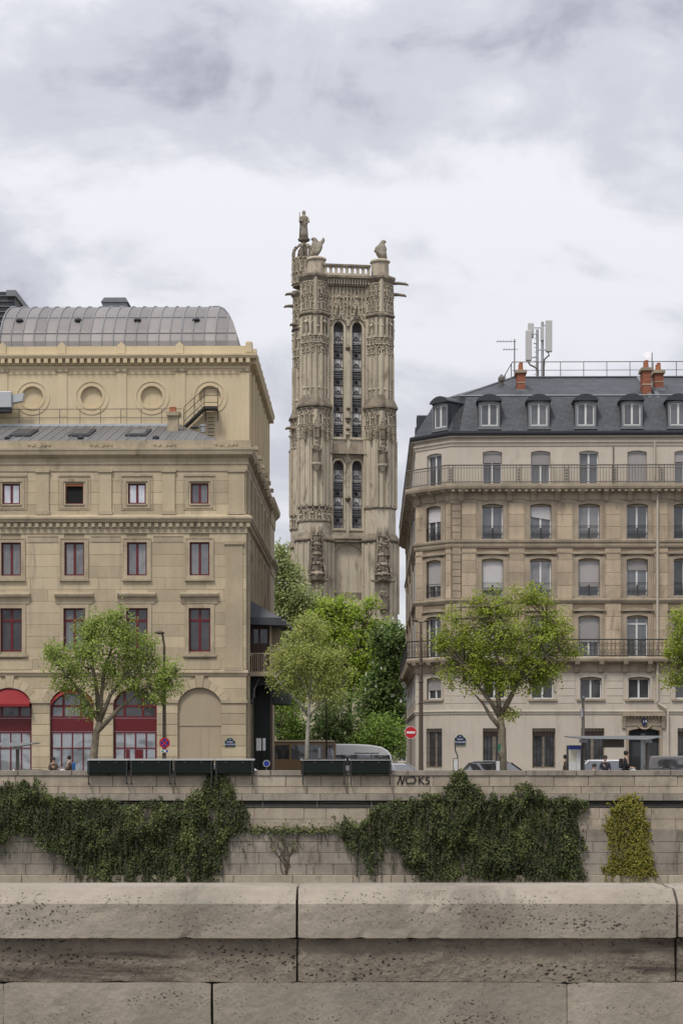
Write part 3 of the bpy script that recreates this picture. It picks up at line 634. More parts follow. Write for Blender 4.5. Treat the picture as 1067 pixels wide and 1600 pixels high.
# windows
for c, r, h in spec:
    xs = [p[0] for p in h]; xa, xb = min(xs), max(xs); xc = (xa+xb)/2; zs = [p[1] for p in h]; za, zb = min(zs), max(zs)
    if r == 4:
        if c == 116:
            w = window(TH, h, 0.16, 0.07, 'red', 'black'); MB().box(xa+.02, xb-.02, 0.06, 0.15, zb-.14, zb-.02).build('blind', 'terracotta', w)
        else: w = window(TH, h, 0.16, 0.09, 'red', ('glass_bright' if c in (17, 214) else 'glass_grey') if c != 312 else 'glass_mid', (xc,), (), 0.13)
        surround(w, rect(U(c-17), U(c+17), Z(790), Z(752)), 0.16, -0.05, 0.1, 'theatre_trim'); surround(w, rect(U(c-24), U(c+24), Z(795), Z(744)), 0.05, -0.03, 0.1, 'theatre_trim', 'panel_moulding')
        MB().box(U(c-24), U(c+24), -0.06, 0.1, Z(744), Z(741)).build('head_moulding', 'theatre_trim', w)
        MB().box(xa-.06, xb+.06, -0.10, 0.1, za-.09, za-.004).build('sill', 'theatre_trim', w)
    elif r == 3:
        w = window(TH, h, 0.16, 0.09, 'red', 'glass_grey', (xc,), (), 0.13)
        surround(w, h, 0.20, -0.05, 0.1, 'theatre_trim'); surround(w, rect(xa-.20, xb+.20, za-.20, zb+.20), 0.05, -0.08, 0.1, 'theatre_trim', 'outer_moulding')
        MB().box(U(c-23), U(c+23), -0.14, 0.1, Z(907.5), Z(904)).build('sill', 'theatre_trim', w)
    elif r == 2:
        w = window(TH, h, 0.20, 0.10, 'red', 'glass_dark' if c != 116 else 'glass_mid', (xc,), (Z(969),), 0.14)
        surround(w, rect(xa, xb, Z(1022), zb), 0.22, -0.06, 0.1, 'theatre_trim')
        MB().box(xa-.42, xb+.42, -0.04, 0.1, Z(1022)-.1, Z(939)).build('backing_panel', 'theatre_trim', w) if False else None
        MB().sweep([(U(c-30), 0), (U(c+30), 0)], [(-.02,Z(940)),(.06,Z(940)),(.08,Z(934.5)),(.22,Z(932)),(.26,Z(929)),(.26,Z(927.5)),(-.02,Z(925.5))]).build('hood', 'theatre_trim', w)
        MB().box(U(c-28), U(c+28), -0.05, 0.1, Z(950)+.26, Z(940)-.004).build('frieze', 'theatre_trim', w)
        MB().box(U(c-26), U(c+26), -0.15, 0.1, Z(1026), Z(1022.5)).build('sill', 'theatre_trim', w)
        MB().box(U(c-33), U(c+33), -0.03, 0.1, Z(1046), Z(1030)).build('apron', 'theatre', w)
    elif r == 1 and c != 312:
        tr = MB().box(xa+.02, xb-.02, 0.20, 0.34, Z(1143), Z(1122)); top = arch(xa+.02, xb-.02, Z(1122)+.01, Z(1097), 22.5*108/F)
        sf = window(TH, top, 0.22, 0.11, 'red', 'glass_mid' if c == 112 else 'glass_dark', (U(c-14), U(c+14)) if c != 211 else (U(c-17), U(c+12)), (Z(1103),), 0.13, arched=True, name='fanlight')
        tr.build('transom_panel', 'red', TH)
        n = 5
        low = rect(xa+.02, xb-.02, 0.05, Z(1143)-.01)
        if c == 211:
            lw = window(TH, low, 0.22, 0.10, 'red', 'glass_frost', (U(c-17), U(c), U(c+17)), (Z(1169),), 0.08, name='shopfront')
            for q, (a0, b0) in enumerate(((-33, -12), (-12, -3), (3, 33))): MB().box(U(c+a0), U(c+b0)-.02, 0.19, 0.215, 0.1, Z(1171)).build('door_leaf', 'red', lw) if q == 3 else None
            for x in (-12, 4, 9): MB().box(U(c+x)-.10, U(c+x)+.10, 0.185, 0.24, 0.1, Z(1171)).build('door_stile', 'red', lw)
        else: lw = window(TH, low, 0.22, 0.10, 'red', 'glass_frost', (U(c-17), U(c), U(c+17)), (Z(1169),), 0.07, name='shopfront')
        if c in (15, 112, -84):        # canvas awning rolled under the arch
            k = 1.0 if c == 15 else 0.0
            mb = MB(); n = 12
            zt = [hole_top(h, xa+.04+(xb-xa-.08)*i/n) for i in range(n+1)]; zl = Z(1100)
            for i in range(n):
                a0 = xa+.04+(xb-xa-.08)*i/n; a1 = xa+.04+(xb-xa-.08)*(i+1)/n
                if k: q = [zl, zl, zt[i]-.03, zt[i+1]-.03]; yo = 0.5
                else: q = [zt[i]-.32, zt[i+1]-.32, zt[i]-.03, zt[i+1]-.03]; yo = 0.1
                mb.hexa([(a0,-yo,q[0]),(a1,-yo,q[1]),(a1,-yo+.03,q[1]),(a0,-yo+.03,q[0]),(a0,.1,q[2]),(a1,.1,q[3]),(a1,.13,q[3]),(a0,.13,q[2])])
            if k: mb.box(xa+.04, xb-.04, -.5, -.485, zl-.16, zl-.004)
            mb.build('awning', 'red_awning', TH)
    elif r == 1:
        w = MB().prism([(p[0], p[1]) for p in h], 'y', 0.16, 0.3).build('blind_arch', 'blank', TH)
        MB().box(xa+.01, xb-.01, 0.12, 0.2, Z(1134), Z(1131.5)).build('ledge', 'blank', w)
        MB().box(U(c-1), U(c+1), 0.145, 0.2, 0.3, Z(1135)).build('rib', 'blank', w)
        MB().box(U(c+13), U(c+14), 0.145, 0.2, 0.3, Z(1135)).build('rib', 'blank', w)
for i in range(len(cols)-1):      # sunk frieze panels between the third-storey windows
    MB().box(U(cols[i]+26), U(cols[i+1]-26), -0.025, 0.05, Z(846.5), Z(837)).build('frieze_panel', 'theatre_trim', TH)
    MB().box(U(cols[i]+26), U(cols[i+1]-26), -0.05, 0.05, Z(838.2), Z(836.5)).build('frieze_moulding', 'theatre_trim', TH)
# side elevation on the narrow street
MB().box(-0.5, 0.0, 0.52, 29, -0.3, Z(698)).build('side_wall', 'theatre', TH)
MB().box(0.0, 0.14, 23.5, 29, -0.3, Z(700)).build('end_pavilion', 'theatre', TH)
MB().sweep([(0.14, 23.3), (0.14, 29.2)], [(-.1,Z(736)),(.05,Z(736)),(.10,Z(716)),(.40,Z(708)),(.44,Z(700)),(.28,Z(689)-.01),(-.1,Z(689)-.01)]).build('cornice', 'theatre_trim', TH)
MB().sweep([(0.14, 23.3), (0.14, 29.2)], [(-.1,Z(833)),(.05,Z(833)),(.09,Z(817)),(.36,Z(811)),(.36,Z(808)),(.05,Z(804)),(-.1,Z(804))]).build('dentil_cornice', 'theatre_trim', TH)
for i in range(7):
    v0 = 0.35+i*3.5
    if v0 > 23: break
    for a, b in ((736, 804), (833, 1048), (1056, 1230)):
        MB().box(-0.02, 0.16, v0, v0+.75, Z(b), Z(a)).build('pilaster', 'theatre_trim', TH)
    for a, b, m in ((755, 787, 'glass_mid'), (850, 910, 'glass_mid'), (950, 1020, 'glass_dark')):
        w = MB().box(-0.02, 0.05, v0+1.4, v0+2.7, Z(b)-.1, Z(a)+.1).build('window', 'theatre_trim', TH); MB().box(0.0, 0.056, v0+1.5, v0+2.6, Z(b), Z(a)).build('pane', m, w)
    MB().box(-.02, 0.22, v0+1.25, v0+2.85, Z(1022), Z(1018)).build('sill', 'theatre_trim', TH)
for z_ in (716, 694): 
    for i in range(6): MB().box(0.3, 0.55, 2+i*3.5, 2.5+i*3.5, Z(z_), Z(z_-6)).build('cornice_lion_mask', 'theatre_trim', TH)

# ---- set-back upper block
vB = 8.0
BU = lambda px: (px-390)*116/F-0.33
BZ = lambda py: PZ(py, 116)
oc = [-44, 50, 143, 237, 328]
orr = 17*116/F
MB().wall(rect(BU(-110), -0.33, BZ(720), BZ(556)), [circle((BU(c), BZ(620)), orr) for c in oc], vB, vB+0.25).build('upper_wall', 'theatre_plaster', TH)
MB().box(BU(-110), -0.35, vB+.22, 29, BZ(720), BZ(556)).build('upper_block', 'theatre_plaster', TH)
for c in oc:
    o = MB().ring((BU(c), BZ(620)), orr+.02, orr+.12, vB-.03, vB+.05).build('oculus_ring', 'theatre_plaster', TH)
    MB().ring((BU(c), BZ(620)), 0.96, 1.10, vB-.04, vB+.05).build('oculus_moulding', 'theatre_plaster', o)
for c in (4, 97, 190, 282): pilaster(c, 15, 576, 700, 0.06, 'theatre_plaster', TH, BU, BZ, vB)
pilaster(383, 13, 576, 700, 0.06, 'theatre_plaster', TH, BU, BZ, vB)
MB().box(BU(-110), -0.30, vB-.05, vB+.1, BZ(575.5), BZ(571)).build('frieze_band', 'theatre_plaster', TH)
MB().box(BU(-110), BU(374), vB-.03, vB+.1, BZ(584), BZ(581.5)).build('panel_moulding', 'theatre_plaster', TH)
sideB = [(BU(-110), vB), (-0.33, vB), (-0.33, 29.2)]
MB().sweep(sideB, [(-.04,BZ(570)),(.10,BZ(570)),(.12,BZ(561.5)),(.42,BZ(561)),(.5,BZ(557)),(.5,BZ(554.5)),(.15,BZ(553.5)),(.15,BZ(541)),(-.2,BZ(541)),(-.2,BZ(556))]).build('upper_cornice', 'theatre_plaster', TH)
mb = MB(); k = BU(-110)
while k < -0.1: mb.box(k, k+.24, vB-.42, vB-.1, BZ(568), BZ(561.3)); k += 0.45
v = vB+.1
while v < 29: mb.box(-.23, .09, v, v+.24, BZ(568), BZ(561.3)); v += .45
mb.build('modillions', 'theatre_plaster', TH, kind='stuff')
for c in (4, 97, 190, 281):
    MB().box(BU(c-6), BU(c+6), vB-.22, vB+.1, BZ(552.5), BZ(540)).prism([(BU(c-6), BZ(540)+.002), (BU(c+6), BZ(540)+.002), (BU(c), BZ(534))], 'y', vB-.2, vB+.08).build('parapet_block', 'theatre_plaster', TH, kind='stuff')
MB().box(BU(384), BU(392)+.1, vB-.25, vB+.5, BZ(552.5), BZ(534)).build('corner_block', 'theatre_plaster', TH, bevel=0.08)
for i in range(9):
    v0 = 10.2+i*2.2
    MB().box(-.35, -.16, v0-.35, v0+.35, BZ(720), BZ(577)).build('side_pilaster', 'theatre_plaster', TH)
    if v0 < 28: MB().box(-.35, -.30, v0+.65, v0+1.5, BZ(690), BZ(590)).build('side_opening', 'glass_mid', TH)
    MB().prism([(v0-.3, BZ(541)), (v0+.3, BZ(541)), (v0+.22, BZ(534)), (v0-.22, BZ(534))], 'x', -.35, -.02).build('antefix', 'theatre_trim', TH)
# barrel roof of curved zinc sheets with standing seams
vR0, vR1 = vB+.4, vB+8.4; zR0 = BZ(548); zR1 = PZ(489, 124.5)
def rib(u, t, end=0.0):
    return (u, vR0+(vR1-vR0)*(1-math.cos(t)), zR0+(zR1-zR0)*math.sin(t))
ua, ub = BU(-4), BU(371); npan = 21; ns = 9; inset = 2.9
def uu(i, t):
    u = ua+(ub-ua)*i/npan; lim = ub-inset*(1-math.cos(t)); return min(u, lim)
for i in range(npan):
    mb = MB()
    for j in range(ns):
        t0, t1 = math.pi/2*j/ns, math.pi/2*(j+1)/ns
        a, b, c, d = rib(uu(i,t0),t0), rib(uu(i+1,t0),t0), rib(uu(i+1,t1),t1), rib(uu(i,t1),t1)
        if Vector(a) != Vector(b) or Vector(c) != Vector(d): mb.quad(a, b, c, d)
    mb.build('roof_sheet', 'dome_zinc', TH)
    pts = [rib(uu(i, math.pi/2*j/ns), math.pi/2*j/ns) for j in range(ns+1)]
    MB().tube([(p[0], p[1]-.03, p[2]+.03) for p in pts], 0.045, 4).build('standing_seam', 'zinc_seam', TH)
mb = MB()
for j in range(ns):          # curved hip end
    t0, t1 = math.pi/2*j/ns, math.pi/2*(j+1)/ns
    a = rib(ub-inset*(1-math.cos(t0)), t0); b = rib(ub-inset*(1-math.cos(t1)), t1)
    mb.quad(a, (a[0], 26, a[2]), (b[0], 26, b[2]), b)
mb.build('roof_hip', 'dome_zinc', TH)
for z_ in (0.30, 0.62):
    mb = MB(); t = z_; p0 = rib(ua, t); p1 = rib(ub-inset*(1-math.cos(t))-.05, t)
    MB().tube([(p0[0], p0[1]-.01, p0[2]+.01), (p1[0], p1[1]-.01, p1[2]+.01)], 0.02, 4).build('sheet_lap', 'lead', TH)
MB().prism([(vR0, zR0)]+[rib(0, math.pi/2*j/ns)[1:] for j in range(1, ns+1)]+[(26, zR1), (26, zR0)], 'x', ua+.02, ua+.1).build('roof_gable', 'lead', TH)
for px in (23, 116, 210, 303):
    u0 = BU(px); t = 0.55; p = rib(u0, t); MB().lathe([(.24,0),(.24,.1),(.05,.22)], (p[0], p[1]-.05, p[2]-.05), 10).build('roof_vent', 'slate_dark', TH)
Dr = 124.6
RU = lambda px: (px-390)*Dr/F-0.33+(Dr-116)*(390-CX)/F*0-(0.0)
def wx(px, D, v): return PX(px, D)-PX(385,108)-0.0155*v      # world x to local u at depth v
vd = vR1+.1
MB().box(wx(40,Dr,vd), wx(326,Dr,vd), vd-.3, vd+2.5, PZ(491,Dr), PZ(486.5,Dr)).build('ridge_deck', 'lead', TH)
MB().box(wx(55,Dr,vd), wx(318,Dr,vd), vd+.2, vd+2.4, PZ(487,Dr), PZ(483.5,Dr)).build('ridge_cap', 'lead', TH)
o = MB().box(wx(160,Dr,vd), wx(198,Dr,vd), vd, vd+1.8, PZ(486.5,Dr), PZ(472,Dr)).build('vent_house', 'lead', TH)
MB().prism([(wx(158,Dr,vd),PZ(472,Dr)+.004),(wx(201,Dr,vd),PZ(472,Dr)+.004),(wx(197,Dr,vd),PZ(465,Dr)),(wx(163,Dr,vd),PZ(465,Dr))], 'y', vd-.1, vd+1.9).build('vent_roof', 'lead', o)
# taller dark glazed vault behind, cut by the frame
mb = MB(); D2 = 132; v2 = 24
ga = [(wx(43,D2,v2), PZ(545,D2))]
xr = wx(38,D2,v2)
MB().box(wx(-60,D2,v2), xr, v2-3.6, v2+3, PZ(560,D2), PZ(474,D2)).build('rear_roof', 'slate_dark', TH)
MB().box(xr-.55, xr+.12, v2-3.9, v2+3, PZ(482,D2), PZ(473,D2)).build('rear_roof_cap', 'lead', TH)
for k in range(4):
    x0 = xr-1.2-k*1.2
    MB().tube([(x0-2.2*(1-math.cos(t)), v2-3.9, PZ(545,D2)+(PZ(474,D2)-PZ(545,D2))*math.cos(t)) for t in [i*math.pi/18 for i in range(10)]], .05, 4).build('rear_rib', 'zinc_seam', TH)
for k in range(9): MB().box(wx(-60,D2,v2), xr-.05, v2-3.68, v2-3.6, PZ(545-k*8,D2), PZ(545-k*8,D2)+.05).build('rear_bar', 'lead', TH)
# ---- low zinc roof in front of the upper block
za, zb_ = Z(690), PZ(662, 115); va, vb = -0.2, 7.6
hip0, hip1 = U(347), wx(280, 115, vb)
n = 30
for i in range(n):
    a0 = UL+(hip0-UL)*i/n; a1 = UL+(hip0-UL)*(i+1)/n
    top = lambda u: 1.0 if u <= hip1 else max(0.0, (hip0-u)/(hip0-hip1))
    t0, t1 = top(a0), top(a1); P = lambda u, t: (u, va+(vb-va)*t, za+(zb_-za)*t)
    MB().quad(P(a0,0), P(a1,0), P(a1,t1), P(a0,t0)).build('roof_sheet', 'zinc', TH)
    if t0 > .05: p, q = P(a0, 0), P(a0, t0); MB().tube([(p[0],p[1],p[2]+.03),(q[0],q[1],q[2]+.03)], .03, 4).build('standing_seam', 'zinc_seam', TH)
MB().tri((hip0, va, za), (hip0, vb+.4, za), (hip1, vb, zb_)).build('roof_hip', 'zinc', TH)
MB().box(UL, hip1, vb-.1, vb+.35, zb_-.3, zb_+.12).build('roof_gutter', 'unit_grey', TH)
for px in (-60, 35, 127, 215):
    t = .42; u0 = wx(px, 111, 3.3); c = (u0, va+(vb-va)*t, za+(zb_-za)*t)
    o = MB().prism([(va+(vb-va)*.28, za+(zb_-za)*.28+.02), (va+(vb-va)*.66, za+(zb_-za)*.66+.02), (va+(vb-va)*.66, za+(zb_-za)*.66+.14), (va+(vb-va)*.28, za+(zb_-za)*.28+.14)], 'x', u0-.62, u0+.62).build('skylight', 'slate_dark', TH)
    MB().prism([(va+(vb-va)*.33, za+(zb_-za)*.33+.15), (va+(vb-va)*.60, za+(zb_-za)*.60+.15), (va+(vb-va)*.60, za+(zb_-za)*.60+.17), (va+(vb-va)*.33, za+(zb_-za)*.33+.17)], 'x', u0-.45, u0+.45).build('pane', 'glass_mid', o)
for px in (12, 126, 244):
    u0 = wx(px, 109, 1); MB().lathe([(.2,0),(.2,.1),(.04,.2)], (u0, .9, za+(zb_-za)*.15), 8).build('roof_vent', 'slate_dark', TH)
rail = MB(); zr = PZ(637, 115.4)
rl = MB().tube([(UL, vb+.1, zr), (wx(283,115.4,vb), vb+.1, zr)], .025, 5).build('guard_rail', 'iron_grey', TH)
MB().tube([(UL, vb+.1, (zr+zb_)/2), (wx(283,115.4,vb), vb+.1, (zr+zb_)/2)], .018, 5).build('mid_rail', 'iron_grey', rl)
for px in range(-100, 284, 32): x = wx(px,115.4,vb); MB().tube([(x, vb+.1, zb_+.1), (x, vb+.1, zr)], .022, 5).build('rail_post', 'iron_grey', rl)
# chimney on the low roof
vc = 5.0; Dc = 113; cu = lambda px: wx(px, Dc, vc); czz = lambda py: PZ(py, Dc)
ch = MB().box(cu(262.5), cu(279), vc-.35, vc+.4, czz(692), czz(651)).build('chimney', 'theatre_trim', TH)
MB().prism([(cu(261.5), czz(651)+.003), (cu(280), czz(651)+.003), (cu(282.5), czz(645)), (cu(259.5), czz(645))], 'y', vc-.5, vc+.5).build('chimney_cap', 'theatre_trim', ch)
for px in (268, 272.5): MB().lathe([(.15,0),(.12,.3),(.14,.32),(.12,.36)], (cu(px), vc, czz(645)), 10).build('chimney_pot', 'terracotta', ch)
# iron stair to the last oculus
Ds = 115.6; vs = 7.7; su = lambda px: wx(px, Ds, vs); sz = lambda py: PZ(py, Ds)
st = empty('roof_stair', (0, 0, 0)); st.parent = TH
y0, y1 = vs-.6, vs+.2
MB().box(su(319), su(340.5), y0, y1, sz(640.5), sz(636.5)).build('landing', 'iron', st)
for yy in (y0, y1-.05):
    MB().prism([(su(286.5),sz(669)), (su(290),sz(669)), (su(322),sz(638)), (su(319),sz(637.5))], 'y', yy, yy+.04).build('stringer', 'iron', st)
for i in range(10): px = 289+i*3.3; py = 667-i*3.1; MB().box(su(px)-.02, su(px)+.18, y0+.05, y1-.05, sz(py), sz(py)+.03).build('tread', 'iron', st)
for f in (0, .5, 1.0):
    dz = 30*f/1.0+4
    MB().tube([(su(289), y0, sz(668-8-22*f)), (su(320.5), y0, sz(637-6-22*f)), (su(342), y0, sz(637-6-22*f))], .022, 5).build('hand_rail', 'iron', st)
for px, py in ((289,668), (305,653), (320.5,637), (341.5,637)): MB().tube([(su(px), y0, sz(py)), (su(px), y0, sz(py-29))], .026, 5).build('rail_post', 'iron', st)
for px in (321, 340): MB().tube([(su(px), y1-.1, sz(657)), (su(px), y1-.1, sz(638))], .03, 5).build('prop', 'iron', st)
for i in range(7): MB().box(su(324), su(335), vs+.1, vs+.15, sz(652+i*5.6), sz(652+i*5.6)+.04).build('rung', 'iron', st)
MB().lathe([(.16,0),(.16,.35),(.22,.36),(.22,.45),(.05,.5)], (su(320), 6.3, sz(681)), 10).build('vent_pipe', 'steel', TH)
MB().lathe([(.28,0),(.28,.05),(.02,.16)], (su(308), 6.0, sz(676)), 10).build('roof_cowl', 'slate_dark', TH)
# pale ventilation unit at the edge of the frame
un = MB().box(su(-40), su(22), 6.6, 7.5, sz(640), sz(615)).build('air_unit', 'unit_grey', TH, bevel=.03)
MB().prism([(su(22)+.004,sz(632)),(su(38),sz(629)),(su(41),sz(617)),(su(22)+.004,sz(620))], 'y', 6.8, 7.3).build('duct_mouth', 'unit_grey', un)
MB().box(su(-40), su(20), 6.7, 7.4, sz(646), sz(640)-.004).build('unit_frame', 'slate_dark', un)
# ---- covered side porch over the narrow street
D3 = 111.0; pv = 2.6; pu = lambda px: wx(px, D3, pv); pz = lambda py: PZ(py, D3)
po = empty('porch', (0, 0, 0)); po.parent = TH
MB().wall(rect(0.01, pu(425), 0.0, pz(1058)), [arch(0.18, pu(423), 0.05, pz(1085), (pu(423)-.18)/2*.99)], pv, pv+.25).build('porch_arch', 'dark_green', po)
MB().box(0.02, pu(424), pv+1.6, pv+1.75, 0, pz(1058)).build('porch_door', 'dark_green', po)
MB().box(0.01, .16, pv-.25, pv-.02, 0, pz(1100)).build('porch_pilaster', 'theatre_trim', po)
MB().box(pu(423), pu(426), pv-.02, pv+.2, 0, pz(1098)).build('porch_post', 'dark_wood', po)
MB().box(pu(386), pu(428), pv-1.0, pv+3.5, pz(1058)+.004, pz(1051)).build('balcony_slab', 'theatre_trim', po)
MB().box(pu(424), pu(452), pv+.4, pv+3.4, pz(1100), pz(1062)).build('bracket', 'dark_green', po)
MB().tube([(.1, pv-.4, pz(1098)), (.32, pv-.4, pz(1090)), (.32, pv-.4, pz(1078)), (.6, pv-.3, pz(1062))], .05, 6).build('drain_pipe', 'lead', po)
bx = MB().box(0.02, pu(420), pv, pv+3.4, pz(1051)+.003, pz(978)).build('oriel', 'dark_wood', po)
for a, b in ((394, 404), (407.5, 418)):
    MB().box(pu(a), pu(b), pv-.03, pv+.02, pz(1006), pz(984)).build('oriel_pane', 'glass_dark', po)
    MB().box(pu(a), pu(b), pv-.04, pv+.02, pz(1046), pz(1012)).build('oriel_panel', 'dark_wood', po)
MB().box(pu(422), pu(425), pv-.2, pv+.0, pz(1051)+.003, pz(978)).build('oriel_post', 'theatre_trim', po)
MB().box(pu(420)+.02, pu(436), pv+1.2, pv+3.0, pz(1051)+.003, pz(978)).build('oriel_bay', 'theatre_trim', po)
MB().tube([(pu(385), pv-.95, pz(1023)), (pu(418), pv-.95, pz(1023)), (pu(425), pv-.3, pz(1023))], .03, 5).build('balcony_rail', 'theatre_trim', po)
for i in range(11): x = pu(386+i*3.2); MB().tube([(x, pv-.95, pz(1051)), (x, pv-.95, pz(1023))], .017 if i % 3 else .032, 5).build('baluster', 'theatre_trim', po)
e0, e1 = pu(389), pu(452)
MB().hexa([(e0-.2,pv-1.1,pz(978)),(e1,pv-1.1,pz(980)),(e1+.1,pv+4,pz(980)),(e0-.2,pv+4,pz(978)),(e0-.2,pv-1.1,pz(967)),(e1-.2,pv-1.1,pz(969)),(e1-.1,pv+4,pz(969)),(e0-.2,pv+4,pz(967))]).build('porch_eave', 'slate', po)
MB().hexa([(0.0,pv-.9,pz(967)+.004),(pu(440),pv-.9,pz(968)+.004),(pu(440),pv+4,pz(968)+.004),(0.0,pv+4,pz(967)+.004),(0.0,pv-.3,pz(940)),(.25,pv-.3,pz(942)),(.25,pv+3.5,pz(942)),(0.0,pv+3.5,pz(940))]).build('porch_roof', 'slate', po)
# ================================================================== APARTMENT HOUSE (right)
def brick_mat(name, c1, c2, mort, sx, sz, axis='x', rough=0.6, bump=0.4, spec=0.35):
    m, nt, N, L, b = _nt(name)
    g = N.new('ShaderNodeNewGeometry'); sp = N.new('ShaderNodeSeparateXYZ'); L.new(g.outputs['Position'], sp.inputs[0])
    ad = N.new('ShaderNodeMath'); ad.operation = 'ADD'; L.new(sp.outputs['X'], ad.inputs[0]); L.new(sp.outputs['Y'], ad.inputs[1])
    cm = N.new('ShaderNodeCombineXYZ'); L.new(ad.outputs[0], cm.inputs[0]); L.new(sp.outputs['Z'], cm.inputs[1])
    br = N.new('ShaderNodeTexBrick'); br.inputs['Scale'].default_value = 1.0; br.inputs['Brick Width'].default_value = sx; br.inputs['Row Height'].default_value = sz
    br.inputs['Mortar Size'].default_value = 0.008; br.inputs['Color1'].default_value = (*c1, 1); br.inputs['Color2'].default_value = (*c2, 1); br.inputs['Mortar'].default_value = (*mort, 1)
    L.new(cm.outputs[0], br.inputs['Vector'])
    n = _noise(N, L, g.outputs['Position'], 0.8, 5, 0.6); col = _mul(N, L, br.outputs['Color'], n, 0.6, 1.4)
    L.new(col, b.inputs['Base Color']); b.inputs['Roughness'].default_value = rough; b.inputs['Specular IOR Level'].default_value = spec
    bp = N.new('ShaderNodeBump'); bp.inputs['Strength'].default_value = bump; bp.inputs['Distance'].default_value = 0.02; L.new(br.outputs['Fac'], bp.inputs['Height']); bp.invert = True; L.new(bp.outputs[0], b.inputs['Normal'])
    return m
M['slate_courses'] = brick_mat('slate_courses', (0.050, 0.054, 0.064), (0.075, 0.079, 0.09), (0.025, 0.026, 0.03), 0.3, 0.15)
M['chimney_brick'] = brick_mat('chimney_brick', (0.30, 0.085, 0.045), (0.22, 0.065, 0.04), (0.25, 0.19, 0.14), 0.24, 0.075, rough=0.9, spec=0.1)
AP = empty('apartment_house', (PX(705,107), 107, 0), -0.0155, 'stone apartment house with slate mansard roof, dormers and iron balconies', 'building')
AU = lambda px: (px-705)*107/F
AZ = lambda py: PZ(py, 107)
FD = 2.02; UR = AU(1185); SL = 29.0
def facet(o): o.location = (-FD, FD, 0); o.rotation_euler = (0, 0, R(-45)); return o
def sidew(o): o.location = (-FD, SL, 0); o.rotation_euler = (0, 0, R(-90)); return o
def facet_b(o):      # a unit block already placed in wall coordinates
    p = Vector(o.location); q = Matrix.Rotation(R(-45), 3, 'Z') @ p; o.location = (q.x-FD, q.y+FD, q.z); o.rotation_euler = (0, 0, R(-45)); return o
FL = FD*math.sqrt(2); fx = lambda px: (px-648)/57*FL
path = [(-FD, SL), (-FD, FD), (0, 0), (UR, 0)]
cols = [769, 844, 919, 994, 1067, 1141]
lv = {6: (757, 707, 15), 5: (843, 790, 16.5), 4: (932, 875, 16.5), 3: (1027, 964, 16.5), 2: (1092, 1060, 17), 1: (1200, 1138, 18)}
rise = 0.09
def hole(c, f, isf=False):
    b, t, w = lv[f]
    if f == 1 and not isf:
        if c == 994: return arch(AU(981), AU(1029), 0.16, AZ(1142), 0.14)
        c = {769: 772, 844: 849, 919: 925, 1067: 1075, 1141: 1148}.get(c, c)
    if f == 2: c += 3
    x0, x1 = (AU(c-w), AU(c+w)) if not isf else (fx(678)-.58, fx(678)+.58)
    if isf and f == 1: x0, x1 = fx(678)-.62, fx(678)+.62
    return arch(x0, x1, AZ(b), AZ(t), rise, 6) if f != 1 else rect(x0, x1, AZ(b), AZ(t))
H = {(c, f): hole(c, f) for c in cols for f in lv}
HF = {f: hole(0, f, True) for f in lv}
def zone(f0, a, b, mat, name):
    hs = [h for (c, f), h in H.items() if f in f0]; hf = [HF[f] for f in f0]
    MB().wall(rect(0, UR, AZ(b), AZ(a)), hs, 0.0, 0.45).build(name, mat, AP)
    facet(MB().wall(rect(0.0, FL, AZ(b), AZ(a)), hf, 0.0, 0.45).build(name, mat, AP))
    sidew(MB().box(0, SL-FD, 0.0, 0.45, AZ(b), AZ(a)).build('side_wall', mat, AP))
zone((6,), 684, 757.5, 'haus_cream', 'attic_wall')
zone((3, 4, 5), 757.5, 1034, 'haus_mortar', 'middle_wall')
zone((1, 2), 1034, 1240, 'haus_cream', 'ground_wall')
MB().box(-1.2, UR, 1.6, 12, 0, AZ(684)).build('rear_core', 'haus_cream', AP)
# stones between the windows on the three middle storeys, and the plainer coursed storey under them
def rowz(a, b, n): return [(AZ(a+(b-a)*(i+1)/n), AZ(a+(b-a)*i/n)) for i in range(n)]
for f, a, b, n in ((5, 766, 843, 4), (4, 856, 935, 4), (3, 943, 1027, 4)):
    wide = [rect(AU(c-25), AU(c+25), AZ(b+1), AZ(a+8)) for c in cols]
    fw = [rect(fx(678)-.9, fx(678)+.9, AZ(b+1), AZ(a+8))]
    ashlar(AP, 'haus', AU(721), UR, rowz(a, b, n), wide, 1.4, -0.03, 0.1, 0.012, seed=30+f)
    ashlar(AP, 'haus', 0.02, FL-.02, rowz(a, b, n), fw, 1.4, -0.03, 0.1, 0.012, seed=40+f, xform=facet_b)
    ashlar(AP, 'haus_trim', AU(706), AU(720), rowz(a, b, 7), [], 1.0, -0.07, 0.1, 0.03, seed=50+f, name='quoin')
ashlar(AP, 'haus_cream', 0.02, UR, rowz(1053, 1111, 5), [rect(AU(c+3-24), AU(c+3+24), AZ(1112), AZ(1052)) for c in cols], 2.2, -0.03, 0.1, 0.03, seed=61)
ashlar(AP, 'haus_cream', 0.02, FL-.02, rowz(1053, 1111, 5), [rect(fx(678)-.85, fx(678)+.85, AZ(1112), AZ(1052))], 2.2, -0.03, 0.1, 0.03, seed=62, xform=facet_b)
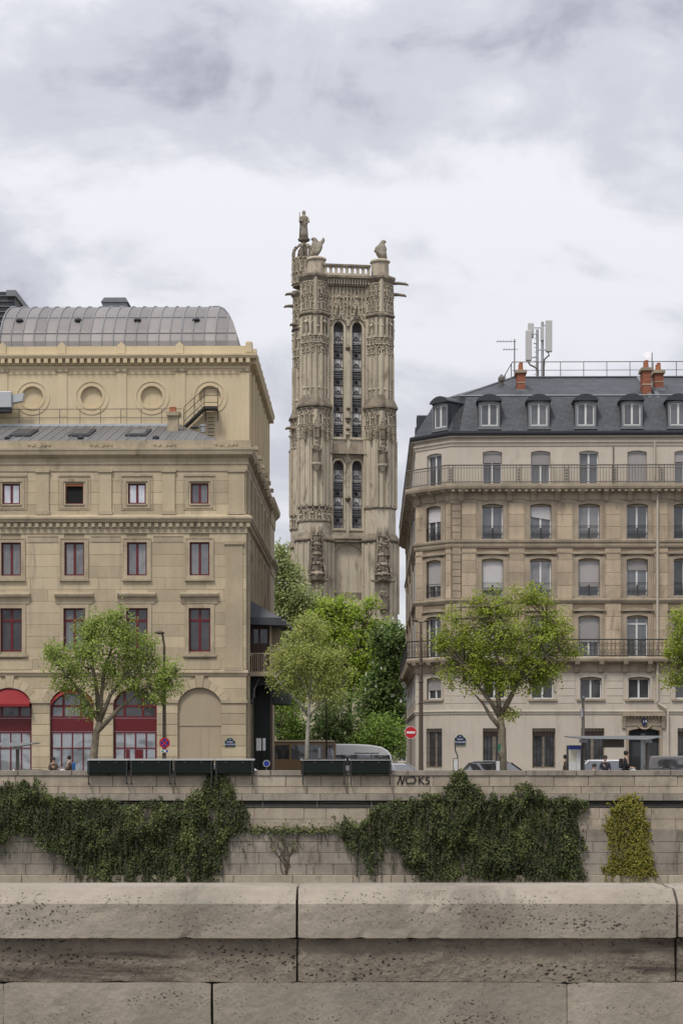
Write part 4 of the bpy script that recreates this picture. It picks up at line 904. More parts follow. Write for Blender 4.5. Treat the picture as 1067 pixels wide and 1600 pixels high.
# string courses and cornices wrap the corner
def sw(name, prof, mat='haus_trim'): return MB().sweep(path, [(o, AZ(p)) for o, p in prof]).build(name, mat, AP)
sw('eaves_cornice', [(-.03,697),(.04,697),(.06,693),(.12,691.5),(.12,689),(.05,688.5),(.05,685),(.22,684),(.25,682),(-.03,682)], 'haus_cream')
sw('gutter', [(-.1,681.8),(.28,681.8),(.34,678),(.34,675),(.22,674),(-.1,674)], 'slate_dark')
sw('balcony_cornice', [(-.03,786),(.05,786),(.06,781),(.10,780),(.10,771),(.38,768),(.42,766),(.56,765.5),(.60,762),(.60,758),(.4,757.2),(-.03,757.2)])
sw('string_course', [(-.03,856),(.06,856),(.10,853),(.10,849),(.16,847.5),(.18,844.5),(.04,843.2),(-.03,843.2)])
sw('string_course', [(-.03,943),(.05,943),(.09,941),(.14,938.5),(.14,936.5),(.03,935.2),(-.03,935.2)])
sw('string_course', [(-.03,866),(.03,866),(.05,864),(.05,862.5),(-.03,862)])
sw('balcony_slab', [(-.03,1050),(.07,1050),(.08,1036),(.50,1034),(.54,1031),(.54,1028.5),(.5,1027.2),(-.03,1027.2)])
sw('string_course', [(-.03,1116),(.04,1116),(.06,1113.5),(.10,1112),(.10,1110.5),(-.03,1109.5)], 'haus_cream')
# corbels and brackets
cm = MB().prism([(-.53, AZ(765.6)), (-.05, AZ(765.6)), (-.05, AZ(785)), (-.14, AZ(783)), (-.22, AZ(775)), (-.48, AZ(769))], 'x', -.16, .16).mesh('corbel', 'haus_trim')
for px in [720+37.5*i for i in range(13)]: inst('corbel', cm, AP, (AU(px), 0, 0))
for t in (.35, 1.5, 2.65):
    o = inst('corbel', cm, AP, (0, 0, 0)); o.rotation_euler = (0, 0, R(-45)); o.location = (-FD+t*.707, FD-t*.707, 0)
for k in range(12): o = inst('corbel', cm, AP, (-FD, FD+.4+k*1.6, 0)); o.rotation_euler = (0, 0, R(-90))
mb = MB()
k = 0.0
while k < UR: mb.box(k, k+.16, -.52, -.36, AZ(769.5), AZ(766)); k += .38
mb.build('modillions', 'haus_trim', AP, kind='stuff')
bm_ = MB().prism([(-.56, AZ(1034.2)), (-.05, AZ(1034.2)), (-.05, AZ(1052)), (-.16, AZ(1050)), (-.26, AZ(1042)), (-.52, AZ(1038))], 'x', -.13, .13).mesh('bracket', 'haus_trim')
for px in [712+37.6*i for i in range(13)]: inst('bracket', bm_, AP, (AU(px), 0, 0))
for t in (.35, 1.5, 2.65):
    o = inst('bracket', bm_, AP, (0, 0, 0)); o.rotation_euler = (0, 0, R(-45)); o.location = (-FD+t*.707, FD-t*.707, 0)
for k in range(12): o = inst('bracket', bm_, AP, (-FD, FD+.4+k*1.6, 0)); o.rotation_euler = (0, 0, R(-90))
# iron railings
def offs(pth, o):
    mb = MB(); mb.sweep(pth, [(o, 0), (o, .01), (o+.01, .01)]); return [Vector((mb.v[i*3][0], mb.v[i*3][1])) for i in range(len(pth))]
def railing(py0, py1, out, mat, step, name, bars=True, scroll=False):
    pts = offs(path, out); za, zb = AZ(py1)+.01, AZ(py0)
    rl = MB().tube([(p.x, p.y, zb) for p in pts], .04, 5).build(name, mat, AP)
    MB().tube([(p.x, p.y, za+.06) for p in pts], .028, 5).build('bottom_rail', mat, rl)
    if not scroll: MB().tube([(p.x, p.y, zb-.16) for p in pts], .02, 5).build('upper_rail', mat, rl)
    mb = MB(); orn = MB()
    for a, b in zip(pts, pts[1:]):
        ln = (b-a).length; d = (b-a)/ln; n = int(ln/step)
        for i in range(n):
            p = a+d*(ln*(i+.5)/n); w = .011
            if a.y > 20 and i > 0 and p.y > 34: continue
            mb.box(p.x-w, p.x+w, p.y-w, p.y+w, za, zb-.02)
            if scroll:
                mb2 = orn
                for q, (zc, rr) in enumerate(((.28, .10), (.52, .13), (.74, .08))):
                    c = p+d*(step*.5*(1 if q % 2 else 0)); m = 7
                    ring = [(c.x+d.x*rr*math.cos(2*math.pi*j/m), c.y+d.y*rr*math.cos(2*math.pi*j/m), za+(zb-za)*zc+rr*math.sin(2*math.pi*j/m)) for j in range(m+1)]
                    if p.y < 6: orn.tube(ring, .012, 3, cap=False)
    mb.build('balusters', mat, rl, kind='stuff')
    if scroll: orn.build('scrollwork', mat, rl, kind='stuff')
    return rl, pts, za, zb
rl, pts, za, zb = railing(729, 757, .53, 'iron_grey', .165, 'top_balcony_railing')
pm = MB().box(-.15, .15, -.012, .012, 0, zb-za-.02).mesh('iron_panel', 'iron_grey')
for px in (703.5, 808.5, 883, 957.5, 1030, 1105):
    o = MB().box(-.15, -.11, -.02, .02, 0, zb-za-.02).box(.11, .15, -.02, .02, 0, zb-za-.02).build('ornament_panel', 'iron_grey', rl, loc=(AU(px), -.53, za), kind='stuff')
    o2 = MB()
    for j in range(5): o2.ring((0, .12+j*.17), .045, .08, -.012, .012, 8)
    for j in range(4): o2.box(-.11, .11, -.01, .01, .19+j*.17, .215+j*.17)
    o2.build('ornament', 'iron_grey', rl, loc=(AU(px), -.53, za), kind='stuff')
railing(1000, 1027, .48, 'iron', .24, 'lower_balcony_railing', scroll=True)
# windows
gm = MB()
zg = AZ(822)-AZ(843)
for x in (-.62, .62): gm.box(x-.012, x+.012, -.012, .012, 0, zg)
gm.box(-.62, .62, -.02, .02, zg-.03, zg).box(-.62, .62, -.015, .015, .04, .06).box(-.62, .62, -.012, .012, zg-.13, zg-.115)
for j in range(7): gm.ring((-.48+.16*j, .30), .05, .078, -.01, .01, 8)
for j in range(6): gm.ring((-.40+.16*j, .46), .035, .055, -.01, .01, 7); gm.ring((-.40+.16*j, .15), .035, .06, -.01, .01, 7)
gm.box(-.05, .05, -.02, .02, .06, zg-.14)
gmesh = gm.mesh('window_guard', 'iron')
sh = {(769,6): .32, (844,6): .38, (991,6): 1, (994,6): 1, (1067,6): .3, (844,5): -.38, (769,4): -.83, (919,4): .72, (994,4): .28, (919,3): .62, (844,2): .0, (1141,5): .5, (1141,4): .3}
def leaves(h, f, c, xf):
    xs = [p[0] for p in h]; zs = [p[1] for p in h]; xa, xb, z0_, z1_ = min(xs), max(xs), min(zs), max(zs); xc = (xa+xb)/2
    s = sh.get((c, f), 0)
    glass = 'glass_dark' if (f in (1, 2) or (c in (1067,) and f != 6)) else ('glass_mid' if (c+f) % 4 else 'glass_grey')
    if f == 6: glass = 'glass_mid'
    w = xf(window(AP, h, .18, .07, 'white' if f > 1 else 'haus_trim', glass, (xc,), (z0_+(z1_-z0_)*.80,) if (c, f) == (994, 3) else (), .10 if f > 1 else .12, arched=True))
    top = MB().box(xa+.01, xb-.01, .10, .20, z1_-.17, z1_-.02).build('shutter_box', 'haus_trim' if f < 6 else 'shutter', w)
    if s:
        zc = z1_-.1-(z1_-z0_-.1)*abs(s)
        if s > 0:
            mb = MB(); k = zc
            mb.box(xa+.02, xb-.02, .135, .16, zc, z1_-.15)
            sl = mb.build('shutter', 'shutter', w)
            m2 = MB(); n = int((z1_-.15-zc)/.055)
            for i in range(n): m2.box(xa+.025, xb-.025, .125, .136, zc+i*.055, zc+i*.055+.042)
            m2.build('shutter_slats', 'shutter', w, kind='stuff')
        elif (c, f) == (844, 5):
            MB().prism([(xa+.03, z1_-.1), (xb-.03, z1_-.1), (xb-.03, zc-.08), (xa+.03, zc+.12)], 'y', .13, .16).build('blind', 'blind', w)
        else: MB().box(xa+.03, xb-.03, .13, .16, zc, z1_-.1).build('blind', 'blind', w)
    t = 'haus_trim' if 3 <= f <= 5 else 'haus_cream'
    if 3 <= f <= 5:
        surround(w, h, .20, -.07, .12, t); surround(w, rect(xa-.2, xb+.2, z0_-.02, z1_+.2), .09, -.045, .1, t, 'outer_moulding')
        if f in (3, 4):
            hd = arch(xa-.36, xb+.36, z1_+.24, z1_+.27, .16, 10); MB().prism(hd, 'y', -.16, .05).build('hood', t, w)
        else: MB().box(xa-.30, xb+.30, -.12, .05, z1_+.22, z1_+.29).build('hood', t, w)
        MB().box(xa-.31, xa-.21, -.06, .1, z0_, z1_+.1).build('jamb', t, w); MB().box(xb+.21, xb+.31, -.06, .1, z0_, z1_+.1).build('jamb', t, w)
    elif f == 2:
        surround(w, h, .14, -.04, .12, t); MB().box(xa-.2, xb+.2, -.14, .1, z0_-.12, z0_-.004).build('sill', 'haus_trim', w)
        MB().box(xa-.28, xb+.28, -.035, .1, AZ(1111), z0_-.13).build('apron', t, w)
    elif f == 6: pass
    else:
        n = 7; w2 = MB()
        for i in range(n): x = xa+(xb-xa)*(i+.5)/n; MB().tube([(x, -.02, z0_), (x, -.02, z1_)], .016, 4).build('window_bar', 'iron', w)
        for zz_ in (.12, .5, .88): MB().box(xa, xb, -.03, -.01, z0_+(z1_-z0_)*zz_, z0_+(z1_-z0_)*zz_+.03).build('cross_bar', 'iron', w)
        if c != 0: MB().box(xa+.05, xb-.05, .15, .17, z0_+(z1_-z0_)*.8, z1_-.05).build('shutter', 'dark_wood', w)
    return w
for (c, f), h in H.items():
    if (c, f) == (994, 1): continue
    leaves(h, f, c, lambda o: o)
    if f in (4, 5): inst('window_guard', gmesh, AP, (AU(c), -.03, AZ(lv[f][0])+.01))
sh.update({(0,5): -.42, (0,4): .68, (0,2): .55, (0,6): 0, (0,3): 0})
for f, h in HF.items():
    leaves(h, f, 0, facet)
    if f in (4, 5):
        o = inst('window_guard', gmesh, AP, (0, 0, 0), (.93, 1, 1)); q = Matrix.Rotation(R(-45), 3, 'Z') @ Vector((fx(678), -.03, AZ(lv[f][0])+.01)); o.location = (q.x-FD, q.y+FD, q.z); o.rotation_euler = (0, 0, R(-45))
# street side, seen at a glancing angle
for k in range(6):
    y0 = 1.2+k*4.0
    for f in (2, 3, 4, 5, 6):
        b, t, w_ = lv[f]; w = sidew(MB().box(SL-FD-y0-1.2, SL-FD-y0, -.03, .1, AZ(b), AZ(t)).build('window', 'white', AP)); MB().box(SL-FD-y0-1.1, SL-FD-y0-.1, -.045, .05, AZ(b)+.05, AZ(t)-.05).build('pane', 'glass_mid', w)
    if k % 2: sidew(MB().box(SL-FD-y0-2.6, SL-FD-y0-1.9, -.12, .1, AZ(1034), AZ(790)).build('pilaster', 'haus_trim', AP))
# street door with carved lintel and number plaque
c = 1005
dr = MB().box(AU(981)+.01, AU(1029)-.01, .40, .5, .16, AZ(1140)).build('street_door', 'dark_green', AP)
for a, b in ((983, 1003.5), (1006.5, 1027)): MB().box(AU(a), AU(b), .36, .42, .3, AZ(1160)).build('door_leaf', 'car_dark', dr)
MB().box(AU(1001), AU(1008), .33, .41, .3, AZ(1146)).build('door_post', 'lead', dr)
po_ = MB().box(AU(971), AU(1037), -.30, .1, AZ(1119), AZ(1114.5)).build('portal_cornice', 'haus_trim', AP)
for i in range(12): MB().box(AU(973+i*5.3), AU(975.5+i*5.3), -.24, .1, AZ(1122), AZ(1119)-.004).build('portal_dentil', 'haus_trim', po_)
MB().box(AU(973), AU(1035), -.07, .1, AZ(1134), AZ(1122)-.004).build('lintel', 'haus_trim', po_)
for px in (973.5, 1034.5):
    MB().prism([(-.28, AZ(1119)-.01), (-.02, AZ(1119)-.01), (-.02, AZ(1139)), (-.10, AZ(1138)), (-.16, AZ(1128))], 'x', AU(px)-.1, AU(px)+.1).build('console', 'haus_trim', po_)
frame_mb(arch(AU(981), AU(1029), 0.16, AZ(1142), 0.14), .14, -.05, .12, True)[0].build('door_surround', 'haus_trim', po_)
pl = MB().prism([(AU(1005)+.17*math.cos(t)*(1 if math.sin(t) > 0 else .8), AZ(1128)+.24*math.sin(t)) for t in [k*math.pi/8 for k in range(16)]], 'y', -.16, -.05).build('number_plaque', 'enamel', po_)
text_mesh('number', '14', .26, 'sign_white', pl, (AU(1005), -.165, AZ(1127.5)))
MB().tube([(AU(1005)+.42*math.cos(t), -.12, AZ(1128)+.42*math.sin(t)) for t in [math.pi*(1.12+.76*k/8) for k in range(9)]], .045, 5).build('garland', 'haus_trim', po_)
# rain pipe
MB().tube([(AU(1025), -.16, AZ(766)), (AU(1025), -.16, AZ(1096)), (AU(1027), -.16, AZ(1100)), (AU(1038), -.18, AZ(1107)), (AU(1041), -.18, AZ(1112)), (AU(1041), -.18, .1)], .065, 8).build('rain_pipe', 'haus_cream', AP)
for py in (700, 730): pass
MB().tube([(AU(1021), -.1, AZ(690)), (AU(1021), -.1, AZ(756))], .05, 6).build('rain_pipe', 'haus_cream', AP)
MB().tube([(AU(957), -.06, AZ(698)), (AU(957), -.06, AZ(756))], .03, 6).build('flue_pipe', 'iron_grey', AP)
# ---- mansard roof
zm0, zm1 = AZ(675), PZ(620, 108.4); ins = 1.25
p0, p1 = offs(path, .12), offs(path, -ins)
nm = ['mansard_side', 'mansard_corner', 'mansard_front']
for i in range(3):
    a, b, c_, d = p0[i], p0[i+1], p1[i+1], p1[i]
    MB().hexa([(a.x,a.y,zm0),(b.x,b.y,zm0),(b.x+.01,b.y+.6,zm0),(a.x+.5,a.y,zm0),(d.x,d.y,zm1),(c_.x,c_.y,zm1),(c_.x+.01,c_.y+.2,zm1),(d.x+.4,d.y,zm1)]).build(nm[i], 'slate_courses', AP)
MB().tube([(p.x, p.y, zm1+.02) for p in p1], .06, 6).build('roof_roll', 'lead', AP)
yr = 6.0; zr = PZ(591, 113); xr0 = PX(800, 113)-PX(705, 107)-.0155*6
MB().quad((p1[2].x,p1[2].y,zm1),(p1[3].x,p1[3].y,zm1),(UR,yr,zr),(xr0,yr,zr)).build('upper_slope', 'slate_courses', AP)
MB().quad((p1[1].x,p1[1].y,zm1),(p1[2].x,p1[2].y,zm1),(xr0,yr,zr),(xr0,yr+.5,zr)).build('upper_slope', 'slate_courses', AP)
MB().quad((p1[0].x,p1[0].y,zm1),(p1[1].x,p1[1].y,zm1),(xr0,yr+.5,zr),(xr0,26,zr)).build('upper_slope', 'slate_courses', AP)
MB().quad((xr0,yr,zr),(UR,yr,zr),(UR,14,zr),(xr0,26,zr)).build('flat_roof', 'lead', AP)
MB().tube([(xr0, yr, zr+.02), (UR, yr, zr+.02)], .09, 6).build('ridge_roll', 'slate_dark', AP)
MB().tube([(p1[2].x, p1[2].y, zm1+.03), (xr0, yr, zr+.03)], .06, 6).build('hip_roll', 'lead', AP)
for px in (1019, 1031):
    x = AU(px); MB().prism([(0, zm0), (1.3, zm1+.1), (yr, zr+.1), (yr, zr-.3), (1.5, zm1-.5), (.5, zm0-.1)], 'x', x-.12, x+.12).build('party_wall_flashing', 'lead', AP)
# dormers
def dormer(xf, c, dv=0.0):
    w = 17*107.5/F; W = 19.5*107.5/F; z0_, zs, zt = PZ(669, 107), PZ(627, 107), PZ(616.5, 107); v = -.02
    b = MB().wall([(c-w, z0_), (c+w, z0_), (c+w, zs), (c-w, zs)], [arch(c-.50, c+.50, z0_+.12, PZ(632.5, 107), .10, 6)], v, v+.25).build('dormer', 'slate_dark', AP); xf(b)
    MB().box(c-w+.002, c-w+.12, v+.24, v+2.0, z0_, zs-.003).build('dormer_cheek', 'slate', b); MB().box(c+w-.12, c+w-.002, v+.24, v+2.0, z0_, zs-.003).build('dormer_cheek', 'slate', b)
    MB().prism(arch(c-W, c+W, zs+.002, zs+.06, zt-zs-.06, 10), 'y', v-.16, v+2.3).build('dormer_roof', 'slate_dark', b)
    MB().box(c-w-.04, c+w+.04, v-.10, v+.1, z0_-.09, z0_-.003).build('dormer_sill', 'lead', b)
    wd = xf(window(AP, arch(c-.50, c+.50, z0_+.12, PZ(632.5, 107), .10, 6), v+.06, .075, 'white', 'glass_mid', (c,), (), .11, arched=True, name='dormer_window'))
    frame_mb(arch(c-.50, c+.50, z0_+.12, PZ(632.5, 107), .10, 6), .1, v-.03, v+.02, True)[0].build('dormer_casing', 'lead', wd)
for px in (764, 841, 914, 986, 1058, 1131): dormer(lambda o: o, AU(px))
def fdorm(o): o.location = (-FD, FD, 0); o.rotation_euler = (0, 0, R(-45)); return o
dormer(fdorm, fx(690)-.1)
for k in range(6):       # dormers on the street side, in profile
    y = FD+3+k*4
    o = MB().box(-FD+.15, -FD+1.9, y, y+1.2, zm0+.3, zm0+1.9).build('side_dormer', 'slate_dark', AP, bevel=.05)
# chimneys
def chimney(px0, px1, py0, py1, v, pots):
    D = 107+v; x0 = PX(px0, D)-PX(705,107)-.0155*v; x1 = PX(px1, D)-PX(705,107)-.0155*v
    o = MB().box(x0, x1, v, v+1.1, PZ(py1, D)-.6, PZ(py0, D)).build('chimney', 'chimney_brick', AP)
    MB().box(x0-.10, x1+.10, v-.1, v+1.2, PZ(py0, D)+.003, PZ(py0-4.5, D)).build('chimney_cap', 'haus_trim', o)
    MB().box(x0-.02, x1+.02, v-.02, v+1.12, (PZ(py0,D)+PZ(py1,D))/2-.05, (PZ(py0,D)+PZ(py1,D))/2+.02).build('chimney_band', 'haus_trim', o)
    MB().box(x0-.12, x1+.12, v-.12, v+1.2, PZ(py1,D)-.5, PZ(py1-3,D)).build('chimney_flashing', 'lead', o)
    for i in range(pots): MB().lathe([(.14,0),(.11,.42),(.13,.45),(.10,.48)], ((x0+x1)/2+.0, v+.25+i*.5, PZ(py0-4.5, D)), 10).build('chimney_pot', 'terracotta', o)
chimney(807.5, 820, 583, 612, 2.6, 2); chimney(1003, 1016, 580, 622, 1.6, 2); chimney(1022, 1035, 584, 610, 2.6, 2)
# guard rail along the ridge
gr = MB().tube([(xr0, yr, PZ(566,113)), (UR, yr, PZ(566,113))], .028, 5).build('ridge_guard_rail', 'iron_grey', AP)
MB().tube([(xr0, yr, PZ(579,113)), (UR, yr, PZ(579,113))], .02, 5).build('mid_rail', 'iron_grey', gr)
for px in range(803, 1200, 36): x = PX(px,113)-PX(705,107)-.0155*6; MB().tube([(x, yr, zr), (x, yr, PZ(566,113))], .024, 5).build('rail_post', 'iron_grey', gr)
for k in range(6): y = yr+.8+k*3.2; x = xr0-.15*k; MB().tube([(x, y, zr-.1), (x, y, zr+1.0)], .03, 5).build('rail_post', 'iron_grey', gr)
MB().tube([(xr0, yr, PZ(566,113)), (xr0-.75, yr+17, PZ(566,113))], .028, 5).build('side_rail', 'iron_grey', gr)
# ---- rooftop equipment, things of their own
def rx(px, v): return PX(px, 107+v)
D4 = 114.0
ma = empty('mobile_antenna', (PX(842, D4), D4, PZ(591, D4)), 0, 'grey phone antenna mast with three tall panels on slate roof', 'antenna')
ax = lambda px: (px-842)*D4/F; az = lambda py: PZ(py, D4)-PZ(591, D4)
for px, top in ((839, 515), (847, 503)):
    MB().tube([(ax(px), 0, -.4), (ax(px), 0, az(top))], .085, 8).build('mast', 'steel', ma)
for px0, px1, a, b, y in ((851.5, 861.5, 501.5, 551, -.3), (820.5, 830, 517, 564.5, -.25), (825, 834, 503.5, 527, .1)):
    MB().box(ax(px0), ax(px1), y, y+.3, az(b), az(a)).build('antenna_panel', 'antenna', ma, bevel=.05)
MB().box(ax(844.5), ax(849), -.25, .2, az(533), az(512)).build('radio_unit', 'antenna', ma, bevel=.03)
for px0, px1, py in ((834, 847, 512.5), (847, 853, 509), (829, 840, 522), (829, 839, 559), (839, 853, 547), (833, 841, 537)): MB().tube([(ax(px0), -.05, az(py)), (ax(px1), -.05, az(py))], .04, 5).build('clamp_arm', 'steel', ma)
MB().tube([(ax(855), -.2, az(551)), (ax(857), -.2, az(556)), (ax(850), -.1, az(562)), (ax(849), -.1, az(575)), (ax(849), -.1, az(592))], .05, 6).build('cable', 'iron_grey', ma)
MB().tube([(ax(823), -.2, az(564)), (ax(827), -.2, az(571)), (ax(836), -.1, az(575)), (ax(840), -.1, az(580)), (ax(840), -.1, az(592))], .05, 6).build('cable', 'iron_grey', ma)
for k in range(9): MB().tube([(ax(837), 0, az(585-k*7)), (ax(833.5), 0, az(585-k*7))], .018, 4).build('step_bolt', 'steel', ma)
ta = empty('television_antenna', (PX(803.5, 113), 113, PZ(603, 113)), 0, 'thin television aerial on a pole left of the brick chimney', 'antenna')
tx = lambda px: (px-803.5)*113/F; tz_ = lambda py: PZ(py, 113)-PZ(603, 113)
MB().tube([(0, 0, -.5), (0, 0, tz_(530))], .035, 6).build('pole', 'iron_grey', ta)
for py, a in ((533.5, 775), (546, 785)):
    MB().tube([(tx(a), 0, tz_(py)), (tx(806), 0, tz_(py))], .018, 4).build('boom', 'iron_grey', ta)
    for k in range(6): x = tx(a+2+k*4.2); MB().tube([(x, -.35, tz_(py)), (x, .35, tz_(py))], .010, 4).build('element', 'iron_grey', ta)
sd_ = empty('satellite_dish', (PX(1018, 113), 113, PZ(592, 113)), 0, 'small white satellite dish on a thin mast above the chimneys', 'antenna')
MB().tube([(0, 0, -.4), (0, 0, PZ(551,113)-PZ(592,113))], .03, 6).build('pole', 'iron_grey', sd_)
o = MB().lathe([(.02,0),(.15,.02),(.22,.06),(.24,.1)], (0,0,0), 16).build('dish', 'sign_white', sd_); o.location = (-.27, -.1, PZ(556,113)-PZ(592,113)); o.rotation_euler = (R(75), 0, R(-20))
cf = empty('roof_cowl', (PX(783, 111), 111, PZ(610, 111)), 0, 'dark metal cowl at the corner hip of the slate roof', 'vent')
MB().lathe([(.12,-.8),(.12,.55),(.2,.56),(.2,.75),(.05,.95)], (0,0,0), 10).build('pipe', 'iron_grey', cf)
# ================================================================== GOTHIC TOWER
def skin_obj(name, verts, edges, radii, mat, parent=None, root=0, sub=1, loc=None, rot=None, scale=None):
    me = bpy.data.meshes.new(name); me.from_pydata([tuple(v) for v in verts], edges, []); me.materials.append(M[mat])
    o = bpy.data.objects.new(name, me); COL.objects.link(o)
    sk = o.modifiers.new('skin', 'SKIN'); sk.use_smooth_shade = True
    if not me.skin_vertices:
        me.attributes.new if False else None
        bm = bmesh.new(); bm.from_mesh(me); lay = bm.verts.layers.skin.verify(); bm.to_mesh(me); bm.free()
    for i, d in enumerate(me.skin_vertices[0].data):
        r = radii[i]; d.radius = r if isinstance(r, (tuple, list)) else (r, r); d.use_root = (i == root)
    s = o.modifiers.new('sub', 'SUBSURF'); s.levels = sub; s.render_levels = sub
    if parent: o.parent = parent
    if loc: o.location = loc
    if rot: o.rotation_euler = rot
    if scale: o.scale = scale
    return o
TD = 195.0
TW = empty('gothic_tower', (PX(542, TD), TD, 0), R(8), 'tall carved gothic stone tower with twin lancets, corner buttresses and gargoyles', 'tower')
tu = lambda px: (px-542)*TD/F
tz = lambda py: PZ(py, TD)
rt = random.Random(5)
lw = [(520, 536), (549, 565)]
lan = []
for a, b in lw:
    lan.append(lancet(tu(a), tu(b), tz(684), tz(513), tz(504)-tz(513)))
    lan.append(lancet(tu(a), tu(b), tz(826), tz(729), tz(720)-tz(729)))
blind = arch(tu(517), tu(570), tz(934), tz(872), tz(850)-tz(872), 14)
vF = -0.25
MB().wall(rect(tu(497), tu(588), 0, tz(434)), lan+[blind], vF, vF+.75).build('front_wall', 'tower', TW)
MB().box(tu(497), tu(588), .95, 6.6, 0, tz(434)).build('core', 'tower', TW)
MB().box(-3.9, -3.2, .6, 6.3, 0, tz(434)).build('side_wall', 'tower', TW)
MB().box(3.2, 3.9, .6, 6.3, 0, tz(434)).build('side_wall', 'tower', TW)
MB().box(tu(512), tu(575), vF+.16, .9, tz(940), tz(846)).build('blind_panel', 'tower', TW)
for px in (530, 543.5, 557): MB().box(tu(px)-.06, tu(px)+.06, vF+.09, vF+.2, tz(934), tz(853)).build('blind_mullion', 'tower', TW)
MB().box(tu(521), tu(566), vF-.05, vF+.6, tz(936), tz(926)).build('panel_sill', 'tower_dark', TW)
# masonry courses of the plain wall faces
ashl = lambda a, b, x0, x1, n, hs, sd: ashlar(TW, 'tower', tu(x0), tu(x1), [(tz(a+(b-a)*(i+1)/n), tz(a+(b-a)*i/n)) for i in range(n)], hs, 1.0, vF-.05, vF+.1, .015, seed=sd, jit=.02)
ashl(846, 975, 508, 576, 12, [blind, rect(tu(514), tu(573), tz(936), tz(846))], 71)
ashl(500, 842, 513, 573, 34, [[(p[0]+(-.17 if p[0] < tu((a+b)/2) else .17), p[1]+.2) for p in h] for h in lan for a, b in [(min(q[0] for q in h), max(q[0] for q in h))] for a, b in [((a/(TD/F))+542, (b/(TD/F))+542)]]+[rect(tu(513), tu(573), tz(720), tz(676)), rect(tu(513), tu(573), tz(846), tz(824))], 72)
# louvred lancets
for wi, (a, b) in enumerate(lw):
    for top, bot in ((508, 684), (724, 826)):
        wn = MB().box(tu(a)-.05, tu(b)+.05, vF+.66, vF+.74, tz(bot), tz(top-5)).build('lancet_window', 'louvre_dark', TW)
        py = top+10; kind = 0; hts = (20, 11, 11)
        while py < bot-6:
            h = hts[kind % 3]; light = kind % 3 == 0
            z0_, z1_ = tz(min(py+h, bot))+.03, tz(py)-.03; x0, x1 = tu(a)+.03, tu(b)-.03; y = vF+.42
            MB().hexa([(x0,y+.02,z0_),(x1,y+.02,z0_),(x1,y+.09,z0_),(x0,y+.09,z0_),(x0,y+.14,z1_),(x1,y+.14,z1_),(x1,y+.2,z1_),(x0,y+.2,z1_)]).build('louvre_panel', 'louvre_light' if light else 'louvre_dark', wn)
            cx, cz = (x0+x1)/2, (z0_+z1_)/2
            if light:
                MB().ring((cx, cz-.05), .13, .24, y-.06, y+.1, 12).build('rosette', 'louvre_dark', wn)
                gb = MB()
                for q in (-.30, .30): gb.box(cx+q-.015, cx+q+.015, y-.02, y+.12, z0_, z1_)
                for q in (.12, .42): gb.box(x0, x1, y-.03, y+.1, z0_+q-.018, z0_+q+.018)
                gb.build('glazing_bars', 'louvre_dark', wn, kind='stuff')
            elif kind % 3 == 2: MB().disc((cx, cz), .17, y-.04, y+.12, 10).build('boss', 'black', wn)
            else:
                for q in (.2, .45): MB().box(x0, x1, y-.02, y+.14, z0_+q, z0_+q+.06).build('louvre_slat', 'lead', wn)
            py += h; kind += 1
        # moulded jambs and pointed hood
    c = (a+b)/2
    for top, spr, bot in ((504, 513, 684), (720, 729, 826)):
        L_ = lancet(tu(a), tu(b), tz(bot), tz(spr), tz(top)-tz(spr))
        for t, y, m in ((.05, vF-.10, 'tower'), (.17, vF-.16, 'tower')):
            fr, _ = frame_mb(L_, t+.07, y, vF+.1, True); fr.build('lancet_moulding', m, TW)
        hood = [(p[0]*1.0, p[1]) for p in L_[2:]]
        pts = [(tu(c)+(p[0]-tu(c))*1.45, vF-.22, p[1]+.32) for p in hood]; MB().tube(pts, .10, 5).build('hood_mould', 'tower_dark', TW)
    # crocketed ogee gable over each upper light
    g = MB()
    for s in (-1, 1):
        pl_ = [(tu(c)+s*x_, vF-.2, tz(y_)) for x_, y_ in ((.95, 511), (.62, 503), (.34, 494), (.16, 484), (.04, 468))]
        g.tube(pl_, .09, 5)
        for q in pl_: g.blob((q[0]+s*.12, q[1]-.05, q[2]+.05), .13)
        for (p, q) in zip(pl_, pl_[1:]): g.blob(((p[0]+q[0])/2+s*.12, p[1], (p[2]+q[2])/2), .11)
    g.blob((tu(c), vF-.25, tz(466)), .25); g.build('gable', 'tower', TW, kind='stuff')
    # weathered sloping sills
    for t0, t1, w in ((684, 711, 13.5), (826, 843, 15)):
        x0, x1 = tu(c-8.3), tu(c+8.3); X0, X1 = tu(c-w), tu(c+w)
        MB().hexa([(X0,vF-.62,tz(t1)),(X1,vF-.62,tz(t1)),(X1,vF+.3,tz(t1)),(X0,vF+.3,tz(t1)),(x0,vF+.3,tz(t0)),(x1,vF+.3,tz(t0)),(x1,vF+.5,tz(t0)),(x0,vF+.5,tz(t0))]).build('sloping_sill', 'tower_dark', TW)
# shafts beside the lights
for px, a, b, r in ((517, 512, 700, .10), (568, 512, 700, .10), (513.5, 500, 842, .12), (571.5, 500, 842, .12), (517, 728, 842, .10), (568, 728, 842, .10), (514.5, 850, 930, .11), (572, 850, 930, .11)):
    MB().tube([(tu(px), vF-.12, tz(b)), (tu(px), vF-.12, tz(a))], r, 6).build('shaft', 'tower', TW)
pier = MB().box(tu(539), tu(546), vF-.28, vF+.05, tz(680), tz(550)).build('mullion_pier', 'tower', TW)
MB().box(tu(540), tu(545), vF-.22, vF+.05, tz(842), tz(778)).build('mullion_pier', 'tower', TW)
for py in (545, 655, 780): MB().blob((tu(542.5), vF-.3, tz(py)), .36).build('carved_boss', 'tower_dark', TW)
for py in (640, 660, 672): MB().blob((tu(542.5), vF-.3, tz(py)), .25).build('carved_boss', 'tower_dark', TW)
MB().box(tu(505), tu(580), vF-.5, vF+.1, tz(848), tz(843.2)).build('string_course', 'tower_dark', TW)
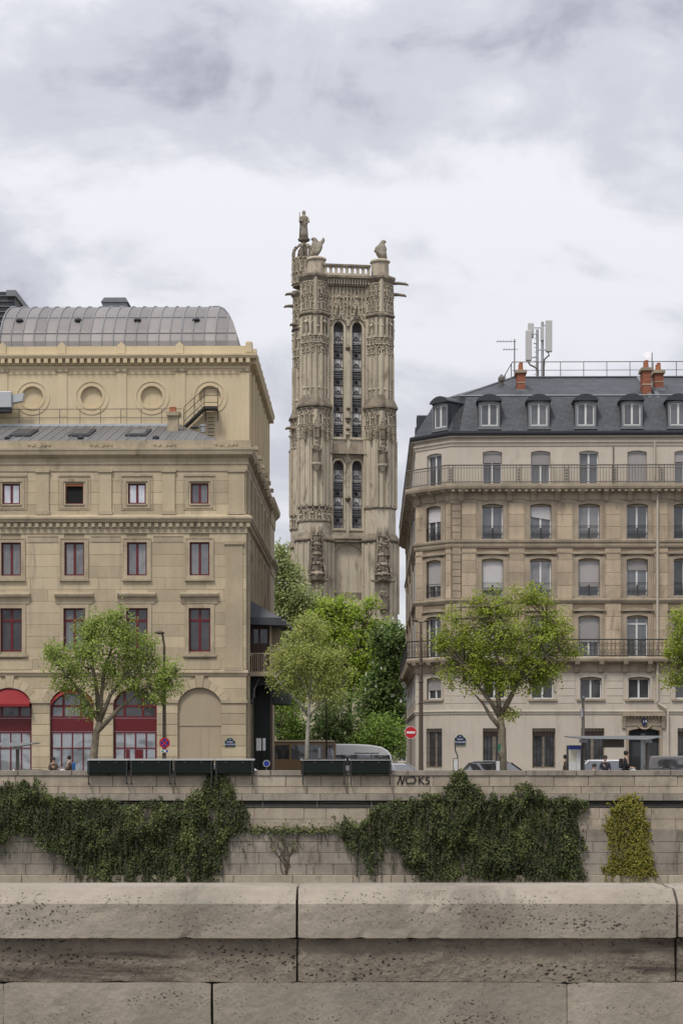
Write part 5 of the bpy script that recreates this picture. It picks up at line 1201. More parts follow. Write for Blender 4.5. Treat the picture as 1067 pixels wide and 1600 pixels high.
MB().box(tu(513), tu(540), vF-.3, vF+.1, tz(652.5), tz(650.5)).build('string_course', 'tower_dark', TW) if False else None
am = MB().tube([(p[0], vF-.03, p[1]) for p in blind[2:]], .08, 5); am.build('blind_arch_mould', 'tower', TW)
for px in (516, 571): MB().box(tu(px-2.5), tu(px+2.5), vF-.2, vF+.1, tz(878), tz(866)).build('capital', 'tower_dark', TW)
# tracery frieze above the lights
fr = MB()
x = 507.0
while x < 580:
    fr.box(tu(x)-.045, tu(x)+.045, vF-.18, vF+.05, tz(497), tz(449))
    for (zt_, zh) in ((452, 5), (466, 5), (480, 5)):
        for s in (0, 1):
            xa_, xb_ = (x, x+2.9) if s == 0 else (x+5.8, x+2.9)
            fr.tube([(tu(xa_), vF-.12, tz(zt_+zh)), (tu((xa_*2+xb_)/3), vF-.12, tz(zt_+1.2)), (tu(xb_), vF-.12, tz(zt_-2))], .05, 4)
    for q in range(5): fr.blob((tu(x+rt.uniform(1, 5)), vF-.1, tz(rt.uniform(450, 497))), rt.uniform(.07, .16))
    x += 5.8
fr.build('tracery_frieze', 'tower', TW, kind='stuff')
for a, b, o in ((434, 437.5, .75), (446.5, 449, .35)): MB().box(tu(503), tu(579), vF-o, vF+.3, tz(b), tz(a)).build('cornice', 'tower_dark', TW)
cb = MB()
for i in range(17): cb.prism([(tu(506+i*4.2), tz(446.5)), (tu(508.3+i*4.2), tz(446.5)), (tu(508.9+i*4.2), tz(437.6)), (tu(505.4+i*4.2), tz(437.6))], 'y', vF-.5, vF)
cb.build('corbel_table', 'tower', TW, kind='stuff')
# robed niche figure
def robed(mb, c, h, n=9, seed=0, y=0):
    r_ = random.Random(seed); prof = [(.17,0),(.16,.2),(.135,.45),(.15,.62),(.165,.74),(.12,.80),(.055,.835),(.075,.88),(.085,.93),(.06,.98),(.01,1.0)]
    base = len(mb.v)
    for i, (r, z) in enumerate(prof):
        for k in range(n):
            t = 2*math.pi*k/n; f = 1+(.14*math.sin(k*2.4+seed) if i < 6 else 0); mb.v.append((c[0]+r*h*f*math.cos(t), c[1]+r*h*.8*f*math.sin(t), c[2]+z*h))
    for i in range(len(prof)-1):
        for k in range(n): a = base+i*n+k; b = base+i*n+(k+1) % n; mb.f.append((a, b, b+n, a+n))
    mb.f.append(tuple(base+k for k in range(n))[::-1]); e = base+(len(prof)-1)*n; mb.f.append(tuple(e+k for k in range(n)))
    mb.tube([(c[0]-.16*h, c[1]-.02*h, c[2]+.74*h), (c[0]-.19*h, c[1]-.1*h, c[2]+.6*h), (c[0]-.05*h, c[1]-.18*h, c[2]+.58*h)], [.05*h, .045*h, .03*h], 6)
    mb.tube([(c[0]+.16*h, c[1]-.02*h, c[2]+.74*h), (c[0]+.19*h, c[1]-.1*h, c[2]+.58*h), (c[0]+.06*h, c[1]-.18*h, c[2]+.5*h)], [.05*h, .045*h, .03*h], 6)
    return mb
def pinnacle(mb, x, y, z, h, r, crock=True):
    mb.lathe([(r, 0), (r, h*.45), (r*1.25, h*.47), (r*1.2, h*.52), (r*.12, h*.95), (r*.3, h*.97), (.01, h)], (x, y, z), 4, math.pi/4)
    if crock:
        for k in range(3):
            for s in (-1, 1): mb.blob((x+s*r*(.9-.25*k), y-r*.3, z+h*(.58+.12*k)), r*.38)
# corner buttresses
OC = R(22.5)
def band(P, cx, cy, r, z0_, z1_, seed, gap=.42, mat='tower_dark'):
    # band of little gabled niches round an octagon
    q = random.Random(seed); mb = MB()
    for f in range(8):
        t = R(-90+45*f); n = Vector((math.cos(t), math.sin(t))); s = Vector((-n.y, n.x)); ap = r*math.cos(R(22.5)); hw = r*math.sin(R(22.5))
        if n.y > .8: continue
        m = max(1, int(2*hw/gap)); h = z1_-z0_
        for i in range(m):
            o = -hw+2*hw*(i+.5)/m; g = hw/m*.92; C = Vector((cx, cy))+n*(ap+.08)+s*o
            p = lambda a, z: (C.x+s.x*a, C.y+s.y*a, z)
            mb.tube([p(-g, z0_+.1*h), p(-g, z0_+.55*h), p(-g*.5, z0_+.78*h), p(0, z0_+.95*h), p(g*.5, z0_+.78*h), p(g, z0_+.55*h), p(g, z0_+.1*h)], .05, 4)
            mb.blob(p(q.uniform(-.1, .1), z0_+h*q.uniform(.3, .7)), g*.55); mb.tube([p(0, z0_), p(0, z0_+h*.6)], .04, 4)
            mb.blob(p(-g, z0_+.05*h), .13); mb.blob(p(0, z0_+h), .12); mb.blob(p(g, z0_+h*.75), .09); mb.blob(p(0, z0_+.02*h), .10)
    MB().lathe([(r+.035, z0_), (r+.035, z1_)], (cx, cy, 0), 8, OC).build('band_shade_ground', 'tower_dark', P)  # darker backing paints recess shade behind the paler arches
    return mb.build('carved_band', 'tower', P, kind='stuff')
def buttress(cx, cy, seed, front=True):
    q = random.Random(seed)
    bt = empty('buttress', (0, 0, 0)); bt.parent = TW
    S = lambda z0_, z1_, r, nm='shaft_stage', m='tower': MB().lathe([(r, z0_), (r, z1_)], (cx, cy, 0), 8, OC).build(nm, m, bt)
    S(0, tz(846), 1.98); S(tz(846), tz(688), 1.76); S(tz(688), tz(640), 1.72); S(tz(640), tz(434), 1.42)
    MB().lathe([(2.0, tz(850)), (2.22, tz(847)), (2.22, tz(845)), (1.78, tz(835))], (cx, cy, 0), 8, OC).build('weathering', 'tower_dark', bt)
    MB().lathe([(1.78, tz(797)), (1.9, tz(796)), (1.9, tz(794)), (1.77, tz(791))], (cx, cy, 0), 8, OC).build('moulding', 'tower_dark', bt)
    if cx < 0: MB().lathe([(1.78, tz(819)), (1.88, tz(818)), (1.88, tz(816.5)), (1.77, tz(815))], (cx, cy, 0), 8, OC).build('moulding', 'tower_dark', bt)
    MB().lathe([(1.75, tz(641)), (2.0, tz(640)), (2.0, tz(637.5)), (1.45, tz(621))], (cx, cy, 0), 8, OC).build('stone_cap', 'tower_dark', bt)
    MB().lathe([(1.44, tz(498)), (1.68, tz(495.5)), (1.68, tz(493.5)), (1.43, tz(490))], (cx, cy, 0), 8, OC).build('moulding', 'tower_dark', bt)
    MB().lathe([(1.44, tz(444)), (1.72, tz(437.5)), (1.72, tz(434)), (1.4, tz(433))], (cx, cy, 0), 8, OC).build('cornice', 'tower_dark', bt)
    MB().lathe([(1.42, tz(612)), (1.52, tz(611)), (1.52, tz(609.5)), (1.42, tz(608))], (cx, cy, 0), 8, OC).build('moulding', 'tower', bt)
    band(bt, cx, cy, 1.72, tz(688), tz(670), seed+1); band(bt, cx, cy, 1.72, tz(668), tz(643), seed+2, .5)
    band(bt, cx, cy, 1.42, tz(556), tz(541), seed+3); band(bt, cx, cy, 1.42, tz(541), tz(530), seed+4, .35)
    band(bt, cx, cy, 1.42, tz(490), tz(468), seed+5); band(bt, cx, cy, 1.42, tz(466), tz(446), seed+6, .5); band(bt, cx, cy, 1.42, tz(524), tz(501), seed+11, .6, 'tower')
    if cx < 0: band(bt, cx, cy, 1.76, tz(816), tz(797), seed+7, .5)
    # slender shafts up every angle
    for z0_, z1_, r in ((tz(795), tz(690), 1.76), (tz(637), tz(557), 1.42), (tz(530), tz(500), 1.42), (tz(960), tz(850), 1.98)):
        for f in range(8):
            t = OC+R(45*f); p = (cx+math.cos(t)*(r+.06), cy+math.sin(t)*(r+.06))
            if math.sin(t) > .8: continue
            MB().tube([(p[0], p[1], z0_), (p[0], p[1], z1_)], .13, 5).build('angle_shaft', 'tower', bt)
        for f in (-90, -135, -45):
            t = R(f); ap = r*math.cos(R(22.5))+.05
            MB().tube([(cx+math.cos(t)*ap, cy+math.sin(t)*ap, z0_), (cx+math.cos(t)*ap, cy+math.sin(t)*ap, z1_)], .10, 5).build('face_shaft', 'tower', bt)
    # prow with its own stone cap
    def prow(z0_, z1_, d, w, m='tower'):
        y = cy-d*.6
        return MB().prism([(cx-w, y), (cx, y-w), (cx+w, y), (cx, y+w)], 'z', z0_, z1_).build('prow', m, bt)
    prow(tz(795), tz(645), 2.1, .72); prow(tz(637), tz(556), 1.7, .6); prow(tz(500), tz(436), 1.7, .6); prow(tz(530), tz(500), 1.7, .6); prow(0, tz(846), 2.3, .75)
    MB().lathe([(1.0, tz(640)), (1.0, tz(636)), (.62, tz(624)), (.12, tz(613))], (cx, cy-1.22, 0), 4, 0).build('prow_cap', 'tower_dark', bt)
    MB().lathe([(.85, tz(497)), (.85, tz(494)), (.6, tz(490))], (cx, cy-1.02, 0), 4, 0).build('prow_cap', 'tower_dark', bt)
    MB().lathe([(.1, tz(442)), (.62, tz(437)), (.62, tz(434)), (.05, tz(427))], (cx, cy-1.15, 0), 4, 0).build('prow_cap', 'tower_dark', bt)
    # statue niche under its canopy
    if front:
        mb = MB(); robed(mb, (cx, cy-2.05, tz(728)), 2.3, seed=seed); mb.build('niche_statue', 'tower_dark', bt)
        MB().lathe([(.15, tz(740)), (.35, tz(734)), (.5, tz(731)), (.5, tz(728.5))], (cx, cy-2.0, 0), 8).build('statue_bracket', 'tower', bt)
        for s in (-1, 1): MB().tube([(cx+s*.55, cy-1.9, tz(795)), (cx+s*.55, cy-1.9, tz(690))], .08, 5).build('niche_shaft', 'tower', bt)
        cn = MB(); pinnacle(cn, cx, cy-2.0, tz(690), 2.2, .3)
        for s in (-1, 1): pinnacle(cn, cx+s*.6, cy-1.8, tz(692), 1.9, .17); pinnacle(cn, cx+s*1.2, cy-1.5, tz(692), 1.6, .15)
        cn.build('niche_canopy', 'tower_dark', bt, kind='stuff')
        # tall tabernacle canopy lower down, with its own figure
        tb = MB()
        for k in range(5):
            z0_ = tz(910-k*15); w = .78-.06*k+(.1 if k == 0 else 0); y = cy-2.15+.04*k
            tb.lathe([(w*.75, z0_), (w*.85, z0_+.5), (w, z0_+.62), (w*.9, z0_+.75), (w*.6, z0_+.95)], (cx, y, 0), 8)
            for s in (-1, -.5, .5, 1): pinnacle(tb, cx+s*w*.95, y-.35*(1-abs(s)*.5), z0_+.35, 1.35, .12)
            for j in range(10): t = q.uniform(math.pi, 2*math.pi); tb.blob((cx+w*math.cos(t), y+w*math.sin(t), z0_+q.uniform(0, .95)), q.uniform(.09, .17))
        pinnacle(tb, cx, cy-2.15, tz(852), .9, .25); tb.build('tabernacle', 'tower_dark', bt, kind='stuff')
        mb = MB(); robed(mb, (cx, cy-2.35, tz(952)), 2.2, seed=seed+3); mb.build('niche_statue', 'tower_dark', bt)
        MB().lathe([(.1, tz(962)), (.3, tz(957)), (.5, tz(954)), (.5, tz(952.3))], (cx, cy-2.3, 0), 8).build('statue_bracket', 'tower_dark', bt)
        for s in (-1, 1): MB().tube([(cx+s*.3, cy-2.2, tz(911)), (cx+s*1.15, cy-2.4, tz(910.5)), (cx+s*1.3, cy-2.45, tz(909))], [.16, .13, .07], 5).build('gargoyle', 'tower_dark', bt)
        for s in (-1, 1): MB().box(cx+s*.9-.45, cx+s*.9+.45, cy-2.0, cy-1.5, tz(1000), tz(958)).build('plinth_block', 'tower', bt) if False else None
    return bt
buttress(-3.46, 0, 11); buttress(3.46, 0, 23); buttress(-3.46, 6.93, 37, False); buttress(3.46, 6.93, 41, False)
# parapet balustrade
def balustrade(x0, x1, y, vert=False):
    n = 8; hs = []
    for i in range(n):
        c = x0+(x1-x0)*(i+.5+.25)/(n+.5); hs.append(lancet(c-.14, c+.14, tz(429.5), tz(423), tz(420.5)-tz(423), 4))
    return MB().wall(rect(x0, x1, tz(433), tz(417)), hs, y, y+.3)
bl = balustrade(tu(505), tu(577), vF-.45).build('balustrade', 'tower', TW)
MB().box(tu(503), tu(578), vF-.6, vF, tz(419), tz(416)).build('coping', 'tower_dark', bl)
o = balustrade(-3, 3, 0).build('balustrade', 'tower', TW); o.location = (-3.9, 3.46, 0); o.rotation_euler = (0, 0, R(90))
o = balustrade(-3, 3, 0).build('balustrade', 'tower', TW); o.location = (3.9, 3.46, 0); o.rotation_euler = (0, 0, R(-90))
MB().box(-3.6, 3.6, -.3, 6.9, tz(440), tz(433.2)).build('roof_deck', 'lead', TW)
for cx in (-3.5, 3.5):
    pd = MB().lathe([(.98, tz(434)), (.94, tz(411)), (1.1, tz(409.5)), (1.1, tz(407.5)), (.85, tz(405))], (cx+(.25 if cx < 0 else 0), -.1, 0), 8, OC).build('pedestal', 'tower', TW)
# corner beasts
def beast(name, cx, cy, z, s, wing, lab):
    V = [(-.12*s,0,.34),(-.02*s,0,.8),(.12*s,0,1.22),(.16*s,0,1.55),(.22*s,0,1.86),(.46*s,0,1.78),(.30*s,-.2,.75),(.40*s,-.22,.12),(.30*s,.2,.75),(.40*s,.22,.12),(.22*s,-.38,.2),(.22*s,.38,.2)]
    E = [(0,1),(1,2),(2,3),(3,4),(4,5),(2,6),(6,7),(2,8),(8,9),(0,10),(0,11)]
    r = [.44,.40,.34,.22,.24,.12,.13,.11,.13,.11,.17,.17]
    if wing: n = len(V); V += [(-.22*s,.1,1.4),(-.42*s,.15,1.72),(-.46*s,.15,2.02)]; E += [(2,n),(n,n+1),(n+1,n+2)]; r += [.2,.15,.07]
    else: n = len(V); V += [(-.22*s,0,1.15),(-.34*s,0,.75)]; E += [(2,n),(n,n+1)]; r += [.17,.14]
    o = skin_obj(name, V, E, r, 'statue', TW, 0, 2, (cx, cy, z), scale=(1.5, 1.4, 1.12)); o['label'] = lab; return o
beast('winged_statue', -3.15, -.1, tz(406), -1, True, 'seated winged stone figure on the left pedestal')
beast('beast_statue', 3.5, -.1, tz(406), 1, False, 'crouching stone beast on the right pedestal')
# stair turret with the pilgrim statue
sx, sy = -3.72, 6.93; kz = 1.032
sz_ = lambda py: PZ(py, 201.5)
tr = empty('stair_turret', (0, 0, 0)); tr.parent = TW
MB().lathe([(1.25, sz_(450)), (1.25, sz_(408)), (1.32, sz_(407)), (1.2, sz_(405))], (sx, sy, 0), 8, OC).build('turret_wall', 'tower_dark', tr)
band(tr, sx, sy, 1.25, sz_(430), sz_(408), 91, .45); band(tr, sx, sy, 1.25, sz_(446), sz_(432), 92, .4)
MB().lathe([(.42, sz_(408)), (.38, sz_(386)), (.5, sz_(384)), (.3, sz_(381)), (.28, sz_(379)), (.62, sz_(377)), (.68, sz_(374.5)), (.6, sz_(374))], (sx, sy, 0), 10).build('lantern_core', 'tower_dark', tr)
for k in range(8):
    t = OC+R(45*k); c, s = math.cos(t), math.sin(t); f = MB()
    f.tube([(sx+c*1.22, sy+s*1.22, sz_(408)), (sx+c*1.18, sy+s*1.18, sz_(398)), (sx+c*.95, sy+s*.95, sz_(390)), (sx+c*.45, sy+s*.45, sz_(383))], [.14, .13, .12, .12], 5)
    pinnacle(f, sx+c*1.24, sy+s*1.24, sz_(408), 1.3, .13); f.blob((sx+c*1.0, sy+s*1.0, sz_(389)), .17)
    f.build('flying_rib', 'tower_dark', tr, kind='stuff')
mb = MB(); robed(mb, (0, 0, 0), 3.1, 12, 2); mb.v = [(sx+x*.82, sy+y, sz_(374)+z) for x, y, z in mb.v]
mb.tube([(sx-.48, sy-.1, sz_(374)), (sx-.42, sy-.15, sz_(350)), (sx-.5, sy-.15, sz_(333))], .05, 5)
mb.tube([(sx-.35, sy-.1, sz_(349)), (sx-.45, sy-.2, sz_(345)), (sx-.46, sy-.2, sz_(340))], [.16, .12, .08], 6)
st = mb.build('pilgrim_statue', 'statue', tr, smooth=True)
# long gargoyles
for cx, cy, d, py, ln in ((4.6, .8, 1, 437.5, 2.1), (4.6, 5.5, 1, 439, 1.2), (4.7, .4, 1, 457, 1.7), (-4.7, 6.2, -1, 440, 1.15), (-4.7, 6.9, -1, 457, 1.2), (-4.9, 6.2, -1, 489, .4), (-5.1, 6.0, -1, 656, .75)):
    MB().tube([(cx-d*.5, cy, tz(py)), (cx+d*ln*.5, cy, tz(py)+.05), (cx+d*ln*.85, cy, tz(py)), (cx+d*ln, cy, tz(py)-.12)], [.24, .17, .15, .08], 6).build('gargoyle', 'tower_dark', TW)
# ragged crockets that break the outline of the far-left buttress
for k in range(26):
    py = rt.uniform(440, 900); r = 1.45 if py < 640 else 1.78
    if py > 846: r = 2.0
    t = R(rt.uniform(150, 230)); MB().blob((-3.46+math.cos(t)*(r+.05), 6.93+math.sin(t)*(r+.05), tz(py)), rt.uniform(.08, .17), .5).build('crocket', 'tower_dark', TW)
# ================================================================== BUILDING BEYOND THE SQUARE
FB = empty('distant_building', (0, 262, 0), 0, 'low pale building glimpsed through the trees beyond the tower', 'building')
fw_ = [rect(-13.2+3*k, -11.8+3*k, 1.0+4*j, 3.2+4*j) for k in range(10) for j in range(2)]
MB().wall(rect(-15, 17, 0, 9), fw_, 0, .4).build('wall', 'haus', FB)
for h in fw_: window(FB, h, .15, .1, 'white', 'glass_dark', ((h[0][0]+h[1][0])/2,), ())
MB().prism([(-.5, 9.01), (4, 12), (9, 12), (9, 9.01)], 'x', -15.2, 17.2).build('roof', 'slate', FB)
# ================================================================== TREES AND CREEPERS
def fast_mesh(name, verts, faces, mat):
    me = bpy.data.meshes.new(name); me.from_pydata(verts, [], faces); me.materials.append(M[mat]); return me
def add_leaf(V, Fc, p, d, n, ln, wd):
    # a pointed leaf folded along its rib
    s = d.cross(n)
    if s.length < 1e-4: s = d.orthogonal()
    s.normalize(); up = s.cross(d)*(-wd*.25); k = len(V); m = p+d*(ln*.45)
    V.append(tuple(p)); V.append(tuple(m+s*wd+up*-1)); V.append(tuple(p+d*ln)); V.append(tuple(m-s*wd+up*-1))
    Fc.append((k, k+1, k+2)); Fc.append((k, k+2, k+3))
def rvec(r):
    z = r.uniform(-1, 1); t = r.uniform(0, 2*math.pi); q = math.sqrt(1-z*z); return Vector((q*math.cos(t), q*math.sin(t), z))
def tree(name, label, D, base, trunk, limbs, blobs, leaf, bark, nclump, per, size, seed, r0=.2, depth=.75, group=None, clump_r=.42, blossoms=0, twigs=.5, base_z=0.14, hollow=.35):
    r = random.Random(seed); s = D/F
    bx = PX(base, D); root = empty(name, (bx, D, base_z), 0, label, 'tree', group)
    W = lambda px, py, dy=0.0: Vector((PX(px, D)-bx, dy, PZ(py, D)-base_z))
    tk = MB(); tp = [W(px, py) for px, py in trunk]; tp[0].z = -.1; n = len(tp)
    tk.tube(tp, [r0*(1-.45*i/max(1, n-1)) for i in range(n)], 9)
    nodes = [tp[-1]]
    for lb in limbs:
        start = tp[lb[0]]; dy = r.uniform(-.7, .7); pts = [start.copy()]
        for i, (px, py) in enumerate(lb[1]): pts.append(W(px, py, dy*(i+1)/len(lb[1])*depth*1.5)+Vector((r.uniform(-.06, .06),)*1+(0, 0)))
        rr = [r0*.55*(1-.8*i/(len(pts)-1)) for i in range(len(pts))]
        tk.tube(pts, rr, 7); nodes += pts[1:]
        for i in range(1, len(pts)): nodes.append((pts[i-1]+pts[i])/2)
    V, Fc, BV, BF = [], [], [], []
    tot = sum(b[2]*b[3] for b in blobs); k = 0; cl = []
    for b in blobs:
        c = W(b[0], b[1]); rx, rz = b[2]*s, b[3]*s; ry = min(rx, rz)*depth*1.25+.2
        for _ in range(max(3, int(nclump*b[2]*b[3]/tot))):
            d = rvec(r); q = (hollow+(1-hollow)*r.random()**.6)*r.uniform(.9, 1.06)
            p = c+Vector((d.x*rx*q, d.y*ry*q, d.z*rz*q)); cl.append((p, d))
    for p, d in cl:
        if r.random() < twigs:
            nb = min(nodes, key=lambda a: (a-p).length); mid = nb.lerp(p, .55)+Vector((r.uniform(-.15, .15), r.uniform(-.1, .1), r.uniform(-.05, .2)))
            if (nb-p).length < 3.2: tk.tube([nb, mid, p], [.03*r0/.2, .02*r0/.2, .008], 4, cap=False)
        cr = clump_r*r.uniform(.55, 1.25)
        for _ in range(int(per*r.uniform(.5, 1.4))):
            o = Vector((r.gauss(0, .5), r.gauss(0, .5), r.gauss(0, .42)))*cr; ld = (o.normalized()*.8+rvec(r)*.8+Vector((0, 0, -.25))).normalized() if o.length > 0 else rvec(r)
            nn = (Vector((0, -.45, .9))+rvec(r)*.5).normalized(); l = size*r.uniform(.65, 1.3); add_leaf(V, Fc, p+o, ld, nn, l, l*.38)
    tk.build('trunk', bark, root, smooth=True)
    o = bpy.data.objects.new('crown', fast_mesh('crown', V, Fc, leaf)); COL.objects.link(o); o.parent = root
    if blossoms:
        bm2 = MB()
        for p, d in r.sample(cl, min(blossoms, len(cl))):
            if d.y > .2: continue
            bm2.lathe([(.03, 0), (.10, .06), (.06, .2), (.01, .32)], tuple(p+d*.2), 5)
        bm2.build('blossom_spikes', 'blossom', root, kind='stuff')
    return root
G1 = 'plane trees along the quay'
tree('plane_tree', 'green plane tree with leaning trunk before the red arcade', 92.6, 145, [(145,1215),(147,1180),(151,1145),(156,1128)],
     [(3, [(140,1100),(118,1070),(95,1040)]), (3, [(160,1090),(165,1045),(178,1000),(190,965)]), (3, [(172,1085),(200,1055),(235,1040)]), (2, [(185,1108),(215,1085),(250,1062),(275,1050)]), (3, [(150,1070),(140,1020),(150,985)])],
     [(165,1008,58,46),(105,1032,44,34),(236,1050,46,32),(120,1068,42,24),(190,1055,44,34),(188,970,34,26),(148,985,36,28),(265,1062,28,22),(85,1022,22,16),(215,1010,36,30),(135,1105,26,20),(238,1085,38,14)],
     'leaf_plane', 'bark', 560, 36, .115, 3, .24, clump_r=.35, group=G1, hollow=.2)
tree('plane_tree', 'full yellow-green plane tree before the apartment house, trunk among parked cars', 92.6, 784, [(784,1215),(784,1175),(784,1140),(781,1120)],
     [(3, [(765,1098),(745,1070),(722,1040)]), (3, [(778,1085),(775,1040),(772,990),(770,950)]), (3, [(800,1085),(815,1050),(838,1010),(850,970)]), (3, [(805,1075),(835,1040),(870,1010)]), (2, [(765,1120),(755,1100),(742,1085)])],
     [(790,1000,72,58),(722,1008,42,40),(862,985,40,40),(886,1018,30,16),(770,945,42,30),(832,932,34,24),(738,1052,56,32),(832,1048,42,32),(712,962,26,14),(790,1060,60,28),(860,1045,26,24),(690,1000,16,22),(800,1115,20,10)],
     'leaf_plane2', 'bark', 840, 36, .115, 8, .27, clump_r=.35, group=G1, hollow=.15)
tree('plane_tree', 'plane tree cut off by the frame beside the rain pipe', 92.6, 1112, [(1112,1215),(1110,1160),(1108,1120)],
     [(2, [(1090,1080),(1070,1040)]), (2, [(1110,1060),(1100,1000)]), (2, [(1130,1080),(1150,1030)])],
     [(1062,1012,28,58),(1088,975,42,40),(1092,1040,46,46),(1130,1000,60,60),(1048,1062,18,20)], 'leaf_plane2', 'bark', 420, 36, .115, 12, .27, clump_r=.35, group=G1, hollow=.2)
tree('young_tree', 'slender pale-trunked young tree with yellowish leaves between the buildings', 100, 480, [(478,1222),(480,1160),(482,1120),(484,1090)],
     [(3, [(470,1060),(455,1035),(440,1015)]), (3, [(485,1050),(488,1005),(490,970)]), (3, [(500,1060),(520,1030),(535,1010)]), (2, [(500,1100),(520,1080),(535,1065)]), (2, [(465,1095),(448,1078),(430,1060)])],
     [(480,1022,48,48),(444,1030,24,26),(520,1042,30,40),(488,978,32,22),(450,1062,28,24),(512,1080,34,24),(430,1050,14,16)], 'leaf_young', 'bark_pale', 420, 32, .115, 5, .13, hollow=.1, base_z=0)
tree('tall_feathery_tree', 'tall feathery grey-green tree rising left of the gothic tower', 166, 455, [(455,1216),(455,1120),(457,1040)],
     [(2, [(445,980),(440,900),(438,860)]), (2, [(470,1000),(480,960)])],
     [(440,890,18,42),(432,930,16,50),(458,940,38,38),(490,960,38,34),(444,1000,32,44),(478,1022,46,46),(455,1070,42,46),(436,866,13,18),(462,900,14,20)], 'leaf_pale', 'bark_dark', 900, 24, .26, 15, .25, clump_r=.6, hollow=.15, base_z=.1)
tree('lime_tree', 'bright green tree right in front of the gothic tower', 158, 545, [(545,1220),(546,1120),(548,1060)],
     [(2, [(530,1010),(520,970)]), (2, [(560,1010),(570,980)])],
     [(538,958,44,24),(562,1012,46,46),(512,990,40,42),(588,992,30,28),(540,1058,52,48),(520,945,26,14),(575,945,26,10),(585,1050,30,46)], 'leaf_bright', 'bark_dark', 680, 20, .25, 25, .28, clump_r=.6, hollow=.2, base_z=0)
tree('chestnut_tree', 'dark chestnut tree with white blossom spikes beside the apartment house', 153, 602, [(602,1222),(602,1150),(603,1100)],
     [(2, [(595,1050),(590,1000)]), (2, [(612,1040),(615,1000)])],
     [(604,1000,32,30),(610,1058,28,58),(590,1095,36,52),(618,1020,22,46),(612,1115,26,46)], 'leaf_chestnut', 'bark_dark', 620, 22, .26, 35, .3, clump_r=.55, blossoms=100, hollow=.25, base_z=0)
def shrub(label, D, px, blobs, leaf, n, seed): return tree('shrub', label, D, px, [(px,1218),(px,1190),(px,1170)], [(1, [(px-8,1160),(px-14,1140)]), (1, [(px+8,1160),(px+14,1140)])], blobs, leaf, 'bark_dark', n, 18, .2, seed, .1, clump_r=.5, hollow=.3, base_z=0.0)
shrub('low green shrub beside the side porch behind the coach', 150, 450, [(448,1125,30,40),(436,1090,16,30),(465,1150,30,34)], 'leaf_shrub', 320, 51)
shrub('dense dark green shrub behind the middle of the street', 150, 522, [(522,1120,36,44),(500,1150,34,34),(545,1150,32,36)], 'leaf_chestnut', 380, 52)
shrub('rounded mid-green shrub behind the white bus', 149, 596, [(596,1148,40,36),(570,1165,34,26),(618,1165,26,30)], 'leaf_shrub', 380, 53)

def in_poly(x, y, P):
    c = False; n = len(P); j = n-1
    for i in range(n):
        if (P[i][1] > y) != (P[j][1] > y) and x < (P[j][0]-P[i][0])*(y-P[i][1])/(P[j][1]-P[i][1])+P[i][0]: c = not c
        j = i
    return c
def creeper(name, label, poly, leaf, n, size, seed, thick=.5, strands=60, cat='creeper', leaf2=None):
    r = random.Random(seed); D = WALL_Y; xs = [p[0] for p in poly]; ys = [p[1] for p in poly]
    cx = (min(xs)+max(xs))/2; root = empty(name, (PX(cx, D), D, PZ(max(ys), D)), 0, label, cat)
    ox, oz = PX(cx, D), PZ(max(ys), D); V, Fc = [], []; V2, F2 = [], []; made = 0
    st = MB()
    while made < n:
        px, py = r.uniform(min(xs)-6, max(xs)+6), r.uniform(min(ys)-4, max(ys))
        e = mnoise.noise(Vector((px*.05, py*.05, seed)))*11+mnoise.noise(Vector((px*.17, py*.12, seed+3)))*8
        if not in_poly(px+e+r.gauss(0, 2.2), py+e*.7+r.gauss(0, 3.0), poly): continue
        if mnoise.noise(Vector((px*.11, py*.035, seed+20)))+.5*mnoise.noise(Vector((px*.3, py*.1, seed+21))) > .38: continue
        made += 1; x, z = PX(px, D)-ox, PZ(py, D)-oz
        bulge = .10+thick*max(0, .35+mnoise.noise(Vector((x*.9, z*.55, seed)))+.5*mnoise.noise(Vector((x*2.6, z*1.3, seed+5))))
        if r.random() < .12+.3*max(0, mnoise.noise(Vector((x*1.5, z*1.0, seed+9)))): continue
        y = -bulge*(r.random()**.5)-.04
        d = (Vector((r.gauss(0, .5), r.gauss(-.35, .3), r.gauss(-.9, .35)))).normalized(); nn = (Vector((0, -.8, .7))+rvec(r)*.6).normalized(); l = size*r.uniform(.6, 1.4)
        A, B_ = (V2, F2) if leaf2 and mnoise.noise(Vector((x*1.2+9, z*.8, seed)))+r.uniform(-.25, .25) > .12 else (V, Fc)
        add_leaf(A, B_, Vector((x, y, z)), d, nn, l, l*.42)
    for i in range(strands):      # trailing stems that hang past the mass
        for _ in range(30):
            px, py = r.uniform(min(xs), max(xs)), r.uniform(min(ys), max(ys))
            if in_poly(px, py, poly): break
        x, z = PX(px, D)-ox, PZ(py, D)-oz; pts = [(x, -.15, z)]; ln = r.uniform(.4, 1.7); y = -.2-thick*.5*r.random()
        for k in range(1, 5): x += r.gauss(0, .06); z -= ln/4; pts.append((x, y+r.gauss(0, .04), z))
        st.tube(pts, .008, 3, cap=False)
        for k in range(int(ln*16)):
            t = r.random()*3.99; a = Vector(pts[int(t)]).lerp(Vector(pts[int(t)+1]), t-int(t)); l = size*r.uniform(.5, .9)
            add_leaf(V, Fc, a, Vector((r.gauss(0, .6), -.4, r.gauss(-.6, .3))).normalized(), Vector((0, -.8, .6)), l, l*.42)
    st.build('stems', 'vine_stem', root, kind='stuff')
    for nm, a, b, m in (('foliage', V, Fc, leaf), ('foliage', V2, F2, leaf2)):
        if a: o = bpy.data.objects.new(nm, fast_mesh(nm, a, b, m)); COL.objects.link(o); o.parent = root
    return root
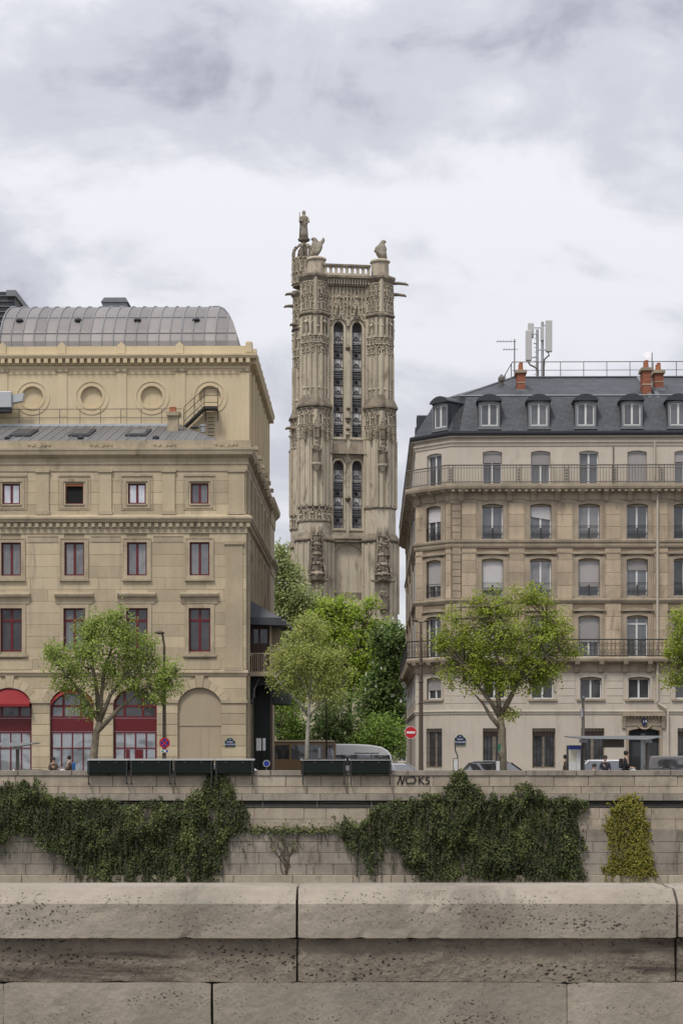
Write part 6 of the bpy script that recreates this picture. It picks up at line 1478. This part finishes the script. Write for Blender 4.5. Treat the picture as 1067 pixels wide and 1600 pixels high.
creeper('ivy', 'broad mass of dark ivy on the river wall below the four long boxes', [(-40,1235),(0,1232),(22,1222),(40,1216),(62,1216),(75,1240),(140,1250),(215,1256),(290,1250),(312,1228),(320,1212),(338,1203),(350,1210),(362,1222),(366,1242),(384,1256),(390,1275),(380,1300),(354,1308),(346,1335),(338,1376),(318,1372),(300,1378),(262,1372),(235,1378),(200,1374),(170,1379),(150,1366),(128,1368),(112,1350),(96,1330),(66,1322),(50,1302),(25,1300),(0,1316),(-40,1320)], 'leaf_ivy', 34000, .10, 1, .62, 420, 'ivy', 'leaf_ivy2')
creeper('ivy', 'broad mass of ivy on the river wall below the plane tree and parked cars', [(528,1296),(524,1284),(540,1278),(566,1290),(580,1262),(600,1252),(640,1246),(690,1238),(706,1218),(716,1204),(726,1212),(738,1228),(750,1242),(798,1244),(808,1228),(822,1224),(840,1232),(850,1244),(908,1248),(918,1260),(904,1272),(910,1300),(904,1335),(914,1372),(880,1368),(850,1374),(790,1368),(770,1374),(720,1366),(690,1372),(656,1366),(640,1356),(630,1330),(612,1318),(604,1308),(590,1345),(580,1364),(572,1348),(556,1330),(536,1310)], 'leaf_ivy', 35000, .10, 2, .62, 420, 'ivy', 'leaf_ivy2')
creeper('yellow_creeper', 'narrow curtain of yellow-leaved creeper at the end of the river wall', [(966,1244),(978,1240),(1004,1246),(1002,1268),(1010,1296),(1013,1330),(1024,1368),(990,1364),(962,1370),(942,1362),(952,1330),(944,1296),(954,1280),(955,1262)], 'leaf_yellow', 5600, .10, 3, .35, 80, 'creeper')
creeper('wall_tuft', 'small green tuft growing over the parapet coping above the ivy', [(700,1240),(706,1218),(716,1202),(724,1212),(742,1232),(748,1240)], 'leaf_ivy2', 900, .12, 4, .4, 8, 'plant')
dv = empty('dry_vine', (PX(447, WALL_Y), WALL_Y, PZ(1372, WALL_Y)), 0, 'bare forked vine spreading up the river wall between the two ivies', 'vine')
rv = random.Random(3); dvm = MB()
for k in range(8):
    x = (rv.uniform(-2, 2))*WALL_Y/F; pts = [(x*1., -.07, 0)]; tx_ = (-28+8*k+rv.uniform(-5, 5))*WALL_Y/F; tz2 = rv.uniform(62, 84)*WALL_Y/F
    for i in range(1, 8): f = i/7; pts.append((x+(tx_-x)*f**1.3+rv.gauss(0, .09), -.08-.04*rv.random(), tz2*f))
    dvm.tube(pts, [.032*(1-.7*i/7) for i in range(8)], 4)
for dz in (0, .1): dvm.tube([((-58+q*6.5)*WALL_Y/F, -.09, (78+3*math.sin(q*1.1+dz*20))*WALL_Y/F-dz) for q in range(22)], .018, 4)
for k in range(22):
    x = rv.uniform(-50, 80)*WALL_Y/F; z = 77*WALL_Y/F; dvm.tube([(x, -.1, z), (x+rv.gauss(0, .08), -.12, z-.25*rv.random()-.1), (x+rv.gauss(0, .12), -.1, z-.7*rv.random()-.2)], .008, 3)
dvm.build('stems', 'vine_stem', dv, kind='stuff')
V, Fc = [], []
for k in range(760):
    x, z = rv.uniform(-55, 82)*WALL_Y/F, (rv.gauss(77, 4) if rv.random() < .7 else rv.uniform(45, 76))*WALL_Y/F
    if z < 70*WALL_Y/F and abs(x) > 26*WALL_Y/F: continue
    l = rv.uniform(.06, .12); add_leaf(V, Fc, Vector((x, -.1-rv.random()*.12, z)), Vector((rv.gauss(0, .6), -.3, -.6)).normalized(), Vector((0, -.8, .6)), l, l*.4)
o = bpy.data.objects.new('foliage', fast_mesh('foliage', V, Fc, 'leaf_ivy2')); COL.objects.link(o); o.parent = dv
# ================================================================== BOOKSELLERS' BOXES
GB = 'green booksellers boxes on the parapet'
BOXL = ['first green bookseller box beside the seated people, under the plane tree', 'second green bookseller box from the plane tree trunk', 'third green bookseller box from the plane tree trunk', 'last green bookseller box of the row of four, by the porch', 'green bookseller box before the bronze coach', 'green bookseller box before the white bus, next to the graffiti']
for (a, b), lab in zip(((137,202.5),(203.5,270),(271,334.5),(335.5,398),(470,541),(545,612)), BOXL):
    D = 88.95; x0, x1 = PX(a, D), PX(b, D); cx = (x0+x1)/2; zt, zb = PZ(1187.5, D), PZ(1210.5, D)
    bx = empty('bookseller_box', (cx, D-.2, zb), 0, lab, 'box', GB); w = (x1-x0)/2; h = zt-zb
    MB().prism([(-.05,.03),(.75,.03),(.75,h+.02),(-.05,h-.03)], 'x', -w+.03, w-.03).build('body', 'box_green', bx, bevel=.015)
    MB().prism([(-.10,h-.028),(.80,h+.024),(.80,h+.06),(-.10,h+.01)], 'x', -w, w).build('lid', 'box_lid', bx)
    MB().box(-w+.06, w-.06, -.07, -.052, .08, h-.1).build('front_panel', 'box_green', bx)
    for s in (-1, 1):
        MB().box(s*(w-.1)-.03, s*(w-.1)+.03, -.09, -.055, -.42, h-.06).build('bracket', 'iron', bx)
        MB().box(s*(w-.1)-.03, s*(w-.1)+.03, -.055, .3, -.45, -.40).build('bracket_foot', 'iron', bx)
    for s in (-.4, .4): MB().box(s-.05, s+.05, -.095, -.075, h-.16, h-.08).build('hasp', 'iron', bx)
    if b in (541, 612):
        MB().box(-w+.05, w-.05, .02, .06, h+.01, h+.06).build('lid_batten', 'iron', bx)
# ================================================================== STREET FURNITURE
def pole_thing(name, label, cat, px, D, group=None, z=.14): return empty(name, (PX(px, D), D, z), 0, label, cat, group)
def H(py, D, z=.14): return PZ(py, D)-z
D = 93.3
lp = pole_thing('street_lamp', 'brown street lamp with curved arm and flat head in the plane tree', 'lamp', 257, D)
MB().tube([(0,0,-.05),(0,0,1.2),(0,0,H(1075,D))], [.12,.10,.085], 10).build('post', 'brown_pole', lp)
MB().tube([(0,0,H(1075,D)),(0,0,H(1010,D)),(-.07,0,H(993,D)),(-.2,0,H(986,D))], [.08,.06,.05,.045], 8).build('arm', 'brown_pole', lp)
MB().lathe([(.02,.20),(.10,.17),(.26,.10),(.27,.07),(.22,.02),(.05,0)], (-.24,0,H(991,D)), 16).build('lamp_head', 'brown_pole', lp)
MB().lathe([(.18,0),(.18,.35),(.13,.5)], (0,0,-.02), 10).build('base', 'brown_pole', lp)
lp2 = pole_thing('street_lamp', 'tall brown street lamp with twin arms before the corner of the apartment house', 'lamp', 657.5, D)
MB().tube([(0,0,-.05),(0,0,1.3),(0,0,H(1060,D)),(0,0,H(972,D))], [.135,.115,.10,.05], 10).build('post', 'brown_pole', lp2)
MB().tube([(-.38,0,H(970,D)),(0,0,H(972,D)),(.38,0,H(970,D))], .045, 6).build('arm', 'brown_pole', lp2)
for s in (-1, 1): MB().lathe([(.04,.06),(.16,.03),(.16,0),(.05,-.03)], (s*.34,0,H(970,D)), 12).build('lamp_head', 'brown_pole', lp2)
for py in (1040, 1100, 1067): MB().lathe([(.10,0),(.135,.03),(.135,.07),(.10,.1)], (0,0,H(py,D)), 10).build('collar', 'brown_pole', lp2)
MB().lathe([(.22,0),(.22,.5),(.14,.75)], (0,0,-.02), 10).build('base', 'brown_pole', lp2)
pp = pole_thing('signal_post', 'short grey post with control box beside the bus shelter', 'post', 910.5, D)
MB().tube([(0,0,-.05),(0,0,H(1120,D)),(0,0,H(1093,D))], [.09,.08,.06], 10).build('post', 'iron_grey', pp)
MB().lathe([(.06,0),(.11,.02),(.11,.12),(.03,.18)], (0,0,H(1093,D)), 10).build('cap', 'lead', pp)
MB().box(-.14,-.02,-.12,.08,H(1121,D),H(1108,D)).build('control_box', 'steel', pp, bevel=.02)
gp_ = pole_thing('slim_post', 'slim green lamp post among the trees behind the young tree', 'post', 510, 124, z=0)
MB().tube([(0,0,-.05),(0,0,H(1085,124,0))], [.06,.04], 8).build('post', 'dark_green', gp_); MB().lathe([(.05,0),(.16,.1),(.2,.35),(.05,.45)], (0,0,H(1085,124,0)), 10).build('lantern', 'dark_green', gp_)
def round_sign(label, px, py, rpx, D, ring, face, pole=True, z=.14, polem='iron_grey', bar=None, back=None):
    s = pole_thing('road_sign', label, 'sign', px, D, z=z); zc = H(py, D, z); r = rpx*D/F
    if pole: MB().tube([(0,.06,-.05),(0,.06,zc+r*.6)], .035, 8).build('pole', polem, s)
    MB().disc((0,zc), r, -.02, .015).build('plate', ring, s)
    if face: MB().disc((0,zc), r*.76, -.028, -.021).build('face', face, s)
    return s, zc, r
s, zc, r = round_sign('red no-entry sign on a pole before the corner wall', 641.5, 1144.5, 9.2, 103.5, 'sign_red', None); MB().box(-r*.72, r*.72, -.03, -.021, zc-r*.17, zc+r*.17).build('bar', 'sign_white', s)
MB().ring((0,zc), r*1.0, r*1.06, -.018, .01).build('rim', 'sign_white', s)
s, zc, r = round_sign('blue and red no-stopping sign on the lamp post', 257.5, 1161, 8.4, 93.12, 'sign_red', 'sign_blue', False)
for k in (1, -1):
    a = math.pi/4*k; dx, dz = math.cos(a)*r*.76, math.sin(a)*r*.76; nx, nz_ = -math.sin(a)*r*.12, math.cos(a)*r*.12
    MB().prism([(-dx+nx,zc-dz+nz_),(-dx-nx,zc-dz-nz_),(dx-nx,zc+dz-nz_),(dx+nx,zc+dz+nz_)], 'y', -.034-.003*k, -.0285).build('cross_bar', 'sign_red', s)
pn = MB().box(-.2, .2, -.02, .01, H(1175.5,93.12), H(1171.5,93.12)).build('plate_below', 'sign_white', s)
MB().box(.07, .17, -.025, -.021, H(1175.3,93.12), H(1171.7,93.12)).build('blue_mark', 'sign_blue', pn); MB().box(-.17, -.03, -.025, -.021, H(1174.6,93.12), H(1172.6,93.12)).build('green_mark', 'sign_green', pn)
s, zc, r = round_sign('small round blue parking sign with grey rim beside the porch', 416.5, 1193, 5.6, 95, 'steel', 'sign_blue')
wb = pole_thing('notice_board', 'white notice board with dark slit hung in the dark porch', 'sign', 407.5, 110.3)
for a, b in ((-7, 1), (3, 7.5)): MB().box(a*110.3/F, b*110.3/F, -.03, .03, H(1173,110.3), H(1153.5,110.3)).build('board', 'sign_white', wb, bevel=.02)
for x in (-.2, .2): MB().tube([(x,.05,-.05),(x,.05,H(1160,110.3))], .03, 6).build('leg', 'iron', wb)
def street_plate(label, px, py, parent_y, wpx, hpx, lines):
    D = parent_y; s = empty('street_plate', (PX(px, D), D, PZ(py, D)), 0, label, 'sign'); w, h = wpx*D/F/2, hpx*D/F/2
    pts = [(-w,-h),(w,-h),(w,h*.35),(w*.62,h*.55)]+[(w*.62*math.cos(t),h*.55+h*.55*math.sin(t)) for t in [k*math.pi/8 for k in range(1, 8)]]+[(-w*.62,h*.55),(-w,h*.35)]
    MB().prism(pts, 'y', -.02, .02).build('border', 'sign_green', s); MB().prism([(p[0]*.93, p[1]*.9) for p in pts], 'y', -.026, -.021).build('field', 'enamel', s)
    text_mesh('lettering', lines[0], h*.42, 'sign_white', s, (0,-.03,h*.72), .002); text_mesh('lettering', lines[1], h*.5, 'sign_white', s, (0,-.03,h*.12), .002); text_mesh('lettering', lines[2], h*.5, 'sign_white', s, (0,-.03,-h*.5), .002, sx=.85)
    return s
street_plate('blue enamel street plate on the ochre pier beside the porch', 359.5, 1160, 107.97, 16, 13, ('4e', 'PLACE', 'DU CHÂTELET'))
street_plate('blue enamel street plate on the cream apartment wall', 718.5, 1156, 106.93, 17, 15, ('4e', 'QUAI', 'DE GESVRES'))
def stop_flag(label, px, D, ptop, pt, pb, w):
    s = pole_thing('bus_stop_post', label, 'post', px, D)
    MB().tube([(.1,0,-.05),(.1,0,H(pt-4,D)),(-.02,0,H(ptop+12,D)),(-.02,0,H(ptop,D))], .03, 6).build('pole', 'iron', s)
    MB().box(-w, w, -.06, -.02, H(pb,D), H(pt,D)).build('frame', 'iron', s); MB().box(-w+.03, w-.03, -.067, -.061, H(pb,D)+.03, H(pt,D)-.03).build('timetable', 'paper', s)
    return s
stop_flag('bus stop post with white timetable left of the dark estate car', 711.5, 91.6, 1160, 1185, 1206, .13)
s = stop_flag('bus stop post with timetable and green flag against the plane tree trunk', 777.5, 91.2, 1163, 1188, 1206, .12)
MB().prism([(.0,H(1173,91.2)),(.12,H(1174,91.2)),(.14,H(1161,91.2)),(.02,H(1163,91.2))], 'y', -.05, -.02).build('green_flag', 'sign_green', s)
# bus shelters
def shelter(label, px0, px1, pyr, posts, D, glass=True):
    cx = (px0+px1)/2; s = pole_thing('bus_shelter', label, 'bus shelter', cx, D); X = lambda px: (px-cx)*D/F
    zt = H(pyr, D)
    MB().prism([(X(px0),zt+.02),(X(px0)+.8,zt-.07),(X(px1)-.9,zt-.12),(X(px1),zt+.04),(X(px1),zt+.07),(X(px0),zt+.06)], 'y', -.7, .9).build('roof', 'steel', s)
    for p in posts: MB().tube([(X(p),.2,-.05),(X(p),.2,zt-.1)], .09, 8).build('post', 'iron_grey', s); MB().box(X(p)-.16,X(p)+.16,-.2,.4,zt-.26,zt-.11).build('bracket', 'steel', s)
    return s, X, zt
s, X, zt = shelter('glass bus shelter with advertising panel before the street door', 884, 1036, 1152, (911, 1012), 92.2)
fr = MB().box(X(884.5), X(908), -.1, .08, .1, H(1164.5,92.2)).build('map_panel', 'car_dark', s, bevel=.02)
MB().box(X(887.5), X(906), -.112, -.102, .35, H(1171,92.2)).build('map_sheet', 'map_paper', fr); MB().box(X(887.5), X(906), -.112, -.102, H(1171,92.2)+.004, H(1165.5,92.2)).build('map_header', 'sign_blue', fr)
MB().box(X(900), X(905.5), -.118, -.113, .5, H(1176,92.2)).build('timetable', 'paper', fr); MB().box(X(888.5), X(899), -.118, -.113, .5, H(1190,92.2)).build('timetable', 'paper', fr)
MB().box(X(943), X(976), .3, .36, H(1168,92.2), H(1155,92.2)).build('display_board', 'iron_grey', s)
MB().box(X(925), X(1000), .05, .45, .42, .47).build('bench', 'steel', s); 
for p in (932, 992): MB().box(X(p)-.03, X(p)+.03, .2, .3, 0, .42).build('bench_leg', 'steel', s)
s, X, zt = shelter('bus shelter with tapering roof before the red-awning arch', -60, 60, 1162.5, (27, -40), 92.2)
MB().box(X(-30), X(20), .15, .5, .42, .47).build('bench', 'steel', s)
for p in (-25, 15): MB().box(X(p)-.03, X(p)+.03, .25, .35, 0, .42).build('bench_leg', 'steel', s)
# ================================================================== VEHICLES
def wheel(parent, x, y, r, w=.2):
    t = MB(); n = 16
    def ringm(prof, nm, mat):
        mb = MB(); b = len(mb.v)
        for (rr, yy) in prof:
            for k in range(n): a = 2*math.pi*k/n; mb.v.append((x+rr*math.cos(a), y+yy, r+rr*math.sin(a)))
        for i in range(len(prof)-1):
            for k in range(n): p = i*n+k; q = i*n+(k+1) % n; mb.f.append((p, q, q+n, p+n))
        mb.f.append(tuple(range(n))); mb.f.append(tuple((len(prof)-1)*n+k for k in range(n))); return mb.build(nm, mat, parent if nm == 'wheel' else wh)
    wh = None; wh = ringm([(r*.6,-w/2),(r*.95,-w/2),(r,-w/3),(r,w/3),(r*.95,w/2),(r*.6,w/2)], 'wheel', 'tyre')
    ringm([(r*.62,-w/2-.01),(r*.6,-w/2+.03),(r*.2,-w/2-.005)], 'rim', 'steel'); return wh
def car(label, px, D, prof, gh, paint, L, wdt=1.75, flip=1, z=.0, group='cars along the quay', rails=False, name='parked_car', cat='car', wr=.32, wx=None, win=None):
    # prof: lower body outline (x,z); gh: greenhouse bottom x0,x1, top x0,x1, z0,z1
    c = empty(name, (PX(px, D), D, z), 0 if flip > 0 else math.pi, label, cat, group); w = wdt/2
    MB().prism(prof, 'y', -w, w).build('body', paint, c, bevel=.07, smooth=False)
    a0, a1, b0, b1, z0_, z1_ = gh; wi = w-.06; wt = w-.24
    MB().hexa([(a0,-wi,z0_),(a1,-wi,z0_),(a1,wi,z0_),(a0,wi,z0_),(b0,-wt,z1_),(b1,-wt,z1_),(b1,wt,z1_),(b0,wt,z1_)]).build('cabin', 'car_glass', c, bevel=.04)
    MB().hexa([(b0-.05,-wt-.02,z1_-.04),(b1+.05,-wt-.02,z1_-.04),(b1+.05,wt+.02,z1_-.04),(b0-.05,wt+.02,z1_-.04),(b0+.12,-wt+.1,z1_+.05),(b1-.15,-wt+.1,z1_+.05),(b1-.15,wt-.1,z1_+.05),(b0+.12,wt-.1,z1_+.05)]).build('roof', paint, c, bevel=.03)
    for s in (-1, 1):
        for xa, xb in ((a0, b0), (a1, b1), ((a0*.45+a1*.55), (b0*.45+b1*.55))):
            MB().tube([(xa, s*(wi-.01), z0_-.02), (xb, s*(wt+.0), z1_+.0)], .045, 5).build('pillar', paint, c)
        if rails: MB().tube([(b0+.1, s*(wt-.05), z1_+.09), (b1-.2, s*(wt-.05), z1_+.09)], .025, 5).build('roof_rail', 'steel', c)
        MB().box(a1-.42, a1-.26, s*(w+.02) if s < 0 else w-.02, s*(w-.02) if s < 0 else w+.16, z0_, z0_+.13).build('mirror', paint, c) if s > 0 else MB().box(a1-.42, a1-.26, -w-.16, -w+.02, z0_, z0_+.13).build('mirror', paint, c)
        MB().box(L/2-.10, L/2-.01, s*w*.62-.16, s*w*.62+.16, .62, .76).build('headlight', 'sign_white', c); MB().box(-L/2+.01, -L/2+.08, s*w*.68-.14, s*w*.68+.14, .70, .88).build('tail_light', 'sign_red', c)
        for x in (wx or (-L*.30, L*.31)): wheel(c, x, s*(w-.09), wr)
    return c
hatch = lambda L, zb=.9: [(-L/2,.3),(L/2-.05,.28),(L/2,.5),(L/2-.1,.72),(L/2-.9,zb),(-L/2+.25,zb+.06),(-L/2,.8)]
car('silver-roofed car behind the graffiti, left of the tall brown lamp', 626, 97, hatch(4.3), (-1.9,1.15,-1.45,.35,.9,1.42), 'car_silver', 4.3)
car('dark estate car with roof rails behind the plane tree trunk', 783, 97, hatch(4.5,.95), (-2.1,1.2,-1.6,.45,.97,1.50), 'car_dark', 4.5, rails=True)
car('white car behind the bus shelter bench', 955, 98.5, hatch(4.5,.95), (-2.0,1.25,-1.3,.5,.97,1.56), 'car_white', 4.5, flip=1, z=.05)
car('white car mostly hidden behind the last box of the row of four', 376, 97, hatch(4.1), (-1.85,1.15,-1.4,.3,.9,1.42), 'car_white', 4.1)
car('low dark car glimpsed over the parapet under the bus shelter roof', 62, 96, hatch(4.2,.75), (-1.7,.9,-1.2,.2,.76,1.12), 'car_dark', 4.2)
car('grey van with rounded side window at the edge of the frame', 1068, 99.5, [(-2.1,.3),(2.1,.3),(2.15,.6),(2.0,.95),(1.3,1.12),(-2.1,1.12)], (-2.05,1.25,-1.85,.6,1.12,1.80), 'car_grey', 4.3, name='parked_van', cat='van', z=0.02)
v_ = bpy.data.objects['parked_van']
MB().prism([(-2.08,1.1),(1.0,1.1),(.6,1.80),(-1.85,1.80)], 'y', -.80, -.70).build('side_panel', 'car_grey', v_, bevel=.04); MB().prism([(-1.5,1.2),(-.2,1.2),(-.2,1.58),(-.35,1.66),(-1.4,1.66),(-1.55,1.55)], 'y', -.815, -.801).build('side_window', 'car_glass', v_)
# bronze coach and white bus in the side street
D = 139.0; cx = 452
co = empty('coach', (PX(cx, D), D, 0), 0, 'bronze coach with large side windows crossing the side street', 'coach'); X = lambda px: (px-cx)*D/F; Zc = lambda py: PZ(py, D)
MB().prism([(X(350),.4),(X(524),.4),(X(525),Zc(1162)),(X(522),Zc(1157)),(X(350),Zc(1157))], 'y', 0, 2.5).build('body', 'coach', co, bevel=.08)
for a, b in ((352,388),(391,423.5),(427,452),(455,505),(508,522)):
    MB().prism([(X(a),Zc(1186)),(X(b),Zc(1186)),(X(b)-.02,Zc(1164)),(X(a)+.02,Zc(1164))], 'y', -.012, .02).build('window', 'car_glass' if a != 455 else 'glass_mid', co)
MB().box(X(345), X(524), -.02, .05, Zc(1160.5), Zc(1159.3)).build('trim', 'brown_pole', co)
MB().box(X(345), X(522), -.015, .05, .5, Zc(1188)).build('lower_panel', 'coach', co)
MB().box(X(497), X(501), -.03, .0, Zc(1184), Zc(1168)).build('route_display', 'sign_white', co)
for px in (378, 490): wheel(co, X(px), .15, .48, .3); wheel(co, X(px), 2.3, .48, .3)
D = 143.5; cx = 560
bu = empty('bus', (PX(cx, D), D, 0), 0, 'white bus with rounded front and dark windows behind two green boxes', 'bus'); X = lambda px: (px-cx)*D/F; Zb = lambda py: PZ(py, D)
MB().prism([(X(440),.35),(X(612),.35),(X(614),Zb(1196)),(X(611),Zb(1180)),(X(606),Zb(1173)),(X(596),Zb(1167)),(X(580),Zb(1164)),(X(555),Zb(1162.5)),(X(440),Zb(1162))], 'y', 0, 2.5).build('body', 'car_white', bu, bevel=.1)
MB().prism([(X(470),Zb(1196)),(X(611.5),Zb(1196)),(X(608.5),Zb(1180)),(X(470),Zb(1179))], 'y', -.012, .02).build('window_band', 'car_glass', bu)
for px in (490, 512, 534, 556, 580): MB().box(X(px)-.04, X(px)+.04, -.02, .0, Zb(1196), Zb(1179)).build('window_post', 'car_dark', bu)
MB().box(X(553), X(592), -.013, .01, Zb(1177.5), Zb(1176)).build('side_stripe', 'lead', bu)
for px in (500, 595): wheel(bu, X(px), .15, .46, .3); wheel(bu, X(px), 2.3, .46, .3)
# ================================================================== PEOPLE
def person(label, px, D, height, jacket, trousers, seated=False, lean=0.0, turn=0.0, hair='hair', bag=None, hood=False, arm=0, z=.14):
    p = empty('person', (PX(px, D), D, z), turn, label, 'person'); s = height/1.75; p.scale = (s, s, s)
    hp = .50 if seated else .93; up = .53; L = lean
    chest = (L*.35, -.0, hp+.38); neck = (L*.5, 0, hp+.56); head = (L*.62, -.02, hp+.72)
    sh = [(-.17+L*.45, 0, hp+.49), (.17+L*.45, 0, hp+.49)]
    el = [(-.25+L*.55, -.05, hp+.22), (.25+L*.55, -.05, hp+.22)]
    ha = [(-.20+L*.7, -.26, hp+.10), (.20+L*.7, -.26, hp+.10)] if not arm else [(-.05+L*.7, -.30, hp+.35), (.20+L*.7, -.28, hp+.25)]
    if seated: kn = [(-.11, -.45, hp), (.11, -.45, hp)]; an = [(-.11, -.45, .10), (.11, -.45, .10)]; to = [(-.11, -.62, .05), (.11, -.62, .05)]
    else: kn = [(-.10, -.03, .50), (.11, .0, .50)]; an = [(-.11, 0, .09), (.12, .03, .09)]; to = [(-.12, -.16, .04), (.13, -.13, .04)]
    V = [(0,0,hp), chest, neck, (head[0], head[1]+.01, hp+.66), head, (head[0], head[1]-.005, hp+.80)]; E = [(0,1),(1,2),(2,3),(3,4),(4,5)]; r = [.15,(.17,.12),.055,.075,(.082,.098),.07]
    for i in (0, 1):
        n = len(V); V += [sh[i], el[i], ha[i], (ha[i][0]*.96, ha[i][1]-.09, ha[i][2])]; E += [(1,n),(n,n+1),(n+1,n+2),(n+2,n+3)]; r += [.065,.045,.034,.028]
        # thumb and fingers
        h = V[n+2]; 
        for dx in (-.03, -.01, .01, .03): V.append((h[0]+dx, h[1]-.12-(.02 if abs(dx) < .02 else 0), h[2]-.02)); E.append((n+3, len(V)-1)); r.append(.009)
        V.append((h[0]+(.05 if i == 0 else -.05), h[1]-.06, h[2]+.01)); E.append((n+2, len(V)-1)); r.append(.011)
        n = len(V); V += [kn[i], an[i], to[i]]; E += [(0,n),(n,n+1),(n+1,n+2)]; r += [.075,.05,.045]
    b = skin_obj('body', V, E, r, 'skin', p, 0, 1)
    Vj = [(0,0,hp-.06), (0,0,hp+.1), chest, (neck[0], 0, hp+.53)]; Ej = [(0,1),(1,2),(2,3)]; rj = [(.2,.16),(.185,.15),(.20,.145),.075]
    for i in (0, 1):
        n = len(Vj); m = Vector(el[i]).lerp(Vector(ha[i]), .85); Vj += [sh[i], el[i], tuple(m)]; Ej += [(2,n),(n,n+1),(n+1,n+2)]; rj += [.085,.065,.052]
    skin_obj('jacket', Vj, Ej, rj, jacket, p, 1, 1)
    Vt = [(0,0,hp+.03), (-.09,0,hp-.04), (.09,0,hp-.04)]; Et = [(0,1),(0,2)]; rt_ = [(.165,.135),.095,.095]
    for i in (0, 1): n = len(Vt); a = Vector(kn[i]).lerp(Vector(an[i]), .88); Vt += [kn[i], tuple(a)]; Et += [(1+i,n),(n,n+1)]; rt_ += [.088,.072]
    skin_obj('trousers', Vt, Et, rt_, trousers, p, 0, 1)
    for i in (0, 1): skin_obj('shoe', [an[i], (an[i][0], an[i][1]+.02, .05), to[i]], [(0,1),(1,2)], [.055,.055,.04], 'cloth_black', p, 0, 1)
    hb = MB().lathe([(.085,-.06),(.108,.0),(.112,.06),(.09,.11),(.04,.135),(.01,.14)], (head[0], head[1]+.025, head[2]+.02), 12).build('hair', hair if not hood else jacket, p, smooth=True)
    for s_ in (-1, 1): MB().blob((head[0]+s_*.032, head[1]-.092, head[2]+.0), .011, 0).build('eye', 'black', p)
    MB().tube([(head[0], head[1]-.085, head[2]+.01), (head[0], head[1]-.115, head[2]-.03)], [.010,.016], 5).build('nose', 'skin', p)
    MB().box(head[0]-.025, head[0]+.025, head[1]-.098, head[1]-.085, head[2]-.062, head[2]-.054).build('mouth', 'sign_red', p)
    if bag:
        MB().box(L*.35-.15, L*.35+.15, .12, .30, hp+.08, hp+.52).build('backpack', bag, p, bevel=.06)
    return p
person('person in brown coat facing the river, left of the pale plastic bag', 84, 90.9, 1.62, 'cloth_brown', 'cloth_black', False, 0.0, R(20), arm=1)
person('person in dark jacket with blue backpack bending over the parapet', 109, 91.0, 1.70, 'cloth_brown', 'cloth_navy', False, -.2, R(-75), bag='cloth_blue')
person('person in black seated low on the shelter bench', 928, 91.2, 1.72, 'cloth_black', 'cloth_black', True, 0, R(10))
person('person in navy jacket standing between the seated and the tall person', 945, 91.3, 1.70, 'cloth_navy', 'cloth_black', False, 0, R(-10))
person('tall person in black coat standing in profile under the shelter roof', 977, 91.2, 1.93, 'cloth_black', 'cloth_black', False, .12, R(70), bag='cloth_black')
person('person in brown coat half hidden behind the map panel', 883, 93.0, 1.74, 'cloth_brown', 'cloth_brown', False, 0, R(80))
pb = empty('plastic_bag', (PX(98, 90.4), 90.4, PZ(1210, 90.4)), 0, 'pale plastic bag between the two people at the parapet', 'bag')
mb = MB(); mb.lathe([(.12,-.15),(.22,.0),(.2,.14),(.1,.24),(.04,.27)], (0,0,0), 10)
mb.v = [(x+.04*mnoise.noise(Vector((x*9,y*9,z*9))), y, z+.04*mnoise.noise(Vector((z*8,x*8,y*8)))) for x, y, z in mb.v]; mb.build('bag_body', 'cloth_pale', pb); MB().tube([(-.06,0,.25),(-.05,0,.36),(.05,0,.36),(.06,0,.25)], .012, 5).build('handle', 'cloth_pale', pb)
